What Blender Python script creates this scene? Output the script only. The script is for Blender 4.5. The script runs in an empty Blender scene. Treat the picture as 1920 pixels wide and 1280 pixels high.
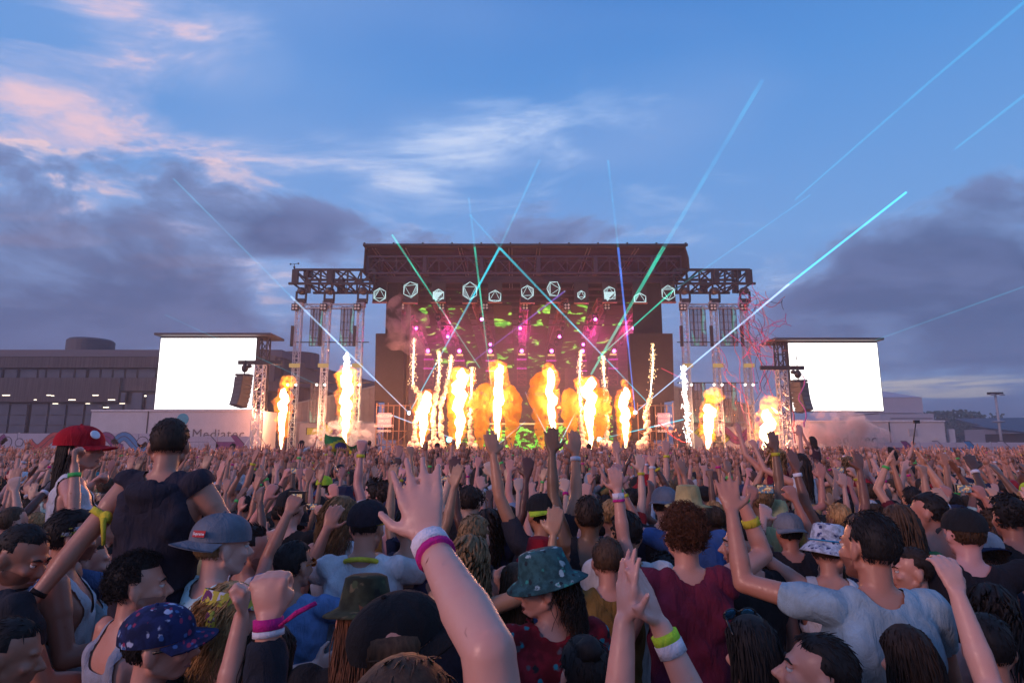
import bpy, math, random
import numpy as np
from mathutils import Vector, Matrix, noise as mnoise

# ---------------------------------------------------------------- camera, sky, sun, exposure
SC = bpy.context.scene
COL = SC.collection
F_PX = 1150.0                     # focal length in pixels of a 1920 wide frame
CAM_Z = 2.25
PITCH = math.atan((835 - 640) / F_PX)
cam_d = bpy.data.cameras.new('camera')
cam = bpy.data.objects.new('camera', cam_d); COL.objects.link(cam)
cam_d.sensor_width = 36.0
cam_d.lens = 36.0 * F_PX / 1920.0
cam_d.clip_start = 0.05
cam_d.clip_end = 6000.0
cam.location = (0, 0, CAM_Z)
cam.rotation_euler = (math.radians(90) + PITCH, 0, 0)
SC.camera = cam
SC.render.resolution_x = 1024; SC.render.resolution_y = 682
SC.view_settings.view_transform = 'Standard'
SC.view_settings.look = 'None'
SC.view_settings.exposure = 0.0
SC.view_settings.gamma = 1.0
SC.view_settings.use_curve_mapping = False
SC.cycles.use_denoising = True
SC.cycles.max_bounces = 5
SC.cycles.diffuse_bounces = 2
SC.cycles.glossy_bounces = 2
SC.cycles.transmission_bounces = 2
SC.cycles.transparent_max_bounces = 12
SC.cycles.volume_bounces = 0
SC.cycles.sample_clamp_indirect = 4.0
SC.cycles.caustics_reflective = False
SC.cycles.caustics_refractive = False

cp, sp = math.cos(PITCH), math.sin(PITCH)
def P(u, v, D):
    """world point at ground distance D that the photograph shows at pixel (u, v)"""
    x = (u - 960) / F_PX; y = (640 - v) / F_PX
    Y = cp - y * sp; Z = sp + y * cp
    return Vector((x * D / Y, D, CAM_Z + Z * D / Y))
def AE(u, v):
    """azimuth and elevation of a pixel"""
    d = P(u, v, 1.0) - Vector((0, 0, CAM_Z))
    d.normalize()
    return math.atan2(d.x, d.y), math.asin(d.z)

SUN_EL, SUN_AZ = math.radians(3.0), math.radians(-128)     # low, behind the camera's left shoulder
sun_d = bpy.data.lights.new('sun', 'SUN'); sun = bpy.data.objects.new('sun', sun_d); COL.objects.link(sun)
sun_d.energy = 2.0; sun_d.angle = math.radians(20); sun_d.color = (1.0, 0.55, 0.50)
_sd = Vector((math.sin(SUN_AZ) * math.cos(SUN_EL + .22), math.cos(SUN_AZ) * math.cos(SUN_EL + .22), math.sin(SUN_EL + .22)))
sun.rotation_euler = (-_sd).to_track_quat('-Z', 'Y').to_euler()

class NT:
    """small helper to write node trees"""
    def __init__(s, tree):
        s.t = tree; s.n = tree.nodes; s.l = tree.links
    def node(s, kind, **kw):
        n = s.n.new(kind)
        for k, v in kw.items(): setattr(n, k, v)
        return n
    def put(s, sock, v):
        if isinstance(v, bpy.types.NodeSocket): s.l.new(v, sock)
        elif v is not None:
            if sock.type == 'RGBA' and not isinstance(v, (int, float)) and len(v) == 3: v = (*v, 1)
            sock.default_value = v
    def math(s, op, a, b=None, c=None, clamp=False):
        n = s.node('ShaderNodeMath', operation=op, use_clamp=clamp)
        s.put(n.inputs[0], a)
        if b is not None: s.put(n.inputs[1], b)
        if c is not None: s.put(n.inputs[2], c)
        return n.outputs[0]
    def vmath(s, op, a, b=None):
        n = s.node('ShaderNodeVectorMath', operation=op)
        s.put(n.inputs[0], a)
        if b is not None: s.put(n.inputs[1], b)
        return n.outputs['Value'] if op in ('LENGTH', 'DOT_PRODUCT', 'DISTANCE') else n.outputs[0]
    def mix(s, f, a, b, blend='MIX'):
        n = s.node('ShaderNodeMix', data_type='RGBA', blend_type=blend)
        s.put(n.inputs[0], f); s.put(n.inputs[6], a); s.put(n.inputs[7], b)
        return n.outputs[2]
    def ramp(s, f, stops, interp='LINEAR'):
        n = s.node('ShaderNodeValToRGB'); r = n.color_ramp; r.interpolation = interp
        while len(r.elements) < len(stops): r.elements.new(0.5)
        for e, (p, c) in zip(r.elements, stops):
            e.position = p; e.color = (*c, 1) if len(c) == 3 else c
        s.put(n.inputs[0], f)
        return n.outputs[0]
    def smooth(s, x, a, b, lo=0.0, hi=1.0):
        n = s.node('ShaderNodeMapRange', interpolation_type='SMOOTHSTEP')
        s.put(n.inputs[0], x); s.put(n.inputs[1], a); s.put(n.inputs[2], b); s.put(n.inputs[3], lo); s.put(n.inputs[4], hi)
        return n.outputs[0]
    def noise(s, vec, scale, detail=4, rough=.55, dist=0.0, lac=2.0):
        n = s.node('ShaderNodeTexNoise')
        if vec is not None: s.put(n.inputs['Vector'], vec)
        n.inputs['Scale'].default_value = scale; n.inputs['Detail'].default_value = detail
        n.inputs['Roughness'].default_value = rough; n.inputs['Distortion'].default_value = dist
        n.inputs['Lacunarity'].default_value = lac
        return n.outputs[0]
    def mapping(s, vec, loc=(0, 0, 0), rot=(0, 0, 0), scale=(1, 1, 1)):
        n = s.node('ShaderNodeMapping')
        s.put(n.inputs[0], vec); n.inputs[1].default_value = loc; n.inputs[2].default_value = rot; n.inputs[3].default_value = scale
        return n.outputs[0]

def build_world():
    w = bpy.data.worlds.new('World'); SC.world = w; w.use_nodes = True
    t = NT(w.node_tree); t.n.clear()
    out = t.node('ShaderNodeOutputWorld'); bg = t.node('ShaderNodeBackground')
    t.l.new(bg.outputs[0], out.inputs[0])
    dirv = t.node('ShaderNodeTexCoord').outputs['Generated']
    dirv = t.vmath('NORMALIZE', dirv)
    sep = t.node('ShaderNodeSeparateXYZ'); t.l.new(dirv, sep.inputs[0])
    X, Y, Z = sep.outputs
    az = t.math('ARCTAN2', X, Y); el = t.math('ARCSINE', Z)
    sky = t.node('ShaderNodeTexSky', sky_type='NISHITA', sun_disc=False, sun_elevation=SUN_EL,
                 sun_rotation=SUN_AZ, altitude=50, air_density=1.3, dust_density=0.6, ozone_density=5.0)
    # dusk blue deepening towards the zenith, on top of the physical sky
    grad = t.ramp(t.math('DIVIDE', el, 1.2), [(0.0, (.185, .285, .52)), (.10, (.19, .34, .66)), (.26, (.175, .40, .80)),
                                              (.46, (.085, .30, .72)), (.66, (.035, .19, .58)), (1, (.02, .11, .40))])
    skyc = t.mix(1.0, sky.outputs[0], (.10, .10, .10), 'MULTIPLY')
    base = t.mix(0.12, grad, skyc)
    # cloud plane coordinates
    zz = t.math('ADD', t.math('MAXIMUM', Z, 0.0), 0.07)
    comb = t.node('ShaderNodeCombineXYZ')
    t.put(comb.inputs[0], t.math('DIVIDE', X, zz)); t.put(comb.inputs[1], t.math('DIVIDE', Y, zz)); comb.inputs[2].default_value = 0
    cpv = comb.outputs[0]
    comb2 = t.node('ShaderNodeCombineXYZ'); t.put(comb2.inputs[0], az); t.put(comb2.inputs[1], t.math('MULTIPLY', el, 1.9)); comb2.inputs[2].default_value = 0
    aev = comb2.outputs[0]
    comb3 = t.node('ShaderNodeCombineXYZ'); t.put(comb3.inputs[0], az); t.put(comb3.inputs[1], el); comb3.inputs[2].default_value = 0
    azel = comb3.outputs[0]
    def blobs(lst):
        acc = None
        for (u, v, su, sv, amp) in lst:
            a0, e0 = AE(u, v); kx, ky = F_PX / su, F_PX / sv
            n = t.node('ShaderNodeVectorMath', operation='MULTIPLY_ADD')
            t.put(n.inputs[0], azel); n.inputs[1].default_value = (kx, ky, 0); n.inputs[2].default_value = (-a0 * kx, -e0 * ky, 0)
            q = t.vmath('DOT_PRODUCT', n.outputs[0], n.outputs[0])
            g = t.smooth(q, 0.0, 2.2, amp, 0.0)
            acc = g if acc is None else t.math('ADD', acc, g)
        return acc
    # --- high thin cloud: streaks fanning up from the horizon
    wis = t.smooth(t.noise(t.mapping(cpv, (3.1, .7, 0), (0, 0, .75), (.85, 1.5, 1)), 1.9, 6, .64, .6), .28, .74)
    wis2 = t.smooth(t.noise(t.mapping(cpv, (9.1, 4.7, 0), (0, 0, .5), (.6, 1.2, 1)), .8, 3, .5, .3), .28, .72)
    wbias = blobs([(345, 70, 150, 80, .20), (435, 105, 90, 50, .14), (190, 165, 220, 60, .09), (110, 205, 150, 30, .08), (330, 268, 240, 40, .14), (40, 285, 120, 30, .10), (890, 240, 170, 50, .20), (1020, 255, 260, 60, .12), (780, 368, 90, 30, .14),
                   (1330, 450, 260, 110, .16), (1080, 330, 360, 130, .13), (650, 340, 380, 80, .11), (1400, 90, 560, 220, -.30), (230, 455, 300, 45, .18), (560, 230, 280, 80, .06), (640, 100, 220, 150, -.10), (1700, 300, 300, 160, -.12)])
    wraw = t.math('ADD', t.math('ADD', t.math('MULTIPLY', wis, .62), t.math('MULTIPLY', wis2, .28)), wbias)
    wm = t.smooth(wraw, .42, .86)
    wpink = t.smooth(az, -.62, -.12, 1.0, 0.0)
    wcol = t.mix(t.math('MULTIPLY', wpink, .75), (.33, .50, .82), (.42, .45, .70))
    veil = t.smooth(t.math('ADD', wis2, wbias), .25, .95, 0, .46)
    c1 = t.mix(veil, base, (.25, .40, .72))
    c1 = t.mix(t.math('MULTIPLY', wm, .80), c1, wcol)
    hot = t.smooth(wraw, .66, .98, 0, .85)
    c1 = t.mix(hot, c1, t.mix(wpink, (.58, .68, .88), (.86, .58, .62)))
    # --- low dark cumulus
    cn = t.smooth(t.noise(aev, 5.2, 7, .60, .35), .30, .70)
    cn2 = t.smooth(t.noise(t.mapping(aev, (5, 2, 0)), 2.3, 3, .5, .2), .30, .70)
    dbias = blobs([(150, 385, 340, 80, .34), (30, 350, 180, 55, .18), (475, 390, 170, 68, .30), (50, 540, 260, 110, .30), (450, 545, 170, 80, .24), (100, 245, 190, 55, .24), (660, 440, 200, 50, .20),
                   (1040, 425, 105, 62, .40), (1790, 490, 260, 100, .42), (1600, 505, 180, 60, .30), (1740, 620, 460, 85, .26), (880, 465, 340, 50, .26), (1250, 430, 200, 40, .14), (1880, 345, 150, 50, .24), (250, 610, 460, 70, .20), (1300, 560, 220, 80, -.16), (660, 600, 170, 70, -.10),
                   (1720, 722, 150, 24, -.40), (1330, 470, 170, 60, -.14), (330, 300, 160, 40, .12)])
    low = t.smooth(el, .06, .42, .24, -.40)
    draw = t.math('ADD', t.math('ADD', t.math('ADD', t.math('MULTIPLY', cn, .50), t.math('MULTIPLY', cn2, .20)), dbias), low)
    dm = t.smooth(draw, .40, .66)
    dense = t.smooth(draw, .50, 1.0)
    dcol = t.mix(dense, (.17, .26, .50), (.060, .092, .215))
    dcol = t.mix(t.math('MULTIPLY', t.smooth(cn, .45, 1.0), .50), dcol, (.15, .19, .38))
    c2 = t.mix(t.math('MULTIPLY', dm, .90), c1, dcol)
    # warm light on a few cloud edges low on the left, pale gaps low on the right
    rim = t.math('MULTIPLY', t.math('MULTIPLY', t.smooth(draw, .32, .42), t.smooth(draw, .56, .44)), t.smooth(az, -.75, -.05, .75, .10))
    c2 = t.mix(t.math('MULTIPLY', rim, t.smooth(t.noise(t.mapping(aev, scale=(1, 2.2, 1)), 8, 5), .46, .66)), c2, (.88, .62, .62))
    gap = t.math('MULTIPLY', blobs([(1720, 722, 120, 10, 1.0), (1690, 742, 60, 5, .8), (1840, 735, 40, 6, .9), (1800, 741, 40, 4, .7)]), t.smooth(t.noise(t.mapping(aev, scale=(1, 6, 1)), 9, 5), .38, .55))
    c2 = t.mix(t.math('MINIMUM', gap, 1.0), c2, (.80, .74, .66))
    # low purple haze line
    hz = t.smooth(el, -.02, .12, .55, 0)
    c2 = t.mix(hz, c2, (.17, .20, .40))
    t.put(bg.inputs[0], c2)
    bg.inputs[1].default_value = 1.18
    w.cycles.sampling_method = 'MANUAL'; w.cycles.sample_map_resolution = 512
build_world()

# ---------------------------------------------------------------- materials
MATS = {}
def mat(name, build):
    if name in MATS: return MATS[name]
    m = bpy.data.materials.new(name); m.use_nodes = True
    t = NT(m.node_tree); t.n.clear()
    out = t.node('ShaderNodeOutputMaterial')
    build(t, out)
    MATS[name] = m
    return m
def principled(t, out, color, rough=.6, metal=0.0, bump=None, bump_s=.3, spec=None, emis=None, emis_s=0.0, dist=.01):
    b = t.node('ShaderNodeBsdfPrincipled')
    t.put(b.inputs['Base Color'], color); t.put(b.inputs['Roughness'], rough); t.put(b.inputs['Metallic'], metal)
    if spec is not None: b.inputs['Specular IOR Level'].default_value = spec
    if bump is not None:
        bn = t.node('ShaderNodeBump'); bn.inputs['Strength'].default_value = bump_s; bn.inputs['Distance'].default_value = dist
        t.put(bn.inputs['Height'], bump); t.l.new(bn.outputs[0], b.inputs['Normal'])
    if emis is not None:
        t.put(b.inputs['Emission Color'], emis); t.put(b.inputs['Emission Strength'], emis_s)
    t.l.new(b.outputs[0], out.inputs[0])
    return b
def objc(t): return t.node('ShaderNodeTexCoord').outputs['Object']
def plain(name, col, rough=.6, metal=0.0, var=.18, scale=6.0, bump=.15):
    def f(t, out):
        v = objc(t)
        n = t.noise(v, scale, 6, .6); n2 = t.noise(v, scale * 9, 3, .6)
        k = t.smooth(t.math('ADD', t.math('MULTIPLY', n, .7), t.math('MULTIPLY', n2, .3)), .3, .7, 1 - var, 1 + var)
        c = t.mix(1.0, col, k, 'MULTIPLY')
        principled(t, out, c, t.smooth(n2, .3, .7, max(rough - .1, .05), min(rough + .1, 1)), metal, n2, bump)
    return mat(name, f)
def glow(name, col, s, noise=None):
    def f(t, out):
        e = t.node('ShaderNodeEmission'); t.put(e.inputs[0], col); e.inputs[1].default_value = s
        if noise:
            n = t.noise(objc(t), noise, 3); t.put(e.inputs[1], t.smooth(n, .25, .75, s * .55, s * 1.3))
        t.l.new(e.outputs[0], out.inputs[0])
    return mat(name, f)
def ocol(t): return t.node('ShaderNodeObjectInfo').outputs['Color']
def m_skin():
    def f(t, out):
        v = objc(t)
        n = t.noise(v, 9, 5, .6); n2 = t.noise(v, 90, 3, .6)
        c = t.mix(t.smooth(n, .35, .7, 0, .35), ocol(t), t.mix(1.0, ocol(t), (1.05, .72, .66), 'MULTIPLY'))
        b = principled(t, out, c, t.smooth(n2, .3, .7, .34, .52), 0, n2, .12, .5, dist=.004)
        b.inputs['Subsurface Weight'].default_value = 0.0
    return mat('skin', f)
def m_cloth():
    def f(t, out):
        v = objc(t)
        n = t.noise(v, 6, 5, .6); n2 = t.noise(v, 260, 2, .6); n3 = t.noise(t.mapping(v, scale=(1, 1, .35)), 16, 4, .55, .6)
        c = t.mix(1.0, ocol(t), t.smooth(n, .3, .72, .72, 1.15), 'MULTIPLY')
        principled(t, out, c, .86, 0, t.math('ADD', n3, t.math('MULTIPLY', n2, .10)), .9, .2, dist=.03)
    return mat('cloth', f)
def m_hair():
    def f(t, out):
        v = objc(t)
        n = t.noise(t.mapping(v, scale=(1, 1, .18)), 120, 3, .6); n2 = t.noise(v, 14, 3)
        c = t.mix(1.0, ocol(t), t.math('MULTIPLY', t.smooth(n, .25, .75, .65, 1.4), t.smooth(n2, .3, .7, .75, 1.25)), 'MULTIPLY')
        principled(t, out, c, .62, 0, n, .4, .25, dist=.004)
    return mat('hair', f)
def m_crowd():
    def f(t, out):
        a = t.node('ShaderNodeVertexColor', layer_name='tint')
        n = t.noise(objc(t), 14, 3, .6)
        c = t.mix(1.0, a.outputs[0], t.smooth(n, .3, .7, .75, 1.2), 'MULTIPLY')
        principled(t, out, c, .62, 0, n, .25, .3)
    return mat('crowd', f)
def m_floral(name, ground, petals, scale=26, soft=.0):
    """printed fabric: blossoms and leaves over a ground colour"""
    def f(t, out):
        v = objc(t)
        wv = t.vmath('ADD', v, t.vmath('MULTIPLY', t.node('ShaderNodeTexNoise').outputs[1], (.05, .05, .05)))
        n = t.noise(v, scale * .9, 4, .6)
        c = ground
        c = t.mix(t.smooth(n, .40, .62, 0, .7), c, tuple(x * .25 for x in ground))
        for i, p in enumerate(petals):
            vo = t.node('ShaderNodeTexVoronoi', feature='F1'); vo.inputs['Scale'].default_value = scale * (1 + .23 * i)
            t.put(vo.inputs['Vector'], t.mapping(v, (i * 3.7, i * 1.3, i * 2.1), (i, i * .7, 0), (1, 1 + .5 * (i % 2), 1)))
            k = t.math('ADD', vo.outputs[0], t.math('MULTIPLY', t.noise(v, scale * 2.6, 3), .55))
            sel = t.node('ShaderNodeSeparateColor'); t.l.new(vo.outputs[1], sel.inputs[0])
            on = t.math('GREATER_THAN', sel.outputs[0], .45)
            c = t.mix(t.math('MULTIPLY', t.smooth(k, .48, .60, 1, 0), on), c, p)
        principled(t, out, c, .85, 0, t.noise(v, 24, 4), .35, .2)
    return mat(name, f)
def m_dye():
    def f(t, out):
        v = objc(t)
        sp_ = t.node('ShaderNodeSeparateXYZ'); t.l.new(v, sp_.inputs[0])
        n = t.noise(v, 7, 5, .6, .6); n2 = t.noise(t.mapping(v, (4, 4, 4)), 16, 5, .65, .4)
        c = t.ramp(t.math('ADD', t.math('MULTIPLY', sp_.outputs[2], 1.6), t.math('MULTIPLY', n, .5)),
                   [(0, (.05, .25, .45)), (.45, (.10, .42, .55)), (.62, (.55, .78, .80)), (.8, (.75, .85, .85)), (1, (.5, .75, .8))])
        m = t.math('MULTIPLY', t.smooth(n2, .52, .60), t.smooth(n, .40, .55))
        c = t.mix(m, c, (.03, .16, .08))
        principled(t, out, c, .88, 0, t.noise(v, 20, 4), .4, .2)
    return mat('landscape_print', f)

# ---------------------------------------------------------------- mesh building
class MB:
    """collects closed shapes, build() links them as one mesh object"""
    def __init__(s): s.v = []; s.f = []
    def add(s, vs, fs):
        o = len(s.v); s.v.extend(vs); s.f.extend([tuple(i + o for i in f) for f in fs]); return s
    def box(s, c, d, M=None):
        x, y, z = (k / 2 for k in d); c = Vector(c)
        vs = [Vector((a * x, b * y, e * z)) for a in (-1, 1) for b in (-1, 1) for e in (-1, 1)]
        if M is not None: vs = [M @ q for q in vs]
        return s.add([c + q for q in vs], [(0, 1, 3, 2), (4, 6, 7, 5), (0, 4, 5, 1), (2, 3, 7, 6), (0, 2, 6, 4), (1, 5, 7, 3)])
    def bar(s, a, b, w, h=None, n=4, cap=True):
        a = Vector(a); b = Vector(b); h = h or w
        d = (b - a).normalized()
        up = Vector((0, 0, 1)) if abs(d.z) < .95 else Vector((0, 1, 0))
        x = d.cross(up).normalized(); y = x.cross(d).normalized()
        vs = []
        for p in (a, b):
            for k in range(n):
                q = 2 * math.pi * (k + .5) / n; r = .7071 if n == 4 else .5
                vs.append(p + x * math.cos(q) * w * r + y * math.sin(q) * h * r)
        fs = [(k, (k + 1) % n, n + (k + 1) % n, n + k) for k in range(n)]
        if cap: fs += [tuple(range(n - 1, -1, -1)), tuple(range(n, 2 * n))]
        return s.add(vs, fs)
    def tube(s, pts, radii, n=8, closed_ends=True, ell=1.0):
        pts = [Vector(p) for p in pts]
        R = []; m = len(pts)
        ref = None
        for i, p in enumerate(pts):
            d = (pts[min(i + 1, m - 1)] - pts[max(i - 1, 0)])
            d = d.normalized() if d.length > 1e-9 else Vector((0, 0, 1))
            if ref is None:
                ref = Vector((1, 0, 0)) if abs(d.x) < .9 else Vector((0, 1, 0))
            x = (ref - d * ref.dot(d)).normalized(); y = d.cross(x); ref = x
            r = radii[i] if not isinstance(radii, (int, float)) else radii
            R.append([p + x * math.cos(2 * math.pi * k / n) * r + y * math.sin(2 * math.pi * k / n) * r * ell for k in range(n)])
        vs = [q for r in R for q in r]
        fs = [(i * n + k, i * n + (k + 1) % n, (i + 1) * n + (k + 1) % n, (i + 1) * n + k) for i in range(m - 1) for k in range(n)]
        if closed_ends: fs += [tuple(range(n - 1, -1, -1)), tuple(range((m - 1) * n, m * n))]
        return s.add(vs, fs)
    def caps(s, p0, p1, r0, r1, n=10):
        """tapered capsule with round ends"""
        p0 = Vector(p0); p1 = Vector(p1); d = (p1 - p0); L = d.length; d = d / max(L, 1e-6)
        pts = []; rr = []
        for a in (-85, -50, -20): pts.append(p0 + d * r0 * math.sin(math.radians(a))); rr.append(r0 * math.cos(math.radians(a)))
        for a in (20, 50, 85): pts.append(p1 + d * r1 * math.sin(math.radians(a))); rr.append(r1 * math.cos(math.radians(a)))
        return s.tube(pts, rr, n)
    def ball(s, c, r, M=None, nu=12, nv=8, fn=None):
        c = Vector(c); r = Vector(r) if not isinstance(r, (int, float)) else Vector((r, r, r))
        vs = []; fs = []
        for j in range(nv + 1):
            ph = math.pi * j / nv - math.pi / 2
            for i in range(nu):
                th = 2 * math.pi * i / nu
                q = Vector((math.cos(ph) * math.cos(th), math.cos(ph) * math.sin(th), math.sin(ph)))
                if fn: q = q * fn(q)
                q = Vector((q.x * r.x, q.y * r.y, q.z * r.z))
                vs.append(c + (M @ q if M is not None else q))
        for j in range(nv):
            for i in range(nu):
                fs.append((j * nu + i, j * nu + (i + 1) % nu, (j + 1) * nu + (i + 1) % nu, (j + 1) * nu + i))
        return s.add(vs, fs)
    def disc(s, c, r, nrm=(0, -1, 0), n=16, th=.01):
        c = Vector(c); d = Vector(nrm).normalized()
        return s.bar(c, c + d * th, 2 * r, n=n) if n != 4 else s
    def prism(s, pts, off):
        """polygon pts pushed along off"""
        pts = [Vector(p) for p in pts]; off = Vector(off); n = len(pts)
        vs = pts + [p + off for p in pts]
        fs = [tuple(range(n - 1, -1, -1)), tuple(range(n, 2 * n))] + [(k, (k + 1) % n, n + (k + 1) % n, n + k) for k in range(n)]
        return s.add(vs, fs)
    def mesh(s, name, m=None, smooth=False):
        me = bpy.data.meshes.new(name)
        me.from_pydata([tuple(q) for q in s.v], [], s.f)
        if m: me.materials.append(m)
        if smooth: me.polygons.foreach_set('use_smooth', [True] * len(me.polygons))
        me.validate(); me.update()
        return me
    def build(s, name, m, parent=None, smooth=False, loc=None):
        o = bpy.data.objects.new(name, s.mesh(name, m, smooth)); COL.objects.link(o)
        if loc: o.location = loc
        if parent: o.parent = parent
        return o
def tag(o, label=None, cat=None, group=None, kind=None):
    if label: o['label'] = label
    if cat: o['category'] = cat
    if group: o['group'] = group
    if kind: o['kind'] = kind
    return o
def empty(name, loc=(0, 0, 0), rz=0.0):
    o = bpy.data.objects.new(name, None); COL.objects.link(o)
    o.location = loc; o.rotation_euler = (0, 0, rz); o.empty_display_size = .2
    return o
def link(name, me, parent=None, color=None):
    o = bpy.data.objects.new(name, me); COL.objects.link(o)
    if parent: o.parent = parent
    if color is not None: o.color = (*color, 1)
    return o
def text_mesh(name, body, size, depth, m, align='LEFT', bold=0.0, spacing=1.0):
    cu = bpy.data.curves.new(name, 'FONT'); cu.body = body; cu.size = size; cu.extrude = depth; cu.align_x = align
    cu.offset = bold; cu.space_character = spacing; cu.resolution_u = 2
    o = bpy.data.objects.new(name, cu); COL.objects.link(o)
    me = bpy.data.meshes.new_from_object(o.evaluated_get(bpy.context.evaluated_depsgraph_get()))
    bpy.data.objects.remove(o); bpy.data.curves.remove(cu)
    me.materials.clear(); me.materials.append(m); me.name = name
    return me

# ---------------------------------------------------------------- people
def arrs(me):
    n = len(me.vertices); V = np.empty(n * 3, np.float32); me.vertices.foreach_get('co', V); V = V.reshape(-1, 3)
    N = np.empty(n * 3, np.float32); me.vertices.foreach_get('normal', N); N = N.reshape(-1, 3)
    nl = len(me.loops); L = np.empty(nl, np.int32); me.loops.foreach_get('vertex_index', L)
    tot = np.empty(len(me.polygons), np.int32); me.polygons.foreach_get('loop_total', tot)
    st = np.empty(len(me.polygons), np.int32); me.polygons.foreach_get('loop_start', st)
    st = st[tot == 4]
    F = np.stack([L[st], L[st + 1], L[st + 2], L[st + 3]], 1)
    return V, N, F
def quick_mesh(name, V, F, m=None, smooth=True):
    me = bpy.data.meshes.new(name); V = np.asarray(V, np.float32); F = np.asarray(F, np.int32); nf, k = F.shape
    me.vertices.add(len(V)); me.vertices.foreach_set('co', V.ravel()); me.loops.add(nf * k); me.loops.foreach_set('vertex_index', F.ravel())
    me.polygons.add(nf); me.polygons.foreach_set('loop_start', np.arange(nf, dtype=np.int32) * k); me.polygons.foreach_set('loop_total', np.full(nf, k, np.int32))
    me.update(calc_edges=True)
    if m: me.materials.append(m)
    if smooth: me.polygons.foreach_set('use_smooth', [True] * len(me.polygons))
    me.update()
    return me
def remeshed(mb, voxel, smooth=2, tris=None, name='tmp', fac=.5):
    o = bpy.data.objects.new(name, mb.mesh(name)); COL.objects.link(o)
    r = o.modifiers.new('r', 'REMESH'); r.mode = 'VOXEL'; r.voxel_size = voxel
    s = o.modifiers.new('s', 'SMOOTH'); s.factor = fac; s.iterations = smooth
    me = bpy.data.meshes.new_from_object(o.evaluated_get(bpy.context.evaluated_depsgraph_get()))
    old = o.data; bpy.data.objects.remove(o); bpy.data.meshes.remove(old)
    return me
def clustered(V, F, cell, name, m):
    """merge vertices that share a grid cell (cell size per vertex, 0 keeps the vertex)"""
    V = np.asarray(V, np.float64); n = len(V); cell = np.broadcast_to(np.asarray(cell, float), (n,))
    keep = cell <= 0; c = np.where(keep, 1, cell)
    g = np.floor(V / c[:, None]).astype(np.int64) + 4096
    lev = (c * 2000).astype(np.int64)
    key = ((lev * 8192 + g[:, 0]) * 8192 + g[:, 1]) * 8192 + g[:, 2]
    key[keep] = -1 - np.arange(n)[keep]
    _, inv = np.unique(key, return_inverse=True); k = inv.max() + 1
    cnt = np.bincount(inv, minlength=k); NV = np.stack([np.bincount(inv, V[:, q], k) / cnt for q in range(3)], 1)
    G = inv[np.asarray(F)]
    T = np.concatenate([G[:, [0, 1, 2]], G[:, [0, 2, 3]]])
    T = T[(T[:, 0] != T[:, 1]) & (T[:, 1] != T[:, 2]) & (T[:, 0] != T[:, 2])]
    p, q, r = V[np.asarray(F)[:, 0]], V[np.asarray(F)[:, 1]], V[np.asarray(F)[:, 2]]
    fn = np.cross(q - p, r - p); vn = np.stack([sum(np.bincount(G[:, c], fn[:, a], k) for c in range(4)) for a in range(3)], 1)
    tn = np.cross(NV[T[:, 1]] - NV[T[:, 0]], NV[T[:, 2]] - NV[T[:, 0]])
    bad = (tn * (vn[T[:, 0]] + vn[T[:, 1]] + vn[T[:, 2]])).sum(1) < 0
    T[bad] = T[bad][:, ::-1]
    kk = np.sort(T, 1).astype(np.int64); _, first = np.unique((kk[:, 0] * k + kk[:, 1]) * k + kk[:, 2], return_index=True)
    return quick_mesh(name, NV, T[first], m)
def U(*a): return Vector(a).normalized()
def rotm(ax, deg): return Matrix.Rotation(math.radians(deg), 3, ax)

FINGER = [(-.034, .066, 1.0), (-.0115, .078, 1.05), (.0115, .073, 1.02), (.033, .056, .9)]   # offset towards little finger, length, curl factor
def hand(mb, w, d, n, thumb, kind='open', r=.0092, k=1.0):
    """palm and five fingers: wrist w, direction d, palm normal n, thumb side vector"""
    d = Vector(d).normalized(); n = Vector(n); n = (n - d * n.dot(d)).normalized()
    s = d.cross(n).normalized()
    if s.dot(Vector(thumb)) < 0: s = -s          # s points to the thumb
    pars = {'open': (6, 9), 'relax': (22, 4), 'fist': (78, 0), 'flat': (3, 3), 'point': (80, 0), 'hold': (42, 3), 'horns': (80, 2), 'cup': (30, 5)}[kind]
    tip = []
    for i, (off, L, cf) in enumerate(FINGER):
        curl, spread = pars
        if (kind == 'point' and i == 0) or (kind == 'horns' and i in (0, 3)): curl, spread = 6, 2
        lat = off * k
        base = w + d * .015 * k - s * lat * .55 * .8
        kn = w + d * (.088 - abs(lat) * .18) * k - s * lat
        mb.caps(base, kn, r * 1.45, r * 1.30, 8)
        ang = math.radians(spread) * (-(i - 1.5) / 1.5)
        fd = (d * math.cos(ang) + s * math.sin(ang)).normalized()
        p = kn; a = 0
        for j, fr in enumerate((.44, .32, .24)):
            a += curl * cf * (1.0 if j else .8)
            dd = (fd * math.cos(math.radians(a)) + n * math.sin(math.radians(a))).normalized()
            q = p + dd * L * fr * k * 1.06
            mb.caps(p, q, r * (1.08 - .12 * j), r * (1.0 - .12 * j), 8)
            p = q
    # flesh of the palm
    M = Matrix((s, d, n)).transposed()
    mb.ball(w + d * .05 * k, (.036 * k, .046 * k, .016 * k), M, 12, 8)
    tb = w + d * .022 * k + s * .022 * k
    if kind in ('fist', 'point', 'horns'):
        t1 = tb + (d * .75 + s * .5 + n * .45).normalized() * .042 * k; t2 = t1 + (d * .35 - s * .55 + n * .5).normalized() * .036 * k
    elif kind in ('hold', 'cup'):
        t1 = tb + (d * .7 + s * .6 + n * .45).normalized() * .045 * k; t2 = t1 + (d * .75 + s * .1 + n * .5).normalized() * .034 * k
    else:
        t1 = tb + (d * .55 + s * .85 + n * .15).normalized() * .046 * k; t2 = t1 + (d * .8 + s * .5 + n * .1).normalized() * .034 * k
    mb.caps(tb, t1, r * 1.5, r * 1.15, 8); mb.caps(t1, t2, r * 1.15, r * .9, 8)

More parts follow.
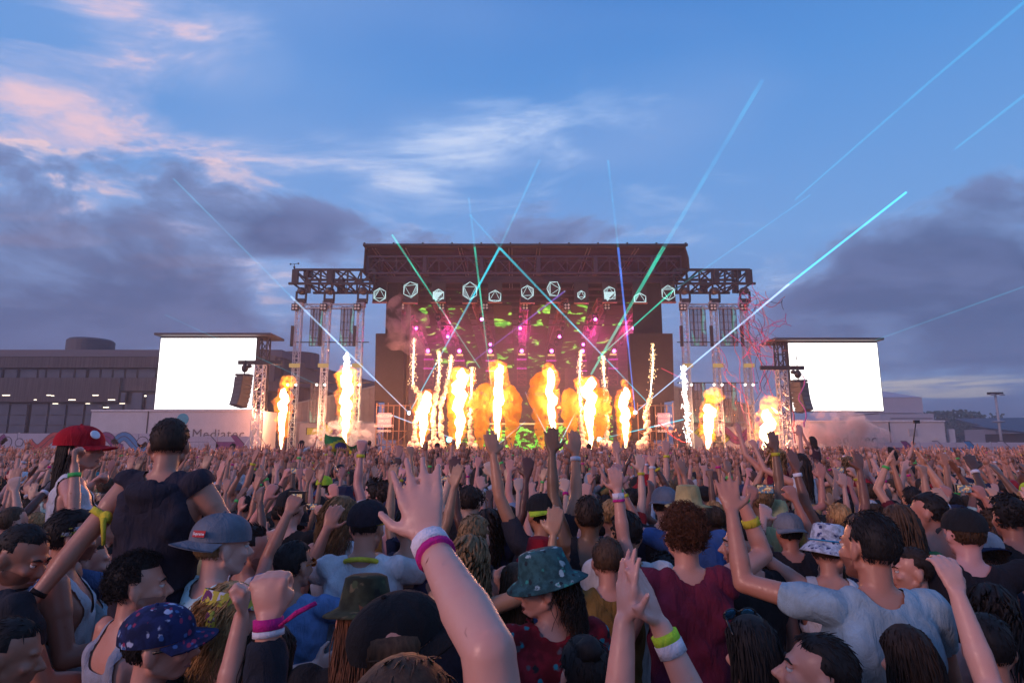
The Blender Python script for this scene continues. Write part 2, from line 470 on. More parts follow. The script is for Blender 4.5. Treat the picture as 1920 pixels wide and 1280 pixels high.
def Rz(a): return Matrix.Rotation(math.radians(a), 3, 'Z')
def Rx(a): return Matrix.Rotation(math.radians(a), 3, 'X')
def Ry(a): return Matrix.Rotation(math.radians(a), 3, 'Y')

def skeleton(pose):
    """joint positions of a 1.75 m person facing +Y with the feet on z = 0"""
    fem = pose.get('fem', False); seat = pose.get('seat', False)
    lean = pose.get('lean', 0); twist = pose.get('twist', 0); roll = pose.get('roll', 0)
    B = {}
    hz = .93
    B['pelvis'] = Vector((0, 0, hz))
    T = Rz(twist) @ Rx(-lean) @ Ry(roll)
    B['T'] = T
    B['chest'] = B['pelvis'] + T @ Vector((0, .0, .33))
    B['neck'] = B['pelvis'] + T @ Vector((0, -.012, .535))
    hy, hp, hr = pose.get('head', (0, 0, 0))
    H = Rz(twist * .6) @ Rz(hy) @ Rx(hp) @ Ry(hr)
    B['H'] = H
    B['headc'] = B['neck'] + T @ Vector((0, .012, .058)) + H @ Vector((0, .018, .105))
    sw = .158 if fem else .180
    for s, sg in (('L', -1), ('R', 1)):
        ua, fa = pose.get(s, ((sg * .22, -.05, -.97), (sg * .08, .25, -.95)))[:2]
        ua = Vector(ua).normalized(); fa = Vector(fa).normalized()
        up = max(0.0, ua.z)
        sh = B['pelvis'] + T @ Vector((sg * (sw - .028 * up), -.005, .49 + .055 * up))
        el = sh + ua * (.285 if not fem else .27)
        wr = el + fa * (.255 if not fem else .24)
        B['sh' + s], B['el' + s], B['wr' + s] = sh, el, wr
        hip = Vector((sg * .088, 0, hz - .02))
        if seat:
            kn = hip + Vector((sg * .09, .40, -.06)); an = kn + Vector((sg * -.02, -.03, -.42))
        else:
            kn = Vector((sg * .10, .03, .50)); an = Vector((sg * .11, -.02, .09))
        B['hip' + s], B['kn' + s], B['an' + s] = hip, kn, an
    return B

def body_prims(pose, B, det=True):
    mb = MB(); fem = pose.get('fem', False); fat = pose.get('fat', 1.0)
    T = B['T']; Pz = B['pelvis']
    def ring(y, z, hw, hd, e=2.4, n=20):
        out = []
        for k in range(n):
            a = 2 * math.pi * k / n; c, s_ = math.cos(a), math.sin(a)
            x = hw * math.copysign(abs(c) ** (2 / e), c); yy = hd * math.copysign(abs(s_) ** (2 / e), s_)
            out.append(Pz + T @ Vector((x, y + yy, z)))
        return out
    if fem:
        rows = [(0, -.13, .10, .07), (0, -.09, .16, .105), (0, -.02, .172, .112), (.005, .08, .142, .095), (.01, .17, .122, .085), (.01, .26, .135, .095), (.008, .34, .148, .104), (0, .43, .150, .095), (-.01, .49, .118, .07), (-.012, .53, .06, .055)]
    else:
        rows = [(0, -.13, .10, .07), (0, -.09, .15, .10), (0, -.02, .160, .108), (.003, .08, .150, .102), (.006, .17, .150, .102), (.006, .26, .165, .110), (.004, .35, .180, .118), (-.004, .43, .180, .108), (-.014, .495, .140, .075), (-.014, .535, .066, .060)]
    vs = []; fs = []; n = 20
    for (y, z, hw, hd) in rows: vs += ring(y, z, hw * (fat if z < .4 else 1), hd * (fat if z < .4 else 1))
    for i in range(len(rows) - 1):
        for k in range(n): fs.append((i * n + k, i * n + (k + 1) % n, (i + 1) * n + (k + 1) % n, (i + 1) * n + k))
    fs += [tuple(range(n - 1, -1, -1)), tuple(range((len(rows) - 1) * n, len(rows) * n))]
    mb.add(vs, fs)
    if fem:
        for sg in (-1, 1): mb.ball(Pz + T @ Vector((sg * .066, .088, .325)), (.056, .05, .056), T)
    else:
        for sg in (-1, 1):
            mb.ball(Pz + T @ Vector((sg * .078, .082, .375)), (.075, .035, .06), T)
            mb.ball(Pz + T @ Vector((sg * .09, -.085, .38)), (.07, .03, .10), T)
    # neck and trapezius
    hc = B['headc']; H = B['H']; nb = B['neck']; nr = .047 if fem else .056
    mb.caps(nb + T @ Vector((0, -.005, -.03)), hc + H @ Vector((0, -.022, -.06)), nr * 1.08, nr, 12)
    for s, sg in (('L', -1), ('R', 1)):
        sh = B['sh' + s]
        mb.caps(nb + T @ Vector((sg * .03, -.015, .0)), sh.lerp(nb, .25) + T @ Vector((0, -.01, -.012)), .044, .047, 10)
        a = 1.0 if not fem else .83
        a *= pose.get('arm', 1.0)
        el, wr = B['el' + s], B['wr' + s]; ud = (el - sh).normalized(); fd = (wr - el).normalized()
        mb.caps(sh - ud * .01, sh + ud * .09, .060 * a, .054 * a, 12)
        mb.caps(sh + ud * .08, el, .051 * a, .040 * a, 12)
        mb.caps(el, el + fd * .08, .040 * a, .043 * a, 12)
        mb.caps(el + fd * .075, wr, .043 * a, .027 * a, 12)
        hip, kn, an = B['hip' + s], B['kn' + s], B['an' + s]
        mb.caps(hip, kn, .088, .058, 12); mb.caps(kn, kn.lerp(an, .35), .058, .058, 12); mb.caps(kn.lerp(an, .3), an, .057, .036, 12)
        fw = Vector((sg * .12, 1, 0)).normalized()
        if not pose.get('seat'):
            heel = Vector((an.x, an.y - .03, .037)); toe = an + fw * .17; toe.z = .028
            mb.caps(heel, toe, .036, .027, 10); mb.caps(an, heel + fw * .03, .036, .036, 10)
        else:
            mb.caps(an, an + Vector((sg * .02, .16, -.09)), .036, .026, 10)
        # hand
        spec = pose.get(s)
        kind, pn = 'relax', None
        if spec and len(spec) > 2: kind = spec[2]
        if spec and len(spec) > 3: pn = Vector(spec[3])
        if pn is None: pn = Vector((0, 1, 0)) if fd.z > .2 else Vector((-sg, .2, 0))
        hd = fd if not (spec and len(spec) > 4) else Vector(spec[4])
        d0 = hd.normalized(); n0 = (pn - d0 * pn.dot(d0)).normalized()
        th = n0.cross(d0) * (1 if s == 'R' else -1)
        # thumb side: looking at the back of a right hand with fingers up the thumb is on the left
        th = -th if True else th
        B['hand' + s] = (wr, d0, n0)
        if det: hand(mb, wr, d0, n0, th, kind, r=pose.get('fr', .0098), k=1.0 if not fem else .92)
        else: mb.caps(wr, wr + d0 * .12, .026, .022, 8)
    # head
    def hp(x, y, z): return hc + H @ Vector((x, y, z))
    if pose.get('fem'): w = .96
    else: w = 1.0
    mb.ball(hp(0, -.012, .022), (.077 * w, .097, .094), H, 20, 14)
    mb.ball(hp(0, .028, -.035), (.063 * w, .068, .082), H, 16, 12)
    mb.ball(hp(0, .052, -.092), (.036 * w, .036, .030), H, 12, 8)
    for sg in (-1, 1):
        mb.caps(hp(sg * .056 * w, -.005, -.062), hp(sg * .024 * w, .055, -.100), .020, .019, 8)
        mb.ball(hp(sg * .079 * w, -.014, -.018), (.011, .022, .034), H @ Rz(sg * 18), 10, 8)
        mb.ball(hp(sg * .036 * w, .068, -.036), (.026, .024, .02), H, 10, 8)
    mb.ball(hp(0, .079, .017), (.050, .018, .013), H, 12, 8)
    mb.caps(hp(0, .090, -.002), hp(0, .117, -.040), .0095, .0135, 10)
    mb.ball(hp(0, .103, -.046), (.019, .013, .010), H, 10, 6)
    mz = -.079 if pose.get('mouth') else -.073
    mb.ball(hp(0, .088, mz + .008), (.023, .011, .008), H, 10, 6)
    mb.ball(hp(0, .085, mz - (.018 if pose.get('mouth') else .008)), (.020, .012, .009), H, 10, 6)
    return mb

def seg_dist(V, p0, p1):
    p0 = np.array(p0); p1 = np.array(p1); d = p1 - p0; L = float(d @ d)
    t = np.clip(((V - p0) @ d) / L, 0, 1); q = p0 + t[:, None] * d
    return np.linalg.norm(V - q, axis=1), t

def regions(V, B):
    T = np.array(B['T']); loc = (V - np.array(B['pelvis'])) @ T          # torso frame
    R = {'loc': loc}
    best = np.full(len(V), 1e9); who = np.zeros(len(V), np.int8); tt = np.zeros(len(V))
    def cand(i, p0, p1, r):
        d, t = seg_dist(V, p0, p1); d = d - r
        m = d < best; best[m] = d[m]; who[m] = i; tt[m] = t[m]
    cand(0, B['pelvis'], B['pelvis'].lerp(B['neck'], .86), .125)
    cand(1, B['neck'], B['headc'], .05); 
    d = np.linalg.norm(V - np.array(B['headc']), axis=1) - .10
    m = d < best; best[m] = d[m]; who[m] = 2
    for i, s in ((10, 'L'), (20, 'R')):
        cand(i, B['sh' + s], B['el' + s], .045); cand(i + 1, B['el' + s], B['wr' + s], .036)
        wr, d0, n0 = B['hand' + s]; cand(i + 2, wr, wr + d0 * .18, .03)
        cand(i + 5, B['hip' + s], B['kn' + s], .07); cand(i + 6, B['kn' + s], B['an' + s], .045)
        cand(i + 7, B['an' + s], B['an' + s] + Vector((0, .2, -.06)), .03)
    R['who'] = who; R['t'] = tt
    return R

def garment_mask(kind, V, B, R):
    loc = R['loc']; who = R['who']; t = R['t']; x, y, z = loc[:, 0], loc[:, 1], loc[:, 2]
    ax = np.abs(x)
    tors = (who == 0) | (((who == 10) | (who == 20)) & (t < .12)) | ((who == 1) & (z < .52))
    arm = (who == 10) | (who == 20)
    rn = np.sqrt(x ** 2 + (y + .01) ** 2)
    if kind in ('tee', 'long', 'sleeveless'):
        sl = .55 if kind == 'tee' else (1.1 if kind == 'long' else .05)
        m = ((who == 0) | (arm & (t < sl))) & (z > -.16)
        if kind == 'long': m |= ((who == 11) | (who == 21)) & (t < .9)
        m |= (who == 1) & (z < .575)
        m &= ~((z > .47) & (rn < .074))
        m &= ~((y > .02) & (z > .44) & (ax < .055))
        m &= who != 2
        return m
    if kind == 'tank':
        m = tors & (z > -.16)
        m &= ~((z > .33) & (ax > .128 + (z - .49) * -.05)) | ((z < .36) & tors & (z > -.16) & (ax < .155))
        m &= ~((z > .40) & (ax < .068))
        m &= ~((y > .02) & (z > .355) & (ax < .062))
        m &= ~((z > .33) & (ax > .135))
        return m
    if kind == 'crop':
        m = garment_mask('tank', V, B, R)
        return m & (z > .16)
    if kind == 'trousers':
        return (((who % 10 == 5) | (who % 10 == 6)) & (who > 9)) | ((who == 0) & (z < .03))
    if kind == 'shorts':
        return (((who % 10 == 5) & (t < .75)) & (who > 9)) | ((who == 0) & (z < .05))
    if kind == 'shoes':
        return (who % 10 == 7) & (who > 9)

def shell(V, N, F, mask, off, smooth=4, fold=.004, seed=0, loose=None, T=None):
    """cloth over the masked part of a body, lifted off the skin, with folds"""
    FF = F[mask[F].all(axis=1)]
    if not len(FF): return None
    idx, inv = np.unique(FF, return_inverse=True); FF = inv.reshape(-1, 4)
    n = len(idx); P_ = V[idx].astype(np.float64).copy(); Nn = N[idx].astype(np.float64)
    ed = np.concatenate([FF[:, [0, 1]], FF[:, [1, 2]], FF[:, [2, 3]], FF[:, [3, 0]]]).astype(np.int64)
    key, cnt = np.unique(ed.min(1) * n + ed.max(1), return_counts=True); E = np.stack([key // n, key % n], 1); bE = E[cnt == 1]
    isb = np.zeros(n, bool)
    if len(bE): isb[bE.ravel()] = True
    def lap(X, ed, w, sel):
        nn = len(X); i = np.concatenate([ed[:, 0], ed[:, 1]]); j = np.concatenate([ed[:, 1], ed[:, 0]])
        acc = np.stack([np.bincount(i, X[j, q], nn) for q in range(3)], 1); k = np.bincount(i, minlength=nn)
        avg = acc / np.maximum(k, 1)[:, None]
        X[sel] += w * (avg[sel] - X[sel])
    if len(bE):
        for _ in range(18): lap(P_, bE, .5, isb)
    Nn2 = Nn.copy()
    for _ in range(4): lap(Nn2, E, .6, np.ones(n, bool))
    Nn2 /= np.maximum(np.linalg.norm(Nn2, axis=1), 1e-6)[:, None]
    o = np.full(n, off)
    if loose is not None: o = o + loose(P_)
    o[isb] *= .55
    P_ += Nn2 * o[:, None]
    for _ in range(smooth): lap(P_, E, .45, ~isb)
    P_ += Nn2 * (off * .25)
    if fold > 0:
        q = P_ * 1.0; s = seed * 1.7
        w = (np.sin(q[:, 2] * 34 + 5 * np.sin(q[:, 0] * 9 + s) + s) * .5 + np.sin(q[:, 0] * 30 + q[:, 2] * 21 + 4 * np.sin(q[:, 1] * 11 + s * 2)) * .5
             + np.sin((q[:, 0] + q[:, 2]) * 55 + 3 * np.sin(q[:, 2] * 13 + s)) * .35)
        P_ += Nn2 * (w * fold * np.where(isb, .4, 1))[:, None]
    return P_, FF

SKULL = (.081, .101, .098)
def scalp_dir(rng, style, under=False):
    while True:
        a = rng.uniform(-math.pi, math.pi); z = rng.uniform(-.75, 1)
        r = math.sqrt(1 - z * z); d = Vector((r * math.sin(a), r * math.cos(a), z))
        if on_scalp(d) and not (under and d.z > .12): return d
def on_scalp(d):
    if d.y > .15: return d.z > .52 + .20 * (1 - abs(d.x))* (d.y)      # hairline over the forehead
    if d.y > -.25: return d.z > .05
    return d.z > -.62
def skull_pt(d, k=1.0):
    return Vector((d.x * SKULL[0] * k, -.012 + d.y * SKULL[1] * k, .022 + d.z * SKULL[2] * k))
def hair_mesh(style, locks, thick, seed, L=None, det=1.0, under=False):
    """scalp and locks, in the frame of the head"""
    rng = random.Random(seed); mb = MB()
    nu, nv = (28, 18) if det >= 1 else (14, 9)
    k = {'buzz': 1.012, 'short': 1.05, 'quiff': 1.05, 'curly': 1.12, 'long': 1.05, 'pony': 1.035, 'wavy': 1.06, 'bun': 1.035}.get(style, 1.05)
    vs = []; keep = []
    for j in range(nv + 1):
        z = math.sin(math.pi * j / nv - math.pi / 2)
        for i in range(nu):
            a = 2 * math.pi * i / nu; r = math.sqrt(max(0, 1 - z * z)); d = Vector((r * math.sin(a), r * math.cos(a), z))
            jit = 1 + .02 * mnoise.noise(d * 7 + Vector((seed % 97, 0, 0)))
            ok = on_scalp(d) and not (under and d.z > .45)
            vs.append(skull_pt(d, (k if ok else .93) * jit)); keep.append(ok)
    fs = []
    for j in range(nv):
        for i in range(nu):
            q = (j * nu + i, j * nu + (i + 1) % nu, (j + 1) * nu + (i + 1) % nu, (j + 1) * nu + i)
            if sum(keep[x] for x in q) >= 1: fs.append(q)
    mb.add(vs, fs)
    segs = {'long': 6, 'wavy': 7, 'pony': 4, 'curly': 4}.get(style, 2)
    G = []; RD = []
    for _ in range(locks):
        d = scalp_dir(rng, style, under); p = skull_pt(d, k - .03)
        nrm = Vector((d.x / SKULL[0], d.y / SKULL[1], d.z / SKULL[2])).normalized()
        th = thick * rng.uniform(.7, 1.3)
        pts = [p]
        if style in ('short', 'buzz', 'bun'):
            flow = Vector((d.x * .8, -.55 - .3 * d.z if d.y < .4 else .35, -.75 + .75 * max(d.z, 0)))
            flow = (flow - nrm * flow.dot(nrm)).normalized(); ln = (L or .03) * rng.uniform(.6, 1.3) * (.55 + .45 * max(0, d.z + .2))
            q = (flow * .9 + nrm * rng.uniform(.12, .38) + Vector([rng.uniform(-.28, .28) for _ in range(3)])).normalized()
            for s in range(1, segs + 1): pts.append(p + q * ln * s / segs - nrm * ln * .22 * (s / segs) ** 2)
        elif style == 'quiff':
            top = max(0, d.z); ln = (L or .030) * (.30 + .9 * top ** 2) * rng.uniform(.6, 1.2)
            q = (nrm * (.3 + .55 * top) + Vector((rng.uniform(-.3, .3), -.45, .1 - .7 * (1 - top)))).normalized()
            for s in range(1, segs + 1): pts.append(p + q * ln * s / segs + Vector((0, -.3, -.12)) * ln * (s / segs) ** 2)
        elif style == 'curly':
            ln = (L or .03) * rng.uniform(.5, 1.2); ph = rng.uniform(0, 6); a1 = nrm.cross(Vector((.3, .2, 1))).normalized(); a2 = nrm.cross(a1); cr = rng.uniform(.006, .013)
            for s in range(1, segs + 1):
                f = s / segs; pts.append(p + nrm * ln * f + (a1 * math.cos(ph + f * 6.5) + a2 * math.sin(ph + f * 6.5)) * cr)
        elif style in ('long', 'wavy'):
            ln = (L or .36) * rng.uniform(.75, 1.1); side = Vector((d.x, min(d.y, .15) - .25, 0)); side = side.normalized() if side.length > .05 else Vector((0, -1, 0))
            ph = rng.uniform(0, 6); am = .016 if style == 'wavy' else .004
            out = Vector((side.x * .085, side.y * .105 - .015, 0))
            for s in range(1, segs + 1):
                f = s / segs
                tgt = Vector((out.x * (1 + .35 * f), out.y * (1.05 + .25 * f), 0)); b = min(1, f * 2.2)
                q = p.lerp(tgt, b); q.z = p.z - ln * f * (.6 + .4 * f)
                e = Vector((q.x / .087, (q.y + .012) / .107, (q.z - .022) / .104))
                if e.length < 1.0: e.normalize(); q = Vector((e.x * .087, e.y * .107 - .012, e.z * .104 + .022))
                pts.append(q + Vector((math.sin(ph + f * 9) * am, math.cos(ph + f * 8) * am, 0)))
        elif style == 'pony':
            c = Vector((0, -.12, .05)); ln = (L or .3) * rng.uniform(.8, 1.1)
            if rng.random() < .55:
                p = c + Vector((rng.uniform(-.02, .02), rng.uniform(-.01, .02), rng.uniform(-.02, .02))); pts = [p]
                for s in range(1, segs + 1):
                    f = s / segs; pts.append(p + Vector((rng.uniform(-.01, .01) + (p.x) * f, -.06 * math.sin(f * 2.2), -ln * f * f * .6 - ln * f * .4)))
            else:
                for s in range(1, segs + 1): pts.append(p.lerp(c, s / segs) + nrm * .012 * math.sin(s / segs * 3.1))
        G.append(pts); RD.append([th * .9] + [th * (1 - .78 * s / segs) for s in range(1, segs + 1)])
    if G:
        A = np.array(G); R_ = np.array(RD); nl, ns = A.shape[:2]
        D_ = np.gradient(A, axis=1); D_ /= np.maximum(np.linalg.norm(D_, axis=2, keepdims=True), 1e-9)
        ref = np.array([.31, .47, .83]); X_ = np.cross(D_, ref); X_ /= np.maximum(np.linalg.norm(X_, axis=2, keepdims=True), 1e-9); Y_ = np.cross(D_, X_)
        W = np.stack([A + (X_ * math.cos(q) + Y_ * math.sin(q)) * R_[..., None] for q in (0, 2.094, 4.189)], 2).reshape(-1, 3)
        base = np.arange(nl * (ns - 1)); base = (base // (ns - 1) * ns + base % (ns - 1)) * 3
        fs = np.concatenate([np.stack([base + q, base + (q + 1) % 3, base + 3 + (q + 1) % 3, base + 3 + q], 1) for q in range(3)])
        mb.add(W.tolist(), fs.tolist())
    if style == 'bun': mb.ball((0, -.085, .085), (.045, .045, .042), None, 10, 8, fn=lambda q: 1 + .12 * math.sin(q.x * 9 + q.z * 7))
    return mb

def cap_parts(back=False, tilt=0, size=1.0, flat=True, det=1.0):
    """crown and brim of a baseball cap in the frame of the head"""
    nu = 24 if det >= 1 else 12; nv = 8 if det >= 1 else 5
    a, b, c = .088 * size, .109 * size, .098 * size
    M = Rx(tilt); cz = .028
    sgn = -1 if back else 1
    def tr(q): return M @ Vector((q[0], q[1] * sgn - .010, q[2])) + Vector((0, 0, cz))
    mb = MB(); vs = []
    for j in range(nv + 1):
        ph = (math.pi / 2) * j / nv * .985
        for i in range(nu):
            th = 2 * math.pi * i / nu
            seam = 1 + .012 * abs(math.cos(3 * th))
            zz = c * math.sin(ph) ** .82 if j else 0
            rr = math.cos(ph) ** .9
            vs.append(tr((a * rr * math.sin(th) * seam, b * rr * math.cos(th) * seam, zz - .006)))
    fs = [(j * nu + i, j * nu + (i + 1) % nu, (j + 1) * nu + (i + 1) % nu, (j + 1) * nu + i) for j in range(nv) for i in range(nu)]
    fs.append(tuple(range(nv * nu, (nv + 1) * nu)))
    mb.add(vs, fs)
    mb.ball(tr((0, 0, c - .004)), (.008, .008, .005), None, 8, 5)
    br = MB(); m = 14 if det >= 1 else 8; rows = 5; vs = []
    for side in (0, 1):
        for j in range(rows):
            f = j / (rows - 1)
            for i in range(m + 1):
                th = math.radians(-78 + 156 * i / m)
                inner = Vector((a * 1.0 * math.sin(th), b * 1.0 * math.cos(th)))
                ext = .072 * math.cos(th * .92) ** .55
                x = inner.x * (1 + .06 * f); y = inner.y + ext * f
                z = -.004 - .012 * f - (.02 if flat else .045) * (x / a) ** 2 * (.3 + .7 * f) - side * .004
                vs.append(tr((x, y, z)))
    st = m + 1; o = rows * st; fs = []
    for j in range(rows - 1):
        for i in range(m):
            q = (j * st + i, j * st + i + 1, (j + 1) * st + i + 1, (j + 1) * st + i)
            fs.append(q); fs.append(tuple(o + k for k in reversed(q)))
    for i in range(m):
        q = ((rows - 1) * st + i, (rows - 1) * st + i + 1); fs.append((q[1], q[0], o + q[0], o + q[1]))
    br.add(vs, fs)
    return mb, br, tr
def bucket_hat(det=1.0, brim=.055, crown=.095, droop=.045, size=1.0):
    nu = 28 if det >= 1 else 14
    prof = [(.0, crown), (.052, crown), (.070, crown - .008), (.080, crown * .45), (.089, .0), (.089 + brim * .5, -droop * .45), (.089 + brim, -droop), (.089 + brim, -droop - .004), (.088, -.006)]
    vs = []
    for (r, z) in prof:
        for i in range(nu):
            th = 2 * math.pi * i / nu; wob = 1 + .02 * math.sin(3 * th + r * 30)
            vs.append(Vector((r * size * .97 * math.sin(th) * wob, r * size * 1.2 * math.cos(th) * wob - .01, z * size + .04 + (.006 * math.sin(2 * th + 1) if r > .1 else 0))))
    fs = [((j + 1) * nu + i, (j + 1) * nu + (i + 1) % nu, j * nu + (i + 1) % nu, j * nu + i) for j in range(len(prof) - 1) for i in range(nu)]
    return MB().add(vs, fs)

SKINS = {'pale': (.64, .335, .265), 'fair': (.58, .275, .20), 'tan': (.47, .205, .135), 'olive': (.38, .16, .10), 'brown': (.19, .085, .05), 'dark': (.095, .043, .028)}
HAIRC = {'black': (.012, .010, .010), 'dark brown': (.028, .016, .011), 'brown': (.065, .034, .018), 'auburn': (.11, .040, .018), 'blond': (.38, .21, .085), 'fair': (.20, .12, .055)}
def ring_band(mb, c, d, r, h, n=14):
    c = Vector(c); d = Vector(d).normalized()
    return mb.bar(c - d * h / 2, c + d * h / 2, 2 * r, n=n)

class Figure:
    """a posed body and whatever is worn on it"""
    def __init__(s, pose, voxel=.008, smooth=2, tris=14000, name='person', coarse=.012, fine=0.0, skull=0.0):
        s.pose = pose; s.B = skeleton(pose)
        mb = body_prims(pose, s.B)
        raw = remeshed(mb, voxel, smooth)
        s.V, s.N, s.F = arrs(raw)
        s.R = regions(s.V, s.B)
        who = s.R['who']; cell = np.full(len(s.V), .034); mod = who % 10
        cell[(who > 9) & ((mod == 5) | (mod == 6) | (mod == 7))] = .08
        cell[(who > 9) & (mod < 2)] = coarse; cell[(who > 9) & (mod == 2)] = fine; cell[who == 2] = skull; cell[who == 1] = coarse
        cell[(who == 0) & (s.R['loc'][:, 2] > .30)] = .014
        s.body = clustered(s.V, s.F, cell, name, m_skin())
        bpy.data.meshes.remove(raw)
        s.headM = Matrix.Translation(s.B['headc']) @ s.B['H'].to_4x4()
    def garment(s, kind, name, material, off=.010, smooth=6, fold=.004, seed=1, cell=.013, loose=0.0):
        m = garment_mask(kind, s.V, s.B, s.R)
        lf = None
        if loose:
            pz = np.array(s.B['pelvis']); T = np.array(s.B['T'])
            def lf(Pn):
                z = ((Pn - pz) @ T)[:, 2]
                return loose * np.clip((.42 - z) / .35, 0, 1)
        r = shell(s.V, s.N, s.F, m, off, smooth, fold, seed, lf)
        if r is None: return None
        return clustered(r[0], r[1], cell, name, material)
def put_head(o, fig):
    o.location = fig.headM.to_translation(); o.rotation_euler = fig.headM.to_euler()
    return o

def face_parts(fig, root, iris=(.05, .03, .02), mouth=None, brow=(.02, .013, .01)):
    w = .96 if fig.pose.get('fem') else 1.0
    for sg in (-1, 1):
        e = MB().ball((0, 0, 0), .0122, None, 12, 8).build('eye', plain('eyeball', (.62, .58, .56), .25, var=.05), root, True)
        M = fig.headM @ Matrix.Translation((sg * .031 * w, .0805, -.004)); e.location = M.to_translation(); e.rotation_euler = M.to_euler()
        MB().ball((0, .0095, 0), (.0058, .0035, .0058), None, 10, 6).build('iris', plain('iris', iris, .2, var=.1), e, True)
        b = MB().tube([(sg * .014 * w, .097, .014), (sg * .030 * w, .094, .020), (sg * .048 * w, .080, .014)], [.0042, .0050, .0022], 6).build('eyebrow', m_hair(), root, True)
        b.color = (*brow, 1); put_head(b, fig)
        lid = MB().ball((sg * .031 * w, .0815, .0035), (.0155, .0125, .0075), Ry(sg * 6), 10, 6).build('eyelid', m_skin(), root, True)
        lid.color = root.color; put_head(lid, fig)
    if mouth == 'open':
        put_head(MB().ball((0, .089, -.080), (.017, .010, .014), None, 12, 8).build('mouth', plain('mouth_inside', (.05, .008, .008), .5), root, True), fig)
        put_head(MB().ball((0, .0935, -.072), (.013, .005, .004), None, 10, 6).build('teeth', plain('teeth', (.7, .66, .6), .3, var=.05), root, True), fig)
    l = MB()
    d = .014 if mouth == 'open' else .0035
    l.tube([(-.022, .084, -.0775), (-.008, .0955, -.0760 + d * .6), (0, .0965, -.0775 + d * .6), (.008, .0955, -.0760 + d * .6), (.022, .084, -.0775)], [.0015, .0042, .0040, .0042, .0015], 6)
    l.tube([(-.022, .084, -.0785), (0, .0945, -.0815 - d), (.022, .084, -.0785)], [.0015, .0052, .0015], 6)
    put_head(l.build('lips', plain('lips', (.36, .13, .11), .4, var=.1), root, True), fig)

def beard(fig, root, off=.0018):
    col = tuple(c * k for c, k in zip(root.color[:3], (.50, .46, .46)))
    q = (fig.V - np.array(fig.B['headc'])) @ np.array(fig.B['H']); x, y, z = np.abs(q[:, 0]), q[:, 1], q[:, 2]
    m = (z < -.040 - .35 * np.clip(.045 - x, 0, 1)) & (z > -.135) & (y > -.012) & ((fig.R['who'] == 2) | (fig.R['who'] == 1)) & (y + z * .55 > -.055)
    m &= ~((x < .021) & (z > -.091) & (z < -.062))
    r = shell(fig.V, fig.N, fig.F, m, off, 1, .0008, 1)
    if r is None: return
    link('beard', quick_mesh('beard', r[0], r[1], m_skin()), root, col)

def sunglasses(root, fig, lens=(.01, .01, .012), up=False, frame=(.01, .01, .01)):
    g = MB()
    for sg in (-1, 1):
        g.bar((sg * .062, .088, .004), (sg * .082, -.01, .0), .005, .008)
        g.tube([(sg * (.034 + .029 * math.cos(a)), .105 - abs(.029 * math.cos(a) * sg + .034 * sg) * .18, .0 + .022 * math.sin(a)) for a in [k * math.pi / 6 for k in range(13)]], .0030, 5)
    g.bar((-.008, .106, .005), (.008, .106, .005), .004)
    o = g.build('sunglasses', plain('glasses_frame_%02d' % int(frame[0] * 90), frame, .3), root, True)
    for sg in (-1, 1):
        l = MB().ball((sg * .034, .100, .0), (.028, .0055, .021), Rz(-sg * 11), 12, 6).build('lens', plain('lens_%d' % int(sum(lens) * 900), lens, .06, .0 if sum(lens) < .2 else .8, var=.3, scale=30), o, True)
    M = fig.headM if not up else fig.headM @ Matrix.Translation((0, -.030, .070)) @ Rx(26).to_4x4()
    o.location = M.to_translation(); o.rotation_euler = M.to_euler()
    return o

def wear_cap(root, fig, color, brimc=None, back=False, tilt=0, size=1.0, material=None, brim_mat=None, flat=True, det=1.0, yaw=0):
    cr, br, tr = cap_parts(back, tilt, size, flat, det)
    c = cr.build('cap', material or m_cloth(), root, True); c.color = (*color, 1); put_head(c, fig)
    b = br.build('brim', brim_mat or material or m_cloth(), c, True); b.color = (*(brimc or color), 1)
    if yaw:
        M = fig.headM @ Rz(yaw).to_4x4(); c.rotation_euler = M.to_euler()
    return c, tr

def bands(root, fig, lst):
    for (s, col, off, h) in lst:
        wr = fig.B['wr' + s]; el = fig.B['el' + s]; d = (wr - el).normalized()
        f = off / .255; r = .029 + .016 * f if f < .7 else .047
        r *= (.86 if fig.pose.get('fem') else 1.0) * fig.pose.get('arm', 1.0)
        o = ring_band(MB(), wr - d * off, d, r + .003, h).build('wristband', m_cloth(), root, True); o.color = (*col, 1)

def hero(pose, at, rz=0.0, scale=1.0, skin='fair', top=('tee', (.02, .02, .022)), bottom=('trousers', (.03, .035, .05)), hair=('short', 'dark brown'),
         label='', cat='person', band=(), voxel=.008, tris=14000, locks=650, face=None, top_mat=None, topname=None, hair_L=None, loose=.006, z=0.0, group=None, seed=1, off=.010, thick=.0032, under=False, stubble=False):
    fig = Figure(pose, voxel, 2, tris)
    root = link('person', fig.body, None, SKINS[skin] if isinstance(skin, str) else skin)
    root.location = (at[0], at[1], z); root.rotation_euler = (0, 0, math.radians(rz)); root.scale = (scale,) * 3
    tag(root, label, cat, group)
    if top:
        nm = topname or {'tee': 'shirt', 'tank': 'tank_top', 'crop': 'crop_top', 'sleeveless': 'sleeveless_top', 'long': 'long_sleeved_top'}[top[0]]
        me = fig.garment(top[0], nm, top_mat or m_cloth(), off, 5, .0075, seed, .012, loose)
        link(nm, me, root, top[1])
    if bottom:
        me = fig.garment(bottom[0], bottom[0], m_cloth(), .009, 6, .003, seed + 3, .07)
        link(bottom[0], me, root, bottom[1])
    if hair:
        h = hair_mesh(hair[0], int(locks * 1.6) if hair[0] in ('short', 'buzz', 'quiff') else int(locks * 1.2), thick, seed * 7 + 3, hair_L, 1.0, under).build('hair', m_hair(), root, True)
        h.color = (*HAIRC[hair[1]], 1); put_head(h, fig)
    if stubble: beard(fig, root)
    if face is not None: face_parts(fig, root, mouth=face if face else None, brow=HAIRC[hair[1]] if hair else (.02, .013, .01))
    bands(root, fig, band)
    return root, fig

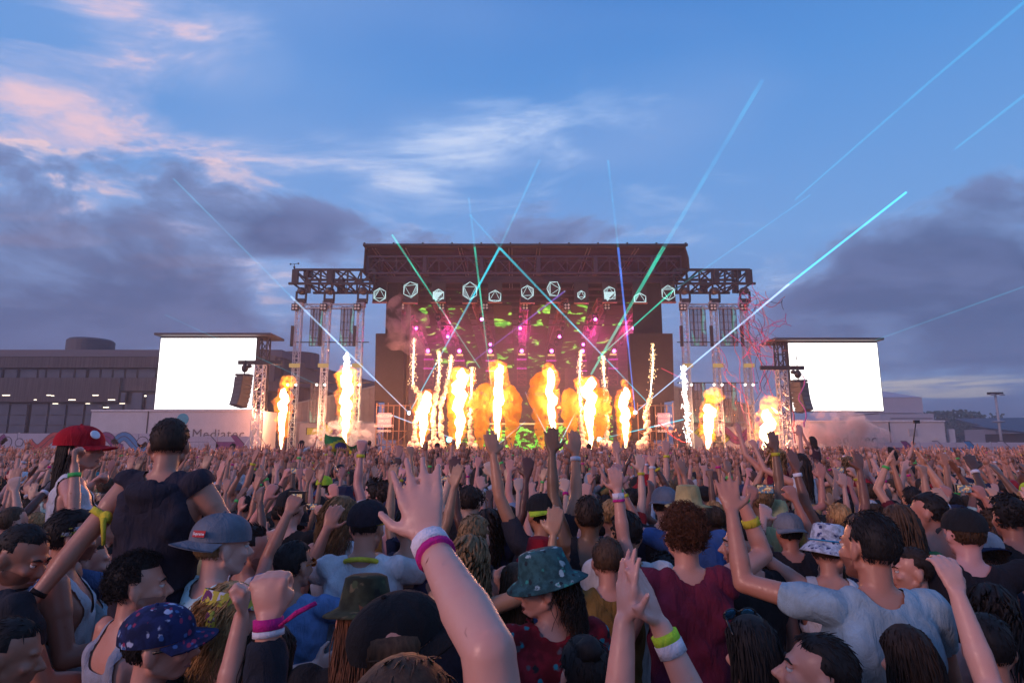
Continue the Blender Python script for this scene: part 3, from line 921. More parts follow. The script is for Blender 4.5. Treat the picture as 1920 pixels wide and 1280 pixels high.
def phone_mat():
    return mat('phone_screen', lambda t, out: (lambda v: principled(t, out, (.01, .01, .012), .15, emis=t.mix(t.smooth(t.noise(v, 45, 2), .42, .58), (.10, .16, .30), t.mix(t.smooth(t.noise(v, 90, 1), .5, .6), (.75, .25, .10), (.9, .7, .5))), emis_s=.5))(objc(t)))

# ---------------------------------------------------------------- the setting
STEEL = plain('black_steel', (.022, .022, .026), .5, .3)
ALU = plain('aluminium', (.52, .52, .54), .42, .75, scale=20)
DRAPE = plain('black_drape', (.014, .009, .013), .95, var=.3, scale=3)
DARK = plain('dark_cabinet', (.03, .028, .032), .6)
WHITEP = plain('white_panel', (.42, .41, .45), .55, var=.07, scale=1.2)
GREYP = plain('grey_panel', (.30, .30, .34), .6, var=.1)

def ground_mat():
    def f(t, out):
        v = objc(t); n = t.noise(v, .35, 6, .6); n2 = t.noise(v, 30, 4, .6)
        c = t.mix(n, (.035, .035, .036), (.06, .058, .055)); c = t.mix(t.smooth(n2, .5, .7, 0, .5), c, (.085, .08, .075))
        principled(t, out, c, .9, 0, n2, .4)
    return mat('asphalt', f)
g = MB().add([(-2500, -300, 0), (2500, -300, 0), (2500, 3200, 0), (-2500, 3200, 0)], [(0, 1, 2, 3)]).build('ground', ground_mat())
tag(g, kind='structure')

def truss(mb, a, b, w, h=None, bays=None, r=.05, br=None, sides='all', up=(0, 0, 1)):
    """box truss: four chords and lacing"""
    a = Vector(a); b = Vector(b); h = h or w; d = (b - a); L = d.length; d = d / L
    up = Vector(up)
    if abs(d.dot(up)) > .95: up = Vector((0, 1, 0))
    x = d.cross(up).normalized(); y = x.cross(d).normalized()
    cs = [x * sx * w / 2 + y * sy * h / 2 for sx, sy in ((-1, -1), (1, -1), (1, 1), (-1, 1))]
    for c in cs: mb.bar(a + c, b + c, r, cap=False)
    bays = bays or max(2, int(L / max(w, h)))
    br = br or r * .6
    for k in range(bays + 1):
        p = a + d * L * k / bays
        for i in range(4):
            mb.bar(p + cs[i], p + cs[(i + 1) % 4], br, cap=False)
        if k < bays:
            q = a + d * L * (k + 1) / bays
            for i in range(4):
                j = (i + 1) % 4
                (s, e) = (cs[i], cs[j]) if k % 2 == 0 else (cs[j], cs[i])
                mb.bar(p + s, q + e, br, cap=False)
    return mb

# ---- far hills and ground beyond
def hills():
    rng = random.Random(4); mb = MB(); n = 90; vs = []; D = 950
    for i in range(n + 1):
        x = -1500 + 3300 * i / n
        z = 34 + 9 * mnoise.noise(Vector((x * .004, 0, 0))) + 5 * mnoise.noise(Vector((x * .017, 3, 0))) + (8 if x > 300 else 0)
        vs += [Vector((x, D, -1)), Vector((x, D + 60, z * .75)), Vector((x, D + 260, z)), Vector((x, D + 900, -1))]
    fs = []
    for i in range(n):
        for k in range(3): fs.append((i * 4 + k, (i + 1) * 4 + k, (i + 1) * 4 + k + 1, i * 4 + k + 1))
    mb.add(vs, fs)
    tag(mb.build('hills', plain('hill_scrub', (.045, .06, .055), .95, var=.4, scale=.02), None, True), kind='structure')
hills()

# ---- hall on the left
def cladding():
    def f(t, out):
        v = objc(t); w = t.mapping(v, scale=(5.5, 5.5, .25))
        n = t.noise(w, 1.0, 5, .7); sp_ = t.node('ShaderNodeSeparateXYZ'); t.l.new(v, sp_.inputs[0])
        gap = t.math('FRACT', t.math('MULTIPLY', t.math('ADD', sp_.outputs[0], sp_.outputs[1]), 4.0))
        k = t.smooth(gap, .0, .14)
        c = t.mix(t.smooth(n, .32, .68), (.034, .028, .032), (.10, .082, .088)); c = t.mix(k, (.02, .018, .02), c)
        principled(t, out, c, .85, 0, k, .5)
    return mat('timber_cladding', f)
CLAD = cladding()
GLASS = mat('dark_glass', lambda t, out: principled(t, out, t.mix(t.noise(objc(t), .7, 3), (.03, .038, .06), (.09, .105, .14)), .08, 0, spec=.7))
ROOFB = plain('dark_blue_roof', (.045, .055, .095), .6, var=.1)
MULL = plain('mullion', (.012, .012, .016), .5)
LAMPW = glow('hall_lamp', (1, .86, .66), 3.0)
def zz(u, v, D): return P(u, v, D).z
def xx(u, v, D): return P(u, v, D).x
def hall():
    D = 72; root = empty('hall_building', (P(150, 835, D).x, D, 0))
    ox, oy = root.location.x, D
    def bx(name, m, u0, u1, v0, v1, d0, d1, par=root):
        x0, x1 = xx(u0, 740, D) - ox, xx(u1, 740, D) - ox; z1, z0 = zz(0, v0, D), zz(0, v1, D) if v1 < 834 else 0
        return MB().box(((x0 + x1) / 2, (d0 + d1) / 2, (z0 + z1) / 2), (x1 - x0, d1 - d0, z1 - z0)).build(name, m, par)
    bx('wall', plain('hall_wall', (.016, .015, .02), .8), -260, 520, 668, 840, 1.5, 22)
    bx('parapet', ROOFB, -260, 522, 655, 668, .2, 22)
    bx('cladding', CLAD, -260, 520, 668.2, 688, .3, 1.5)
    bx('cladding', CLAD, -260, 222, 708, 753, .0, 1.5)
    bx('cladding', CLAD, 222.3, 520, 708, 732, .3, 1.5)
    u = -240
    rng = random.Random(2)
    while u < 300:
        w = rng.choice((14, 22, 34, 26))
        f = bx('window', MULL, u, u + w, 689, 707.4, 1.15, 1.5)
        bx('pane', GLASS, u + 1.2, u + w - 1.2, 690.5, 706, 1.05, 1.15, f)
        u += w + rng.choice((1.5, 1.5, 4))
    u = -230
    for k in range(16):
        w = 33
        f = bx('window', MULL, u, u + w, 755, 812, .9, 1.5)
        for (a, b) in ((756.5, 776.5), (778, 796), (797.5, 811)):
            bx('pane', GLASS, u + 1.5, u + w - 1.5, a, b, .75, .9, f)
        u += w + (6 if k % 4 == 3 else 1.0)
        if u > 285: break
    for (u0, v0, w, h) in ((5, 740, 14, 1.6), (88, 740, 8, 1.4), (97, 741, 5, 1.4), (174, 740, 11, 1.6), (65, 748.5, 5, 1.4), (130, 748.5, 13, 1.6), (204, 748.5, 13, 1.6)):
        bx('lamp_strip', LAMPW, u0, u0 + w, v0, v0 + h, -.05, -.01)
    for (u0, v0, w, h) in ((94, 755.2, 10, 1.3), (156, 755.2, 8, 1.2), (190, 762, 10, 1.6), (220, 755, 10, 1.2), (256, 740, 13, 2.5), (278, 749, 10, 2)):
        bx('lamp_strip', LAMPW, u0, u0 + w, v0, v0 + h, .55, .6)
    for (u0, u1, v0, v1) in ((226, 236, 735, 755), (246, 268, 735, 768), (274, 292, 738, 768)):
        f = bx('window', MULL, u0, u1, v0, v1, .1, .3); bx('pane', GLASS, u0 + 1.2, u1 - 1.2, v0 + 1.5, v1 - 1.5, .02, .1, f)
    x0, x1 = xx(103, 645, D + 6) - ox, xx(183, 645, D + 6) - ox
    t = MB(); r = (x1 - x0) / 2; c = Vector(((x0 + x1) / 2, 6 + r, 0)); zb, zt = zz(0, 657, D) - 1, zz(0, 634, D + 6)
    t.tube([c + Vector((0, 0, zb)), c + Vector((0, 0, zt)), c + Vector((0, 0, zt + .25))], [r, r, r * .9], 28)
    t.build('roof_drum', plain('drum', (.055, .055, .075), .7), root, False)
    t = MB(); t.bar((xx(184, 0, D) - ox, 3, zz(0, 652, D)), (xx(234, 0, D) - ox, 3, zz(0, 652, D)), .3); t.bar((xx(233, 0, D) - ox, 3, zz(0, 655, D)), (xx(233, 0, D) - ox, 3, zz(0, 649.5, D)), .35)
    t.build('roof_rail', STEEL, root)
    # receding wing towards the stage
    A = P(505, 668, 73); Bq = P(712, 716, 108)
    A -= root.location; Bq -= root.location
    zt = A.z + root.location.z
    def wall(name, m, f0, f1, z0, z1, off, th=.5):
        d = Vector((Bq.x - A.x, Bq.y - A.y, 0)); p = Vector((A.x, A.y, 0)) + d * f0; q = Vector((A.x, A.y, 0)) + d * f1; nrm = Vector((d.y, -d.x, 0)).normalized()
        p += nrm * off; q += nrm * off
        return MB().prism([p + Vector((0, 0, z0)), q + Vector((0, 0, z0)), q + Vector((0, 0, z1)), p + Vector((0, 0, z1))], -nrm * th).build(name, m, root)
    wall('wall', plain('hall_wing', (.075, .06, .065), .85), 0, 1, 0, zt - 3.2, 0, 6)
    wall('parapet', plain('wing_roof', (.05, .045, .055), .7), -.02, 1, zt - 3.1, zt, 1.2, 7)
    wall('cladding', CLAD, .22, .52, 0, zt - 3.3, .25, .2)
    for (f0, f1) in ((.02, .2), (.55, .72), (.76, .95)):
        w = wall('window', MULL, f0, f1, 5.2, 8.6, .12, .1); 
        for k in range(2):
            a = f0 + (f1 - f0) * (k + .05) / 2; b = f0 + (f1 - f0) * (k + .95) / 2
            wall('pane', GLASS, a, b, 5.4, 8.4, .17, .04).parent = w
    m = A.lerp(Bq, .12); r = 2.6
    MB().tube([(m.x, m.y + 4, zt - .6), (m.x, m.y + 4, zt + 1.5)], r, 20).build('roof_drum', plain('drum', (.055, .055, .075), .7), root)
    an = MB()
    for (uu, vt) in ((588, 671), (597, 676)):
        q = P(uu, vt, 92) - root.location; an.bar((q.x, q.y, zt - .5), q, .06)
        for k in range(4): an.bar(q + Vector((-1 + k * .12, 0, -.2 * k)), q + Vector((1 - k * .12, 0, -.2 * k)), .04)
    an.build('roof_aerial', STEEL, root)
    tag(root, 'long dark hall with timber cladding and a round drum on its roof', 'building')
hall()

# ---- printed site fences
MUR = {'yellow': plain('print_yellow', (.46, .50, .07), .7), 'purple': plain('print_purple', (.16, .03, .15), .7), 'blue': plain('print_blue', (.02, .17, .38), .7),
       'grey': plain('print_grey', (.34, .32, .40), .7), 'line': plain('print_line', (.03, .03, .05), .7), 'red': plain('print_red', (.40, .05, .05), .7)}
def mural_fence(u0, u1, v0, D, label, seed, pale=False):
    x0, x1 = xx(u0, 830, D), xx(u1, 830, D); h = zz(0, v0, D); W = x1 - x0
    root = empty('site_fence', ((x0 + x1) / 2, D, 0)); rng = random.Random(seed)
    n = max(1, round(W / 2.6))
    for k in range(n):
        a = -W / 2 + W * k / n; b = -W / 2 + W * (k + 1) / n
        MB().box(((a + b) / 2, 0, h / 2), (b - a - .03, .06, h)).build('panel', plain('fence_print_ground', (.36, .34, .42), .7, var=.08, scale=1), root)
        MB().bar((a, .1, 0), (a, .1, h + .05), .06).build('post', ALU, root)
    def stroke(pts, w, m, y):
        vs = []
        for i, p in enumerate(pts):
            q = Vector(pts[min(i + 1, len(pts) - 1)]) - Vector(pts[max(i - 1, 0)]); nn = Vector((-q.y, q.x)).normalized() * w / 2
            vs += [Vector((p[0] + nn.x, y, p[1] + nn.y)), Vector((p[0] - nn.x, y, p[1] - nn.y))]
        fs = [(2 * i, 2 * i + 1, 2 * i + 3, 2 * i + 2) for i in range(len(pts) - 1)]
        MB().add(vs, fs).build('print', m, root)
    x = -W / 2 + .6; i = 0
    cols = ['yellow', 'purple', 'blue', 'red'] if not pale else ['grey', 'purple', 'grey', 'blue']
    while x < W / 2 - 2.2:
        c = MUR[cols[i % 4]]; k = (i * 3 + seed) % 3 if (i + seed) % 5 else 3; z0 = h - .62
        if k == 0:
            pts = [(x + 2.4 * s / 16, z0 + .42 * math.sin(s / 16 * 6.3 + i)) for s in range(17)]
            stroke(pts, .62, MUR['line'], -.036); stroke(pts, .54, c, -.041); stroke(pts, .05, MUR['line'], -.046)
        elif k == 1:
            for w_, m_, y_ in ((.0, MUR['line'], -.036), (.10, c, -.041)):
                MB().prism([(x + w_, y_, h - 1.3), (x + 2.0 - w_ * 1.6, y_, h - 1.3), (x + 1.0, y_, h - .1 - w_ * 1.8)], (0, .003, 0)).build('print', m_, root)
        elif k == 2:
            q = [(x, z0 + .28), (x + 1.3, z0 + .28), (x + .95, z0 + .75), (x + 1.35, z0 + .75), (x + 2.0, z0), (x + 1.35, z0 - .75), (x + .95, z0 - .75), (x + 1.3, z0 - .28), (x, z0 - .28)]
            cx = x + 1; 
            for s_, m_, y_ in ((1.07, MUR['line'], -.036), (1.0, c, -.041)):
                MB().prism([(cx + (a - cx) * s_, y_, z0 + (b - z0) * s_ * .9) for a, b in q], (0, .003, 0)).build('print', m_, root)
        else:
            for dx, r in ((.4, .42), (1.3, .3)):
                MB().prism([(x + dx + r * math.cos(a * .4), -.036, z0 + r * math.sin(a * .4)) for a in range(15)], (0, .003, 0)).build('print', MUR['line'], root)
                MB().prism([(x + dx + (r - .05) * math.cos(a * .4), -.041, z0 + (r - .05) * math.sin(a * .4)) for a in range(15)], (0, .003, 0)).build('print', MUR['grey'], root)
        x += rng.uniform(1.6, 2.4); i += 1
    tag(root, label, 'fence')
mural_fence(-120, 335, 812, 42.6, 'site fence printed with bold yellow ribbons and blue arrows before the hall', 3)
mural_fence(340, 476, 818, 42.4, 'pale grey printed site fence below the trailer lettering', 8, True)
mural_fence(1590, 2060, 829, 43.5, 'faded printed site fence running on past the right trailer', 5, True)
mural_fence(560, 706, 793, 47.5, 'printed fence panel under the left lighting towers', 11)
mural_fence(1292, 1420, 800, 47.5, 'printed fence panel under the right lighting towers', 21)

# ---- big screens on trailers
def screen_mat(name, tint):
    def f(t, out):
        v = objc(t); n = t.noise(v, 1.3, 5, .6)
        e = t.node('ShaderNodeEmission'); t.put(e.inputs[0], t.mix(n, (1, .98, .97), tint))
        e.inputs[1].default_value = 2.6
        t.l.new(e.outputs[0], out.inputs[0])
    return mat(name, f)
def big_screen(ul, ur, vt, vb, D, side, label, tint):
    x0, x1 = xx(ul, (vt + vb) / 2, D), xx(ur, (vt + vb) / 2, D); z0, z1 = zz(0, vb, D), zz(0, vt, D); W, H = x1 - x0, z1 - z0
    cx = (x0 + x1) / 2
    root = empty('led_screen', (cx, D, z0))
    MB().box((0, .25, H / 2), (W + .12, .5, H + .12)).build('cabinet', STEEL, root)
    nx, ny = 8, 6
    pm = MB().box((0, 0, 0), (W / nx - .012, .03, H / ny - .012)).mesh('led_panel', screen_mat('screen_' + tint[1], tint[0]))
    for i in range(nx):
        for j in range(ny):
            o = link('led_panel', pm, root); o.location = (-W / 2 + W * (i + .5) / nx, -.02, H * (j + .5) / ny)
    # roof lid overhangs towards the stage
    ov = 1.25
    a, b = (-W / 2 - .15, W / 2 + ov) if side < 0 else (-W / 2 - ov, W / 2 + .15)
    MB().prism([(a, -.7, H + .12), (b, -.7, H + .12), (b, 2.0, H + .12), (a, 2.0, H + .12)], (0, 0, .16)).build('lid', plain('lid', (.04, .04, .05), .6), root)
    s = W / 2 + .45 if side < 0 else -W / 2 - .45
    truss(MB(), (s, .35, -1.2), (s, .35, H + .1), .6, .6, 7, .09).build('side_mast', STEEL, root)
    tag(root, label, 'screen')
    return root
big_screen(296, 477, 634, 767, 44, -1, 'glowing white video screen above the trailer beside the timber hall', ((.96, .94, .97), 'a'))
big_screen(1482, 1650, 643, 770, 44, 1, 'glowing warm white video screen above the trailer veiled in pink smoke', ((1, .95, .88), 'b'))
TXT = plain('grey_lettering', (.10, .09, .11), .6)
def trailer(ul, ur, vt, D, label, tu, tv, seam, logo, window=None):
    x0, x1 = xx(ul, 800, D), xx(ur, 800, D); h = zz(0, vt, D); W = x1 - x0; cx = (x0 + x1) / 2
    root = empty('screen_trailer', (cx, D, 0))
    MB().box((0, 1.3, (h + .75) / 2), (W, 2.5, h - .75)).build('body', WHITEP, root)
    for s in (-.3, -.18, .3, .18):
        for y in (.35, 2.25): MB().tube([(W * s, y - .14, .5), (W * s, y + .14, .5)], .5, 18).build('wheel', plain('tyre', (.02, .02, .02), .9), root)
    MB().box((0, .02, h + .03), (W + .04, .12, .1)).build('top_rail', plain('rail', (.55, .54, .58), .5), root)
    MB().box((xx(seam, 800, D) - cx, .035, (h + .8) / 2), (.06, .05, h - .8)).build('door_seam', STEEL, root)
    me = text_mesh('lettering', 'Mediatec', 1.22, .006, TXT, spacing=1.05)
    o = link('lettering', me, root); o.rotation_euler = (math.radians(90), 0, 0)
    q = P(tu, tv, D); w = me.vertices and max(v.co.x for v in me.vertices) or 1
    o.location = (q.x - cx, .035, q.z)
    o.scale = ((xx(tu + 99, tv, D) - q.x) / w,) * 2 + (1,)
    if logo:
        c = P(logo[0], logo[1], D); MB().tube([(c.x - cx, .03, c.z), (c.x - cx, .046, c.z)], .42, 24).build('logo_dot', plain('teal_dot', (.01, .25, .36), .6), root)
    if window:
        a, b = P(window[0], window[2], D), P(window[1], window[3], D)
        w = MB().box(((a.x + b.x) / 2 - cx, .02, (a.z + b.z) / 2), (b.x - a.x, .06, a.z - b.z)).build('vent', GREYP, root)
        MB().box(((a.x + b.x) / 2 - cx, .03, a.z + .75), (3.0, .05, .05)).build('awning_rail', STEEL, root)
    tag(root, label, 'trailer')
trailer(168, 492, 770, 43.4, 'white screen trailer lettered in grey with a teal dot', 358, 822, 275, (342, 786))
trailer(1474, 1772, 790, 44.4, 'white screen trailer half hidden in smoke with a small square vent', 1546, 832, 1668, None, (1704, 1721, 804, 817))
# white panel standing at the end of the right trailer
q = P(1782, 804, 45); tag(MB().box((q.x, 45, q.z / 2), (.42, .25, q.z)).build('generator_cabinet', WHITEP), 'narrow white cabinet at the end of the smoke veiled trailer', 'cabinet')

# ---- delay towers with hung speakers
def speaker_tower(ut, vt, ub, D, ua, side, label):
    top = P(ut, vt, D); bx_ = P(ub, 830, D).x
    root = empty('speaker_tower', (top.x, D, 0)); h = top.z
    m = truss(MB(), (0, 0, 0), (0, 0, h), .52, .52, int(h / .42), .06, .04).build('mast', ALU, root)
    b0, b1 = -side * 1.5, side * 1.35
    z = h + .12
    MB().bar((b0, -.3, z), (b1, -.3, z), .16, .26).build('top_beam', STEEL, root)
    st = MB()
    for s in (-1, 1):
        for y in (-1, 1): st.bar((0, 0, h * .45), (s * 1.5, y * 1.4, .05), .04)
    st.build('outrigger', ALU, root)
    tag(root, label, 'tower')
    return root, h
def line_array(u, vt, vb, D, side, label, nc=7):
    a, b = P(u, vt, D), P(u, vb, D); L = a.z - b.z
    root = empty('line_array', (a.x, D, a.z)); hgt = L / nc
    ang = 0; p = Vector((0, 0, 0))
    for k in range(nc):
        ang = 2 + 14 * (k / (nc - 1)) ** 1.6
        M = Matrix.Rotation(math.radians(side * 38), 3, 'Z') @ Matrix.Rotation(math.radians(-ang), 3, 'X')
        c = p + M @ Vector((0, 0, -hgt / 2))
        cab = MB()
        w, d, hh = 1.05, .75, hgt - .018
        prof = [(-w / 2, -d / 2), (w / 2, -d / 2), (w / 2 * .78, d / 2), (-w / 2 * .78, d / 2)]
        cab.add([c + M @ Vector((x, y, zq * hh / 2)) for zq in (-1, 1) for x, y in prof], [(3, 2, 1, 0), (4, 5, 6, 7), (0, 1, 5, 4), (1, 2, 6, 5), (2, 3, 7, 6), (3, 0, 4, 7)])
        o = cab.build('cabinet', DARK, root)
        MB().box(c + M @ Vector((0, -d / 2 - .012, 0)), (w * .9, .02, hh * .8), M).build('grille', plain('grille', (.06, .045, .05), .5), o)
        p = p + M @ Vector((0, 0, -hgt))
    MB().box((0, 0, .09), (.9, .7, .14)).build('fly_frame', STEEL, root)
    h = MB(); h.ball((.0, 0, .55), (.22, .2, .28), None, 12, 8); h.bar((0, 0, .1), (0, 0, .4), .06); h.ball((-.28 * side, 0, .68), (.18, .15, .14), None, 10, 6); h.bar((0, 0, .7), (0, 0, 1.75), .03)
    h.build('hoist', STEEL, root, True)
    tag(root, label, 'speakers', 'flown speaker columns beside the screens')
speaker_tower(489, 684, 484, 40, 460, -1, 'white lattice speaker tower overlapping the screen beside the hall')
speaker_tower(1465, 694, 1474, 40, 1496, 1, 'white lattice speaker tower overlapping the smoke veiled screen')
line_array(458, 706, 763, 39.6, -1, 'curved column of dark speakers against the screen beside the hall')
line_array(1497, 717, 772, 39.6, 1, 'curved column of dark speakers against the smoke veiled screen', 6)

# ---- right background
def marquee():
    root = empty('marquee', (P(1668, 830, 82).x, 82, 0)); ox = root.location.x
    TENT = plain('tent_canvas', (.42, .40, .46), .8, var=.06)
    a = P(1610, 749, 82).x - ox; b = P(1692, 749, 82).x - ox; zt = zz(0, 749, 82); za = zz(0, 728, 82)
    MB().add([(a, -4, zt), (b, -4, zt), (b, 6, zt), (a, 6, zt), ((a + b) / 2 - .8, 1, za)], [(0, 1, 4), (1, 2, 4), (2, 3, 4), (3, 0, 4)]).build('peak', TENT, root)
    MB().box(((a + b) / 2, 1, zt - 1.0), (b - a - .05, 9.9, 1.96)).build('valance', TENT, root)
    MB().box(((a + b) / 2 + .4, 1, zt - 2.6), (b - a + .9, 11, 1.0)).build('lower_roof', TENT, root)
    MB().box(((a + b) / 2, 1, (zt - 3.1) / 2), (b - a - .6, 9, zt - 3.1)).build('wall', GREYP, root)
    tag(root, 'pale pointed marquee roof rising beyond the smoke veiled screen', 'tent')
marquee()
def shed(u0, u1, vt, D, label, m, name='shed', ov=1.0, pitch=1.2):
    x0, x1 = xx(u0, 800, D), xx(u1, 800, D); h = zz(0, vt, D); root = empty(name, ((x0 + x1) / 2, D, 0)); W = x1 - x0
    MB().box((0, 5, (h - .4) / 2), (W - 2 * ov, 9, h - .4)).build('wall', m, root)
    MB().add([(-W / 2, -.5, h - .4), (W / 2, -.5, h - .1), (W / 2, 10.5, h + pitch), (-W / 2, 10.5, h + pitch - .3), (-W / 2, -.5, h - .65), (W / 2, -.5, h - .35), (W / 2, 10.5, h + pitch - .3), (-W / 2, 10.5, h + pitch - .6)],
             [(0, 1, 2, 3), (7, 6, 5, 4), (0, 4, 5, 1), (1, 5, 6, 2), (2, 6, 7, 3), (3, 7, 4, 0)]).build('roof', ROOFB, root)
    for k in range(3):
        w = MB().box((-W * .3 + k * W * .3, .46, h * .5), (W * .18, .1, h * .25)).build('window', MULL, root); MB().box((-W * .3 + k * W * .3, .39, h * .5), (W * .15, .06, h * .21)).build('pane', GLASS, w)
    tag(root, label, 'building')
shed(1640, 1738, 774, 95, 'dark flat roofed shed between the marquee and the tree', plain('shed_wall', (.06, .06, .075), .8))
shed(1640, 1775, 789, 150, 'long low dark building behind the flat roofed shed', plain('far_wall', (.07, .07, .09), .8))
shed(1860, 2080, 800, 130, 'low pale roofed building behind the light pole', plain('far_pale', (.2, .2, .26), .8), pitch=2.5)
shed(1930, 2120, 806, 85, 'dark shed standing right of the light pole', plain('far_dark', (.05, .045, .06), .8))
def light_pole():
    p = P(1878, 830, 66); t = P(1864, 739, 66); root = empty('light_pole', (p.x, 66, 0)); h = t.z
    MB().tube([(0, 0, 0), (0, 0, h)], [.16, .11], 12).build('pole', GREYP, root, True)
    MB().box((0, 0, h + .1), (1.55, .3, .24)).build('crossarm', STEEL, root)
    for s in (-1, 1):
        MB().box((s * .5, -.25, h - .05), (.42, .35, .12), Rx(18)).build('floodlight', GREYP, root)
    MB().ball((0, 0, h * .62), (.75, .3, .10), None, 12, 5).build('lower_lamp', GREYP, root, True)
    tag(root, 'tall grey light pole with a flat crossarm and two lower lamps', 'light pole')
light_pole()
LEAF = mat('leaf', lambda t, out: principled(t, out, t.mix(t.noise(objc(t), 3, 3), (.02, .035, .02), (.05, .075, .04)), .8))
BARK = plain('bark', (.05, .04, .035), .9)
def tree(u, vt, D, w, label, seed):
    rng = random.Random(seed); p = P(u, 830, D); top = zz(u, vt, D); root = empty('tree', (p.x, D, 0)); R = w / 2
    tk = MB(); tk.tube([(0, 0, 0), (.1, 0, top * .3), (0, .1, top * .6)], [R * .09, R * .07, R * .03], 8)
    for k in range(7):
        a = k * 2.4; tk.tube([(0, 0, top * (.25 + .04 * k)), (math.cos(a) * R * .4, math.sin(a) * R * .4, top * (.45 + .04 * k)), (math.cos(a) * R * .75, math.sin(a) * R * .75, top * (.5 + .05 * k))], [R * .04, R * .025, R * .008], 5)
    tk.build('trunk', BARK, root, True)
    cl = [(Vector((rng.uniform(-.75, .75) * R, rng.uniform(-.75, .75) * R, top * rng.uniform(.38, .9))), rng.uniform(.2, .42) * R) for _ in range(22)]
    cl = [(c * (1 if c.z < top * .7 else 1), r * (1.15 - .4 * max(0, c.z / top - .6))) for c, r in cl]
    lf = MB(); s = R * .055
    for _ in range(2600):
        c, r = rng.choice(cl); d = Vector([rng.gauss(0, 1) for _ in range(3)]).normalized(); q = c + d * r * rng.uniform(.55, 1.05)
        q.z = min(q.z, top); a = Vector([rng.gauss(0, 1) for _ in range(3)]).normalized() * s; b = Vector([rng.gauss(0, 1) for _ in range(3)]).normalized() * s
        lf.add([q - a, q + b, q + a, q - b], [(0, 1, 2, 3)])
    lf.build('crown', LEAF, root)
    tag(root, label, 'tree')
tree(1812, 772, 210, 22, 'tall dark rounded tree left of the light pole', 1)
tree(1786, 785, 205, 13, 'small dark tree against the tall rounded one', 2)
tree(1836, 789, 230, 18, 'low dark tree between the tall rounded one and the light pole', 3)

# ---------------------------------------------------------------- the stage
SX = P(984, 640, 45).x            # centre line of the stage
DECK = 1.75
ROOFM = plain('roof_skin', (.016, .008, .016), .8, var=.25, scale=1.5)
def led_mat(name, cols, density, strength, scale=(2.2, 2.2, 5.0), seed=0.0, base=(.012, .010, .012), rot=.5):
    """dark LED surface with bright brush strokes"""
    def f(t, out):
        v = objc(t)
        n = t.noise(t.mapping(v, (seed, seed * 2, seed), (rot * .4, rot, rot * .7), scale), 1.0, 2, .45, 1.6)
        k = t.smooth(n, density, density + .045)
        n2 = t.noise(t.mapping(v, (seed + 4, 1, 2), (0, rot, 0)), 1.7, 3)
        c = t.mix(t.smooth(n2, .35, .65), cols[0], cols[1])
        sp_ = t.node('ShaderNodeSeparateXYZ'); t.l.new(v, sp_.inputs[0])
        row = t.math('FRACT', t.math('MULTIPLY', sp_.outputs[2], 3.2)); lines = t.smooth(t.math('ABSOLUTE', t.math('SUBTRACT', row, .5)), .30, .44, 1.0, .45)
        b = principled(t, out, base, .6, 0, None)
        t.put(b.inputs['Emission Color'], c)
        t.put(b.inputs['Emission Strength'], t.math('MULTIPLY', t.math('MULTIPLY', k, lines), t.math('MULTIPLY', t.smooth(n2, .3, .7, .25, 1.0), strength)))
    return mat(name, f)
GREEN = [(.10, .95, .06), (.45, .85, .10)]

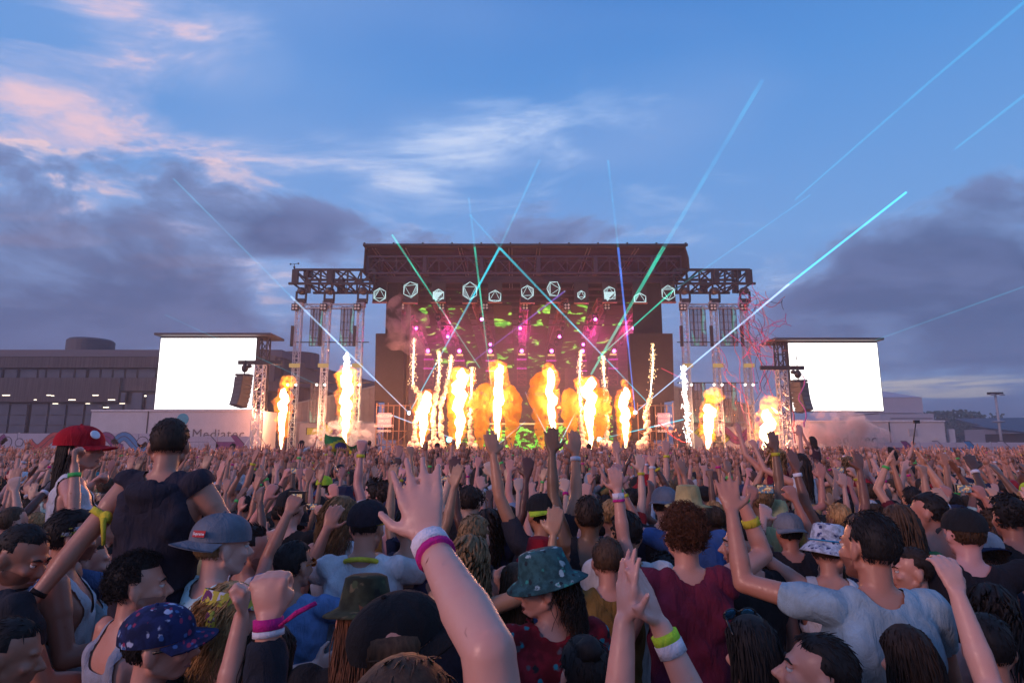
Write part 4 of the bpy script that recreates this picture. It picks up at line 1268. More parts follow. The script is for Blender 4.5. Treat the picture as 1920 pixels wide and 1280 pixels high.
def stage():
    root = empty('stage', (SX, 45, 0))
    def L(u, v, D): return P(u, v, D) - root.location
    zt = L(984, 462, 45).z; xl = L(684, 462, 45).x; xr = L(1285, 462, 45).x
    # deck
    MB().box((0, 6.2, DECK / 2), (xr - xl - .6, 12.4, DECK)).build('deck', plain('deck', (.035, .033, .035), .7), root)
    MB().box((0, -.06, DECK - .25), (xr - xl - .5, .1, .5)).build('deck_fascia', plain('fascia', (.09, .06, .055), .7), root)
    # roof skin with sagging sides
    prof = [(xl, zt), (xl - .02, zt - 1.0), (xl - .05, zt - 2.0), (xl + .75, zt - 3.0)]
    prof2 = [(xr, zt), (xr + .22, zt - .9), (xr + .25, zt - 1.9), (xr - 1.05, zt - 3.1)]
    MB().box(((xl + xr) / 2, 6.5, zt + .06), (xr - xl + .2, 13.2, .12)).build('roof', ROOFM, root)
    for pr in (prof, prof2):
        sk = MB(); s = 1 if pr is prof2 else -1
        vs = [Vector((x, y, z)) for y in (-.02, 12.8) for x, z in pr] + [Vector((x - s * .06, y, z)) for y in (-.02, 12.8) for x, z in pr]
        n = len(pr); fs = []
        for k in range(n - 1): fs += [(k, k + 1, n + k + 1, n + k), (2 * n + k + 1, 2 * n + k, 3 * n + k, 3 * n + k + 1)]
        for k in range(n - 1): fs += [(k + 1, k, 2 * n + k, 2 * n + k + 1)]
        sk.add(vs, fs).build('roof_side', ROOFM, root)
    tb = MB(); tb.bar((xl - .1, -.12, zt + .08), (xr + .15, -.12, zt + .08), .16, .16)
    for k in range(12): tb.box((xl + (xr - xl) * k / 11, -.12, zt + .2), (.12, .12, .12))
    tb.build('roof_rail', STEEL, root)
    # front roof truss
    za, zb = L(984, 480, 45.2).z, L(984, 511, 45.2).z
    TR = plain('roof_truss', (.04, .022, .042), .5, .2)
    f = MB(); y = .35
    for z in (za, zb):
        for dy in (0, 1.1): f.bar((xl + .15, y + dy, z), (xr - .25, y + dy, z), .14)
    nb = 22
    for k in range(nb + 1):
        x = xl + .2 + (xr - xl - .5) * k / nb
        big = k % 4 == 0
        f.bar((x, y, za), (x, y, zb), .22 if big else .06, cap=False)
        if big: f.box((x, y + .5, (za + zb) / 2), (.35, .9, za - zb))
        if k < nb:
            x2 = xl + .2 + (xr - xl - .5) * (k + 1) / nb
            p = [(x, y, za), (x2, y, zb)] if k % 2 else [(x, y, zb), (x2, y, za)]
            f.bar(*p, .07, cap=False); p2 = [(q[0], q[1] + 1.1, q[2]) for q in p[::-1]]; f.bar((p2[0][0], p2[0][1], p2[1][2]), (p2[1][0], p2[1][1], p2[0][2]), .06, cap=False)
    f.build('front_truss', TR, root)
    # purlins under the roof running back
    for u in (700, 757, 862, 957, 1010, 1105, 1195, 1245):
        x = L(u, 470, 45).x
        pm = MB()
        for dx in (-.12, .12): pm.bar((x + dx, .1, zt - .12), (x * .98 + dx, 12, zt - .35), .06)
        pm.build('purlin', plain('purlin', (.35, .26, .24), .35, .6), root)
    # header beam and its dark backing
    zh = L(984, 526, 46.6).z
    MB().bar((xl + .8, 1.6, zh), (xr - 1.0, 1.6, zh), .34, .42).build('header_beam', TR, root)
    for i in range(7):
        zq = zh - .35 - .42 * i
        MB().bar((xl + 1.0, 2.9 + .35 * i, zq), (xr - 1.1, 2.9 + .35 * i, zq), .10, .14).build('cross_tube', plain('cross_tube', (.16, .07, .08), .45, .3), root)
    # back wall of LED mesh, side walls and legs
    MB().box((0, 12.3, (DECK + zt) / 2), (xr - xl - 1.2, .2, zt - DECK)).build('back_wall', led_mat('back_led', GREEN, .69, 1.2, (.9, .9, 2.2), 3.0, (.055, .022, .02)), root)
    for k in range(17):
        zq = DECK + 4 + k * .62
        MB().bar((xl + 1, 11.9 - .05 * k, zq), (xr - 1.2, 11.9 - .05 * k, zq), .07, .09).build('mesh_rail', plain('mesh_rail', (.14, .06, .055), .5, .3), root)
    for u in (763, 1216):
        x = L(u, 700, 47).x
        MB().box((x, 2.0, (DECK + zh) / 2), (.34, .34, zh - DECK)).build('leg', plain('leg_brown', (.16, .085, .07), .5, .3), root)
    for u in (872, 932, 1003, 1062, 1120):
        x = L(u, 700, 56).x
        MB().box((x, 11, (DECK + 11) / 2), (.28, .28, 11 - DECK)).build('rear_post', plain('leg_brown', (.16, .085, .07), .5, .3), root)
    # dark side scrims with tapered foot
    for (ua, ub, ut0) in ((702, 757, 1), (1183, 1264, -1)):
        D = 45.6; x0, x1 = L(ua, 690, D).x, L(ub, 690, D).x; z1, z0, zm = L(0, 625, D).z, L(0, 753, D).z, L(0, 745, D).z
        zlow = DECK + .9
        if ut0 > 0: pts = [(x0, z1), (x1, z1), (x1, zlow), (x0 + .85, zlow), (x0 + .85, z0), (x0 + .1, z0 + .1)]
        else: pts = [(x0, z1), (x1, z1), (x1 - .1, z0 + .1), (x1 - .85, z0), (x1 - .85, zlow), (x0, zlow)]
        MB().prism([(a, .6, b) for a, b in pts], (0, 1.2, 0)).build('side_scrim', DRAPE, root)
        MB().box(((x0 + x1) / 2, 1.7, (z1 + zh) / 2 + .1), (x1 - x0 - 1.0, .1, zh - z1)).build('upper_drape', DRAPE, root)
    # scaffold bays left and right under the scrims
    for ua, ub in ((706, 770), (1196, 1262)):
        sc = MB(); x0, x1 = L(ua, 800, 45.4).x, L(ub, 800, 45.4).x; zz1 = L(0, 755, 45.4).z
        n = 6
        for k in range(n + 1):
            x = x0 + (x1 - x0) * k / n; sc.bar((x, .25, 0), (x, .25, zz1 - .25 * (k % 2)), .06); sc.bar((x, 2.2, 0), (x, 2.2, zz1), .06)
        for z in (1.2, 2.3, 3.3, zz1 - .2):
            sc.bar((x0, .25, z), (x1, .25, z), .06); sc.bar((x0, 2.2, z), (x1, 2.2, z), .06)
        sc.bar((x0, .25, 1.2), (x1, .25, 3.3), .05); sc.bar((x0, .25, 3.3), (x1, .25, 1.2), .05)
        sc.build('scaffold', plain('scaffold', (.30, .17, .10), .4, .6), root)
    tag(root, 'open air concert stage under a dark boxed roof with hanging trusses', 'stage')
    return root
ST = stage()

# header LED boxes with wire solids
CYAN = glow('pale_cyan_line', (.62, .92, .95), 1.15)
HATCH = mat('hatched_cyan', lambda t, out: (lambda v: principled(t, out, (.05, .06, .07), .5, emis=(.45, .70, .74), emis_s=t.smooth(t.math('FRACT', t.math('MULTIPLY', t.math('ADD', v[0], v[2]), 7.0)), .35, .55, .12, .55)))((lambda s: (t.l.new(objc(t), s.inputs[0]), s.outputs)[1])(t.node('ShaderNodeSeparateXYZ'))))
def header_box(i, u, v, r, rot, tri, logo=False, cut=None):
    D = 46.3
    c = P(u, v, D); zt_, zb_ = zz(u, 528, D), zz(u, 566 + (i % 2), D)
    root = empty('header_screen', (c.x, D, (zt_ + zb_) / 2)); H = zt_ - zb_
    W = .041 * 27
    MB().box((0, .12, 0), (W, .22, H)).build('cabinet', plain('header_black', (.02, .013, .018), .7), root)
    MB().box((0, .05, -H / 2 - .04), (W + .04, .3, .06)).build('bottom_rail', plain('rail_warm', (.35, .14, .10), .5, .3), root)
    zc = c.z - root.location.z; R = r * .0405; y = -.012; y2 = -.018
    lim = lambda p: Vector((max(-W / 2 + .02, min(W / 2 - .02, p[0])), p[1], max(-H / 2 + .02, min(H / 2 - .02, p[2]))))
    hx = [lim((R * math.cos(math.radians(rot + 60 * k)), y, zc + R * 1.08 * math.sin(math.radians(rot + 60 * k)))) for k in range(6)]
    g = MB(); th = .032
    if r > 0:
        for k in range(6): g.bar(hx[k], hx[(k + 1) % 6], th, .02)
        T = [hx[tri % 6], hx[(tri + 2) % 6], hx[(tri + 4) % 6]]
        T = [Vector((q.x * .88, y, zc + (q.z - zc) * .88)) for q in T]
        for k in range(3): g.bar(T[k], T[(k + 1) % 3], th, .02)
        for k in range(3): g.bar(T[k], hx[(tri + 2 * k + 1) % 6], th * .8, .02); g.bar(T[(k + 1) % 3], hx[(tri + 2 * k + 1) % 6], th * .8, .02)
        g.build('wire_figure', CYAN, root)
        MB().prism([T[0], T[1], hx[(tri + 1) % 6]], (0, .004, 0)).build('hatched_facet', HATCH, root)
    if logo:
        w, h = .86, .58; z0 = -H / 2 + .1; p = MB()
        p.prism([(-w / 2, y2, z0 + .12), (w / 2, y2, z0 + .12), (w / 2, y2, z0 + .12 + h), (-w / 2, y2, z0 + .12 + h)], (0, .004, 0))
        p.prism([(-.28, y2, z0 + .12), (-.02, y2, z0 + .12), (-.20, y2, z0 - .04)], (0, .004, 0))
        o = p.build('logo_bubble', glow('logo_pale', (.62, .90, .95), .95), root)
        MB().prism([(-.08, y2 - .006, z0 + .16), (w / 2 - .05, y2 - .006, z0 + .16), (w / 2 - .05, y2 - .006, z0 + h + .06)], (0, .004, 0)).build('logo_triangle', plain('header_black', (.02, .013, .018), .7), o)
        for dx in (.14, .05): MB().disc((w / 2 - .05 - dx, y2 - .008, z0 + .21), .025, (0, -1, 0), 8, .004).build('logo_dot', glow('logo_pale', (.62, .90, .95), .95), o)
    kind = 'showing a pale speech bubble logo' if logo else ['showing a clipped wire hexagon', 'showing a tall wire hexagon', 'showing a small wire hexagon', 'showing a half wire hexagon'][i % 4 if r > 8 else 2]
    where = ['at the hall end of the row', 'second from the hall end', '', 'third from the hall end', 'fourth from the hall end', 'over the middle of the stage', 'just past the middle of the stage', 'next to the last logo bubble', '', 'second from the far end', 'at the far end of the row'][i]
    if logo: where = 'nearer the hall' if i < 5 else 'farther from the hall'
    tag(root, f'black header screen {kind}, {where}', 'screen', 'header screens above the stage')
for i, (u, v, r, rot, tri, lg) in enumerate([(712, 553, 13, 90, 0, 0), (770, 542, 16, 95, 3, 0), (822, 553, 11, 90, 0, 1), (881, 545, 17, 90, 1, 0), (928, 557, 13, 88, 2, 0), (989, 548, 13, 92, 4, 0),
                                           (1038, 541, 15, 60, 1, 0), (1090, 553, 8, 90, 0, 0), (1143, 549, 12, 96, 0, 1), (1200, 562, 13, 90, 0, 0), (1253, 549, 14, 92, 5, 0)]):
    header_box(i, u, v, r, rot, tri, bool(lg))

# ceiling trusses and the ladders hanging at their rear ends
MAGT = plain('red_truss', (.34, .10, .10), .45, .4)  # dull red metal for the trusses and ladders
TXS = [(757, 805), (820, 863), (893, 920), (983, 978), (1058, 1033), (1128, 1090), (1203, 1148)]
names7 = ['first', 'second', 'third', 'middle', 'third', 'second', 'first']
for k, (uf, ub) in enumerate(TXS):
    a = P(uf, 566, 47); b = P(ub, 646, 56)
    root = empty('ceiling_truss', (a.x, a.y, a.z))
    truss(MB(), (0, 0, 0), b - a, .62, .62, 14, .075, .05).build('lattice', MAGT, root)
    e = 'at the hall end' if k < 3 else ('' if k == 3 else 'at the far end')
    tag(root, f'red lattice truss running back under the roof, {names7[k]} {("counted from the hall" if k < 3 else "of seven" if k == 3 else "counted from the far side")}', 'truss', 'lattice trusses under the stage roof')
    root = empty('hanging_ladder', (b.x, b.y, b.z - .4))
    hgt = b.z - .4 - zz(ub, 730 if k % 3 else 722, 56)
    truss(MB(), (0, 0, 0), (0, 0, -hgt), .8, .35, 6, .08, .055).build('lattice', MAGT, root)
    for s in (.30, .55):
        MB().box((0, -.25, -hgt * s), (.9, .08, .07)).build('magenta_bar', glow('magenta_bar', (1.0, .05, .75), 1.2), root)
    MB().box((0, -.26, -hgt * .16), (.62, .12, .14)).build('amber_lamp', glow('amber_lamp', (1, .62, .22), 1.6), root)
    tag(root, f'upright lattice ladder hanging below the roof truss, {names7[k]} {("counted from the hall" if k < 3 else "of seven" if k == 3 else "counted from the far side")}', 'truss', 'lattice ladders at the rear of the stage')

# moving lights
ORD = ['first', 'second', 'third', 'fourth', 'fifth', 'sixth', 'seventh']
def light_meshes():
    b = MB().box((0, 0, .0), (.36, .30, .12)).mesh('base', STEEL)
    y = MB(); y.bar((-.19, 0, -.05), (-.19, 0, -.42), .06, .10); y.bar((.19, 0, -.05), (.19, 0, -.42), .06, .10); y.bar((-.22, 0, -.07), (.22, 0, -.07), .06, .1)
    h = MB(); h.tube([(0, .18, -.40), (0, .10, -.42), (0, -.12, -.46), (0, -.24, -.49)], [.10, .15, .16, .14], 14)
    l = MB(); l.tube([(0, -.236, -.488), (0, -.27, -.497)], [.13, .11], 14)
    return b, y.mesh('yoke', STEEL), h.mesh('head', plain('fixture_head', (.03, .03, .034), .4), True), l
LM = light_meshes()
LENS = {'magenta': LM[3].mesh('lens', glow('lens_magenta', (1, .16, .85), 9)), 'off': LM[3].mesh('lens', plain('lens_dark', (.05, .05, .06), .1)), 'violet': LM[3].mesh('lens', glow('lens_violet', (.75, .45, 1), 8))}
def moving_light(p, lens, label, group=None, rz=0, flip=False, s=1.0):
    root = empty('moving_light', p, rz); root.scale = (s,) * 3
    if flip: root.rotation_euler = (math.pi, 0, rz)
    for n, m in zip(('base', 'yoke', 'head'), LM[:3]): link(n, m, root)
    link('lens', LENS[lens], root)
    tag(root, label, 'stage light', group)
for k, (uf, ub) in enumerate(TXS):
    a = P(uf, 566, 47); b = P(ub, 646, 56)
    moving_light(b + Vector((0, -.6, -.1)), 'magenta', 'magenta stage light at the rear end of the %s roof truss counted from the hall' % ORD[k], 'magenta lights across the rear of the stage', s=1.3)
    for f in (.16, .36, .56, .76):
        q = a.lerp(b, f) + Vector((.25 * (-1) ** k, 0, -.35))
        moving_light(q, 'magenta' if (k + int(f * 10)) % 3 == 0 else 'off', 'magenta stage light lit along the %s roof truss counted from the hall' % ORD[k] if (k + int(f * 10)) % 3 == 0 else 'unlit black stage light along the %s roof truss counted from the hall' % ORD[k],
                     'lit lights along the roof trusses' if (k + int(f * 10)) % 3 == 0 else 'dark lights along the roof trusses')
    if k not in (2, 4):
        l = bpy.data.lights.new('magenta_wash', 'POINT'); l.energy = 300; l.color = (1, .06, .50); l.shadow_soft_size = .3
        o = bpy.data.objects.new('magenta_wash', l); COL.objects.link(o); o.location = a.lerp(b, .45) + Vector((0, -.2, -1.0))
for (u, v) in ((806, 747), (833, 747), (1137, 745)):
    moving_light(P(u, v, 52) + Vector((0, 0, .5)), 'violet', 'violet white stage light glowing behind the flames', 'violet lights behind the flames')
# four lamp blinders above the ladders
BL = MB().box((0, 0, 0), (.52, .2, .52)).mesh('housing', STEEL); BC = MB(); BC.tube([(0, -.1, 0), (0, -.13, 0)], .085, 12); BCm = BC.mesh('lamp', plain('blinder_lamp', (.55, .52, .45), .3))
def blinder(p, label, group):
    root = empty('blinder', p); link('housing', BL, root)
    for sx in (-1, 1):
        for sz in (-1, 1): o = link('lamp', BCm, root); o.location = (sx * .12, 0, sz * .12)
    tag(root, label, 'stage light', group)
for k, u in enumerate((753, 828, 910, 985, 1063, 1138, 1215)): blinder(P(u, 575, 46.8), 'square four lamp blinder under the header screens, %s counted from the hall' % ORD[k], 'blinders under the header screens')

# ceiling LED strips with green strokes
for k, (uf, ub, w) in enumerate([(790, 835, 1.5), (855, 892, 1.5), (942, 949, 1.5), (1015, 1004, 1.5), (1085, 1062, 1.5), (1160, 1118, 1.5)]):
    a = P(uf, 572, 47.6); b = P(ub, 690, 55.5); d = b - a
    root = empty('led_banner', a); n = 7
    mtl = led_mat('banner_led_%d' % k, GREEN, .58, 1.6, (.55, .45, 1.5), 5.0 + 3.3 * k, (.05, .02, .022), .4 + .5 * k)
    for j in range(n):
        p, q = d * (j / n), d * ((j + .97) / n); nrm = Vector((0, -d.z, d.y)).normalized() * .06
        MB().prism([p + Vector((-w / 2, 0, 0)), p + Vector((w / 2, 0, 0)), q + Vector((w / 2, 0, 0)), q + Vector((-w / 2, 0, 0))], nrm).build('led_tile', mtl, root)
    tag(root, 'dark LED banner with green strokes slanting down, ' + ['first', 'second', 'third', 'fourth', 'fifth', 'sixth'][k] + ' counted from the hall', 'screen', 'slanting LED banners inside the stage')

# DJ riser
def booth():
    D = 50.5; x0, x1 = xx(906, 810, D), xx(1072, 810, D); c = (x0 + x1) / 2; root = empty('dj_booth', (c, D, DECK)); W = x1 - x0; H = zz(0, 797, D) - DECK
    MB().box((0, 1.2, H / 2), (W, 2.2, H)).build('riser', DARK, root)
    n = 6
    m = led_mat('booth_led', [(.12, .9, .04), (.35, .95, .1)], .52, 2.2, (1.3, 1.3, 2.3), 8.1, (.06, .03, .01), .8)
    for k in range(n):
        MB().box((-W / 2 + W * (k + .5) / n, .06, H / 2), (W / n - .02, .08, H - .06)).build('led_tile', m, root)
    for k in range(5): MB().box((-W / 2 + W * (k + .5) / 5, .02, H + .12), (W / 5 - .12, .14, .12)).build('light_strip', glow('amber_strip', (1, .55, .2), 1.7), root)
    for k in range(4): MB().box((-1.5 + k * 1.0, .7, H + .2), (.7, .6, .22)).build('mixer_deck', DARK, root)
    # mirrored eye like drawing in the middle of the booth front
    g = MB()
    for s in (-1, 1):
        g.tube([(s * 1.75, -.0, H * .95), (s * 1.35, -.0, H * .62), (s * .75, -.0, H * .55)], [.09, .13, .05], 6); g.tube([(s * .8, 0, H * .5), (s * .6, 0, H * .2), (0, 0, H * .12)], [.05, .07, .06], 6)
        g.tube([(s * 1.9, 0, H * .25), (s * 2.6, 0, H * .2), (s * 2.9, 0, H * .6)], [.05, .09, .04], 6)
    g.build('green_drawing', glow('booth_green', (.15, .9, .05), 1.1), root)
    tag(root, 'raised DJ booth fronted by green glowing LED drawing', 'dj booth')
booth()
for s, u0, u1 in ((-1, 838, 900), (1, 1078, 1150)):
    D = 51; x0, x1 = xx(u0, 810, D), xx(u1, 810, D); root = empty('led_wing', ((x0 + x1) / 2, D, DECK)); W = x1 - x0; H = zz(0, 745, D) - DECK
    m = led_mat('wing_led_%d' % (s + 1), GREEN, .57, 1.8, (1.6, 1.6, 3.6), 2.0 + s, (.07, .035, .015), .9)
    for i in range(3):
        for j in range(4): MB().box((-W / 2 + W * (i + .5) / 3, .1, H * (j + .5) / 4), (W / 3 - .02, .1, H / 4 - .02)).build('led_tile', m, root)
    tag(root, 'dark LED wall with scattered green strokes %s the DJ booth' % ('on the hall side of' if s < 0 else 'on the far side of'), 'screen')

# crowd signs on the scaffold
def sign(u0, u1, v0, v1, lines, label):
    D = 45.2; a, b = P(u0, v0, D), P(u1, v1, D); root = empty('notice_board', ((a.x + b.x) / 2, D, b.z)); W, H = b.x - a.x, a.z - b.z
    MB().box((0, .03, H / 2), (W, .05, H)).build('board', plain('notice_pink', (.50, .30, .40), .6, var=.05), root)
    for k, s in enumerate(lines):
        me = text_mesh('lettering', s, .25, .002, plain('notice_white', (.85, .82, .8), .6), 'CENTER'); o = link('lettering', me, root)
        o.rotation_euler = (math.radians(90), 0, 0); o.location = (0, -.002, H - .3 - k * .36)
    tag(root, label, 'sign')
sign(708, 733, 774, 801, ['WELCOME', 'DRUGS', 'NO CROWD', 'SURFING'], 'pink notice board with white lettering on the hall side scaffold')
sign(1233, 1257, 774, 799, ['WELCOME', 'DRUGS', 'NO CROWD', 'SURFING'], 'pale notice board with white lettering on the far side scaffold')

# ---- lighting frames either side of the stage
def mesh_mat():
    def f(t, out):
        p = t.node('ShaderNodeBsdfPrincipled'); t.put(p.inputs['Base Color'], (.13, .12, .15, 1)); p.inputs['Roughness'].default_value = .5
        v = objc(t)
        n = t.noise(t.mapping(v, (2, 0, 0), (0, .6, 0), (1.8, 1, .5)), 1.0, 2, .5, 1.0)
        t.put(p.inputs['Emission Color'], (.05, .7, .45, 1)); t.put(p.inputs['Emission Strength'], t.smooth(n, .60, .68, 0, .35))
        tr = t.node('ShaderNodeBsdfTransparent'); mx = t.node('ShaderNodeMixShader'); mx.inputs[0].default_value = .45
        t.l.new(tr.outputs[0], mx.inputs[1]); t.l.new(p.outputs[0], mx.inputs[2]); t.l.new(mx.outputs[0], out.inputs[0])
    return mat('led_mesh', f)
MESHM = mesh_mat()
def lighting_frame(side):
    us = [(559, 800), (612, 800), (675, 800)] if side < 0 else [(1284, 800), (1340, 800), (1397, 800)]
    D = 46
    xs = [xx(u, 620, D) for u, _ in us]; zt = zz(0, 572, D)
    word = 'on the hall side of the stage' if side < 0 else 'on the streamer side of the stage'
    for k, x in enumerate(xs):
        root = empty('lighting_tower', (x, D, 0))
        truss(MB(), (0, 0, 0), (0, 0, zt), .42, .42, int(zt / .5), .06, .035).build('mast', ALU, root)
        MB().box((0, -.05, zt + .05), (.62, .6, .42)).build('head_block', GREYP, root)
        MB().bar((-.34, -.25, zz(0, 650, D)), (-.34, -.25, zz(0, 612, D)), .2, .2).build('side_batten', STEEL, root)
        MB().box((0, -.35, zz(0, 686, D)), (.75, .2, .28)).build('work_light', glow('warm_panel', (1, .62, .25), .45), root)
        for s in (-1, 1): MB().ball((s * .3 - .1, -.38, zz(0, 722, D)), .10, None, 10, 6).build('lamp', glow('tower_lamp', (1, .9, .8), 3.0), root, True)
        pos = ['outermost', 'middle', 'innermost'][k if side < 0 else 2 - k]
        tag(root, f'{pos} white lattice lighting tower {word}', 'tower', 'lattice lighting towers')
        moving_light(Vector((x + .12, D - .1, zt + .26)), 'off', f'black moving light on top of the {pos} tower {word}', 'lights on the lattice towers', flip=True, s=1.9)
        blinder(Vector((x - .18, D - .42, zt - .25)), f'square four lamp blinder on the {pos} tower {word}', 'blinders on the lattice towers')
    root = empty('cross_truss', ((xs[0] + xs[2]) / 2, D, zt - .1)); hw = (xs[2] - xs[0]) / 2
    truss(MB(), (-hw, 0, 0), (hw, 0, 0), .34, .34, 12, .05, .03).build('lattice', ALU, root)
    MB().bar((-hw - .6, .1, zz(0, 641, D) - zt + .1), (hw + .7, .1, zz(0, 641, D) - zt + .1), .07).build('lower_tube', STEEL, root)
    if True:
        zq = zz(0, 716, D) - zt + .1
        MB().bar((-hw - .6, .5, zq), (hw + .9, .5, zq), .07).build('lower_tube', STEEL, root)
    tag(root, f'horizontal lattice joining the three lighting towers {word}', 'truss')
    pan = [(581, 604), (638, 663)] if side < 0 else [(1294, 1324), (1350, 1382)]
    for row, (v0, v1) in enumerate(((575, 648), (718, 792))):
        for j, (a, b) in enumerate(pan):
            Dp = D + (.1 if row == 0 else .7)
            x0, x1 = xx(a, (v0 + v1) / 2, Dp), xx(b, (v0 + v1) / 2, Dp); z1, z0 = zz(0, v0, Dp), zz(0, v1, Dp); W, H = x1 - x0, z1 - z0
            root = empty('mesh_screen', ((x0 + x1) / 2, Dp, z0))
            for i in range(2):
                for q in range(5): MB().box((-W / 4 + W / 2 * i, 0, H * (q + .5) / 5), (W / 2 - .03, .03, H / 5 - .03)).build('mesh_tile', MESHM, root)
            fr = MB()
            for i in range(5): fr.bar((-W / 2 + W * i / 4, .05, 0), (-W / 2 + W * i / 4, .05, H), .10 if i in (1, 3) else .04)
            for q in range(6): fr.bar((-W / 2, .05, H * q / 5), (W / 2, .05, H * q / 5), .04)
            fr.build('frame', STEEL, root)
            inn = (j == 1) == (side < 0)
            tag(root, f'{"upper" if row == 0 else "lower"} see-through LED panel at the {"inner" if inn else "outer"} bay {word}', 'screen', 'see-through LED panels between the towers')
    # black cantilever truss of the roof
    ua, ub = (547, 700) if side < 0 else (1266, 1411)
    x0, x1 = xx(ua, 520, 45), xx(ub, 520, 45)
    zt_, zb_ = zz(0, 503, 45), zz(0, 529, 45); dy = 2.9
    root = empty('roof_wing', (x0 if side > 0 else x1, 45.4, zb_)); W = x1 - x0; H = zt_ - zb_; sg = 1 if side > 0 else -1
    w = MB(); n = 6; r = .17
    ends = lambda f: sg * W * f
    for y in (0, dy):
        ext = .35 if y == 0 else -.6
        for z in (0, H): w.bar((0, y, z), (ends(1) + sg * ext * (1 if z == 0 else 0), y, z), r)
        for k in range(n):
            a, b = ends(k / n), ends((k + 1) / n)
            w.bar((a, y, 0 if k % 2 else H), (b, y, H if k % 2 else 0), .11); w.bar((a, y, 0), (a, y, H), .13)
        w.bar((ends(.98), y, 0), (ends(.98), y, H), .45, .3); w.bar((ends(.55), y, 0), (ends(.55), y, H), .45, .3)
    for k in range(n + 1):
        for z in (0, H):
            w.bar((ends(k / n), 0, z), (ends(k / n), dy, z), .11)
            if k < n: w.bar((ends(k / n), 0 if k % 2 else dy, z), (ends((k + 1) / n), dy if k % 2 else 0, z), .09)
    w.build('lattice', STEEL, root)
    MB().box((ends(.84), .3, H - .3), (.6, .4, .45)).build('motor_box', STEEL, root)
    h = MB(); h.bar((ends(.34), 0, 0), (ends(.34), 0, -.55), .04); h.ball((ends(.34), 0, -.6), (.16, .12, .2), None, 10, 6); h.build('pulley', STEEL, root, True)
    if side < 0:
        an = MB(); x = ends(1.0); an.bar((x, 0, H), (x, 0, H + .45), .04); an.bar((x - .3, 0, H + .42), (x + .3, 0, H + .5), .03); an.ball((x - .3, 0, H + .45), .07, None, 8, 5); an.ball((x + .3, 0, H + .5), .07, None, 8, 5); an.ball((x, 0, H + .2), .09, None, 8, 5)
        an.build('wind_meter', STEEL, root, True)
    tag(root, f'black cantilevered box truss reaching out from the roof {word}', 'truss')
lighting_frame(-1); lighting_frame(1)
# sloping boarded walls behind the frames
def board_wall(u0, v0, u1, v1, D, label, vb=830):
    a, b = P(u0, v0, D), P(u1, v1, D); root = empty('board_wall', ((a.x + b.x) / 2, D, 0)); n = 14
    for k in range(n):
        f0, f1 = k / n, (k + .96) / n; p, q = a.lerp(b, f0), a.lerp(b, f1); cx = (a.x + b.x) / 2
        MB().prism([(p.x - cx, 0, 0), (q.x - cx, 0, 0), (q.x - cx, 0, q.z), (p.x - cx, 0, p.z)], (0, .12 + .03 * (k % 2), 0)).build('board', plain('board_%d' % (k % 3), [(.42, .34, .32), (.36, .28, .27), (.47, .38, .36)][k % 3], .7, var=.15, scale=2), root)
    tp = MB(); tp.bar((a.x - (a.x + b.x) / 2, 0, a.z + .05), (b.x - (a.x + b.x) / 2, 0, b.z + .05), .18, .12); tp.bar((a.x - (a.x + b.x) / 2, -.04, 4.1), (b.x - (a.x + b.x) / 2, -.04, 4.1), .06, .12); tp.build('rail', WHITEP, root)
    tag(root, label, 'wall')
board_wall(556, 757, 704, 725, 50, 'boarded wall rising towards the stage behind the hall side towers')
board_wall(1262, 725, 1412, 762, 50, 'boarded wall falling away from the stage behind the streamer side towers')
# sub speaker and spot on the right ledge
q = P(1346, 822, 45.5); r_ = empty('floor_light', (q.x, 45.5, 1.75)); MB().tube([(0, 0, .1), (0, 0, .75)], [.42, .36], 14).build('body', STEEL, r_, True); MB().box((0, 0, 1.0), (.34, .34, .4)).build('head', STEEL, r_); tag(r_, 'round black floor light on the ledge by the right printed fence', 'stage light')
MB_l = MB().box((xx(1340, 832, 45.4), 46.6, .87), (7.6, 2.6, 1.74)).build('side_ledge', plain('deck', (.035, .033, .035), .7)); tag(MB_l, 'low dark platform beside the stage under the right towers', 'platform')
MB_l = MB().box((xx(625, 832, 45.4), 46.6, .70), (6.6, 2.2, 1.4)).build('side_ledge', plain('deck', (.035, .033, .035), .7)); tag(MB_l, 'low dark platform beside the stage under the hall side towers', 'platform')

# ---------------------------------------------------------------- flames, sparks, smoke, lasers, streamers
FLAMEW = glow('flame_core', (1.0, .80, .42), 7.0)
def fire_vol(name, strength, lo=.42, hi=.62, scale=1.6, cols=((1.0, .20, .01), (1.0, .55, .06))):
    def f(t, out):
        v = objc(t); n = t.noise(v, scale, 4, .6, .5)
        e = t.node('ShaderNodeEmission'); t.put(e.inputs[0], t.mix(t.smooth(n, lo, hi + .1), cols[0], cols[1]))
        t.put(e.inputs[1], t.smooth(n, lo, hi, strength * .12, strength))
        t.l.new(e.outputs[0], out.inputs[1])
    return mat(name, f)
FIREV = fire_vol('flame_body', 4.0, .44, .60, 2.2, ((1.0, .13, .004), (1.0, .40, .03)))
BALLV = fire_vol('flame_ball', 4.2, .40, .60, 2.8, ((1.0, .16, .004), (1.0, .48, .035)))
def smoke_vol(name, dens, col, scale=1.2, lo=.38, hi=.62, emis=0.0, ecol=(1, .5, .1)):
    def f(t, out):
        v = objc(t); n = t.noise(v, scale, 5, .6, .4)
        p = t.node('ShaderNodeVolumePrincipled'); t.put(p.inputs['Color'], col)
        t.put(p.inputs['Density'], t.smooth(n, lo, hi, 0.0, dens)); p.inputs['Anisotropy'].default_value = .25
        if emis:  # glow inside the smoke stands in for light falling on it
            t.put(p.inputs['Emission Strength'], t.smooth(n, lo, hi, 0.0, emis)); t.put(p.inputs['Emission Color'], ecol)
        t.l.new(p.outputs[0], out.inputs[1])
    return mat(name, f)
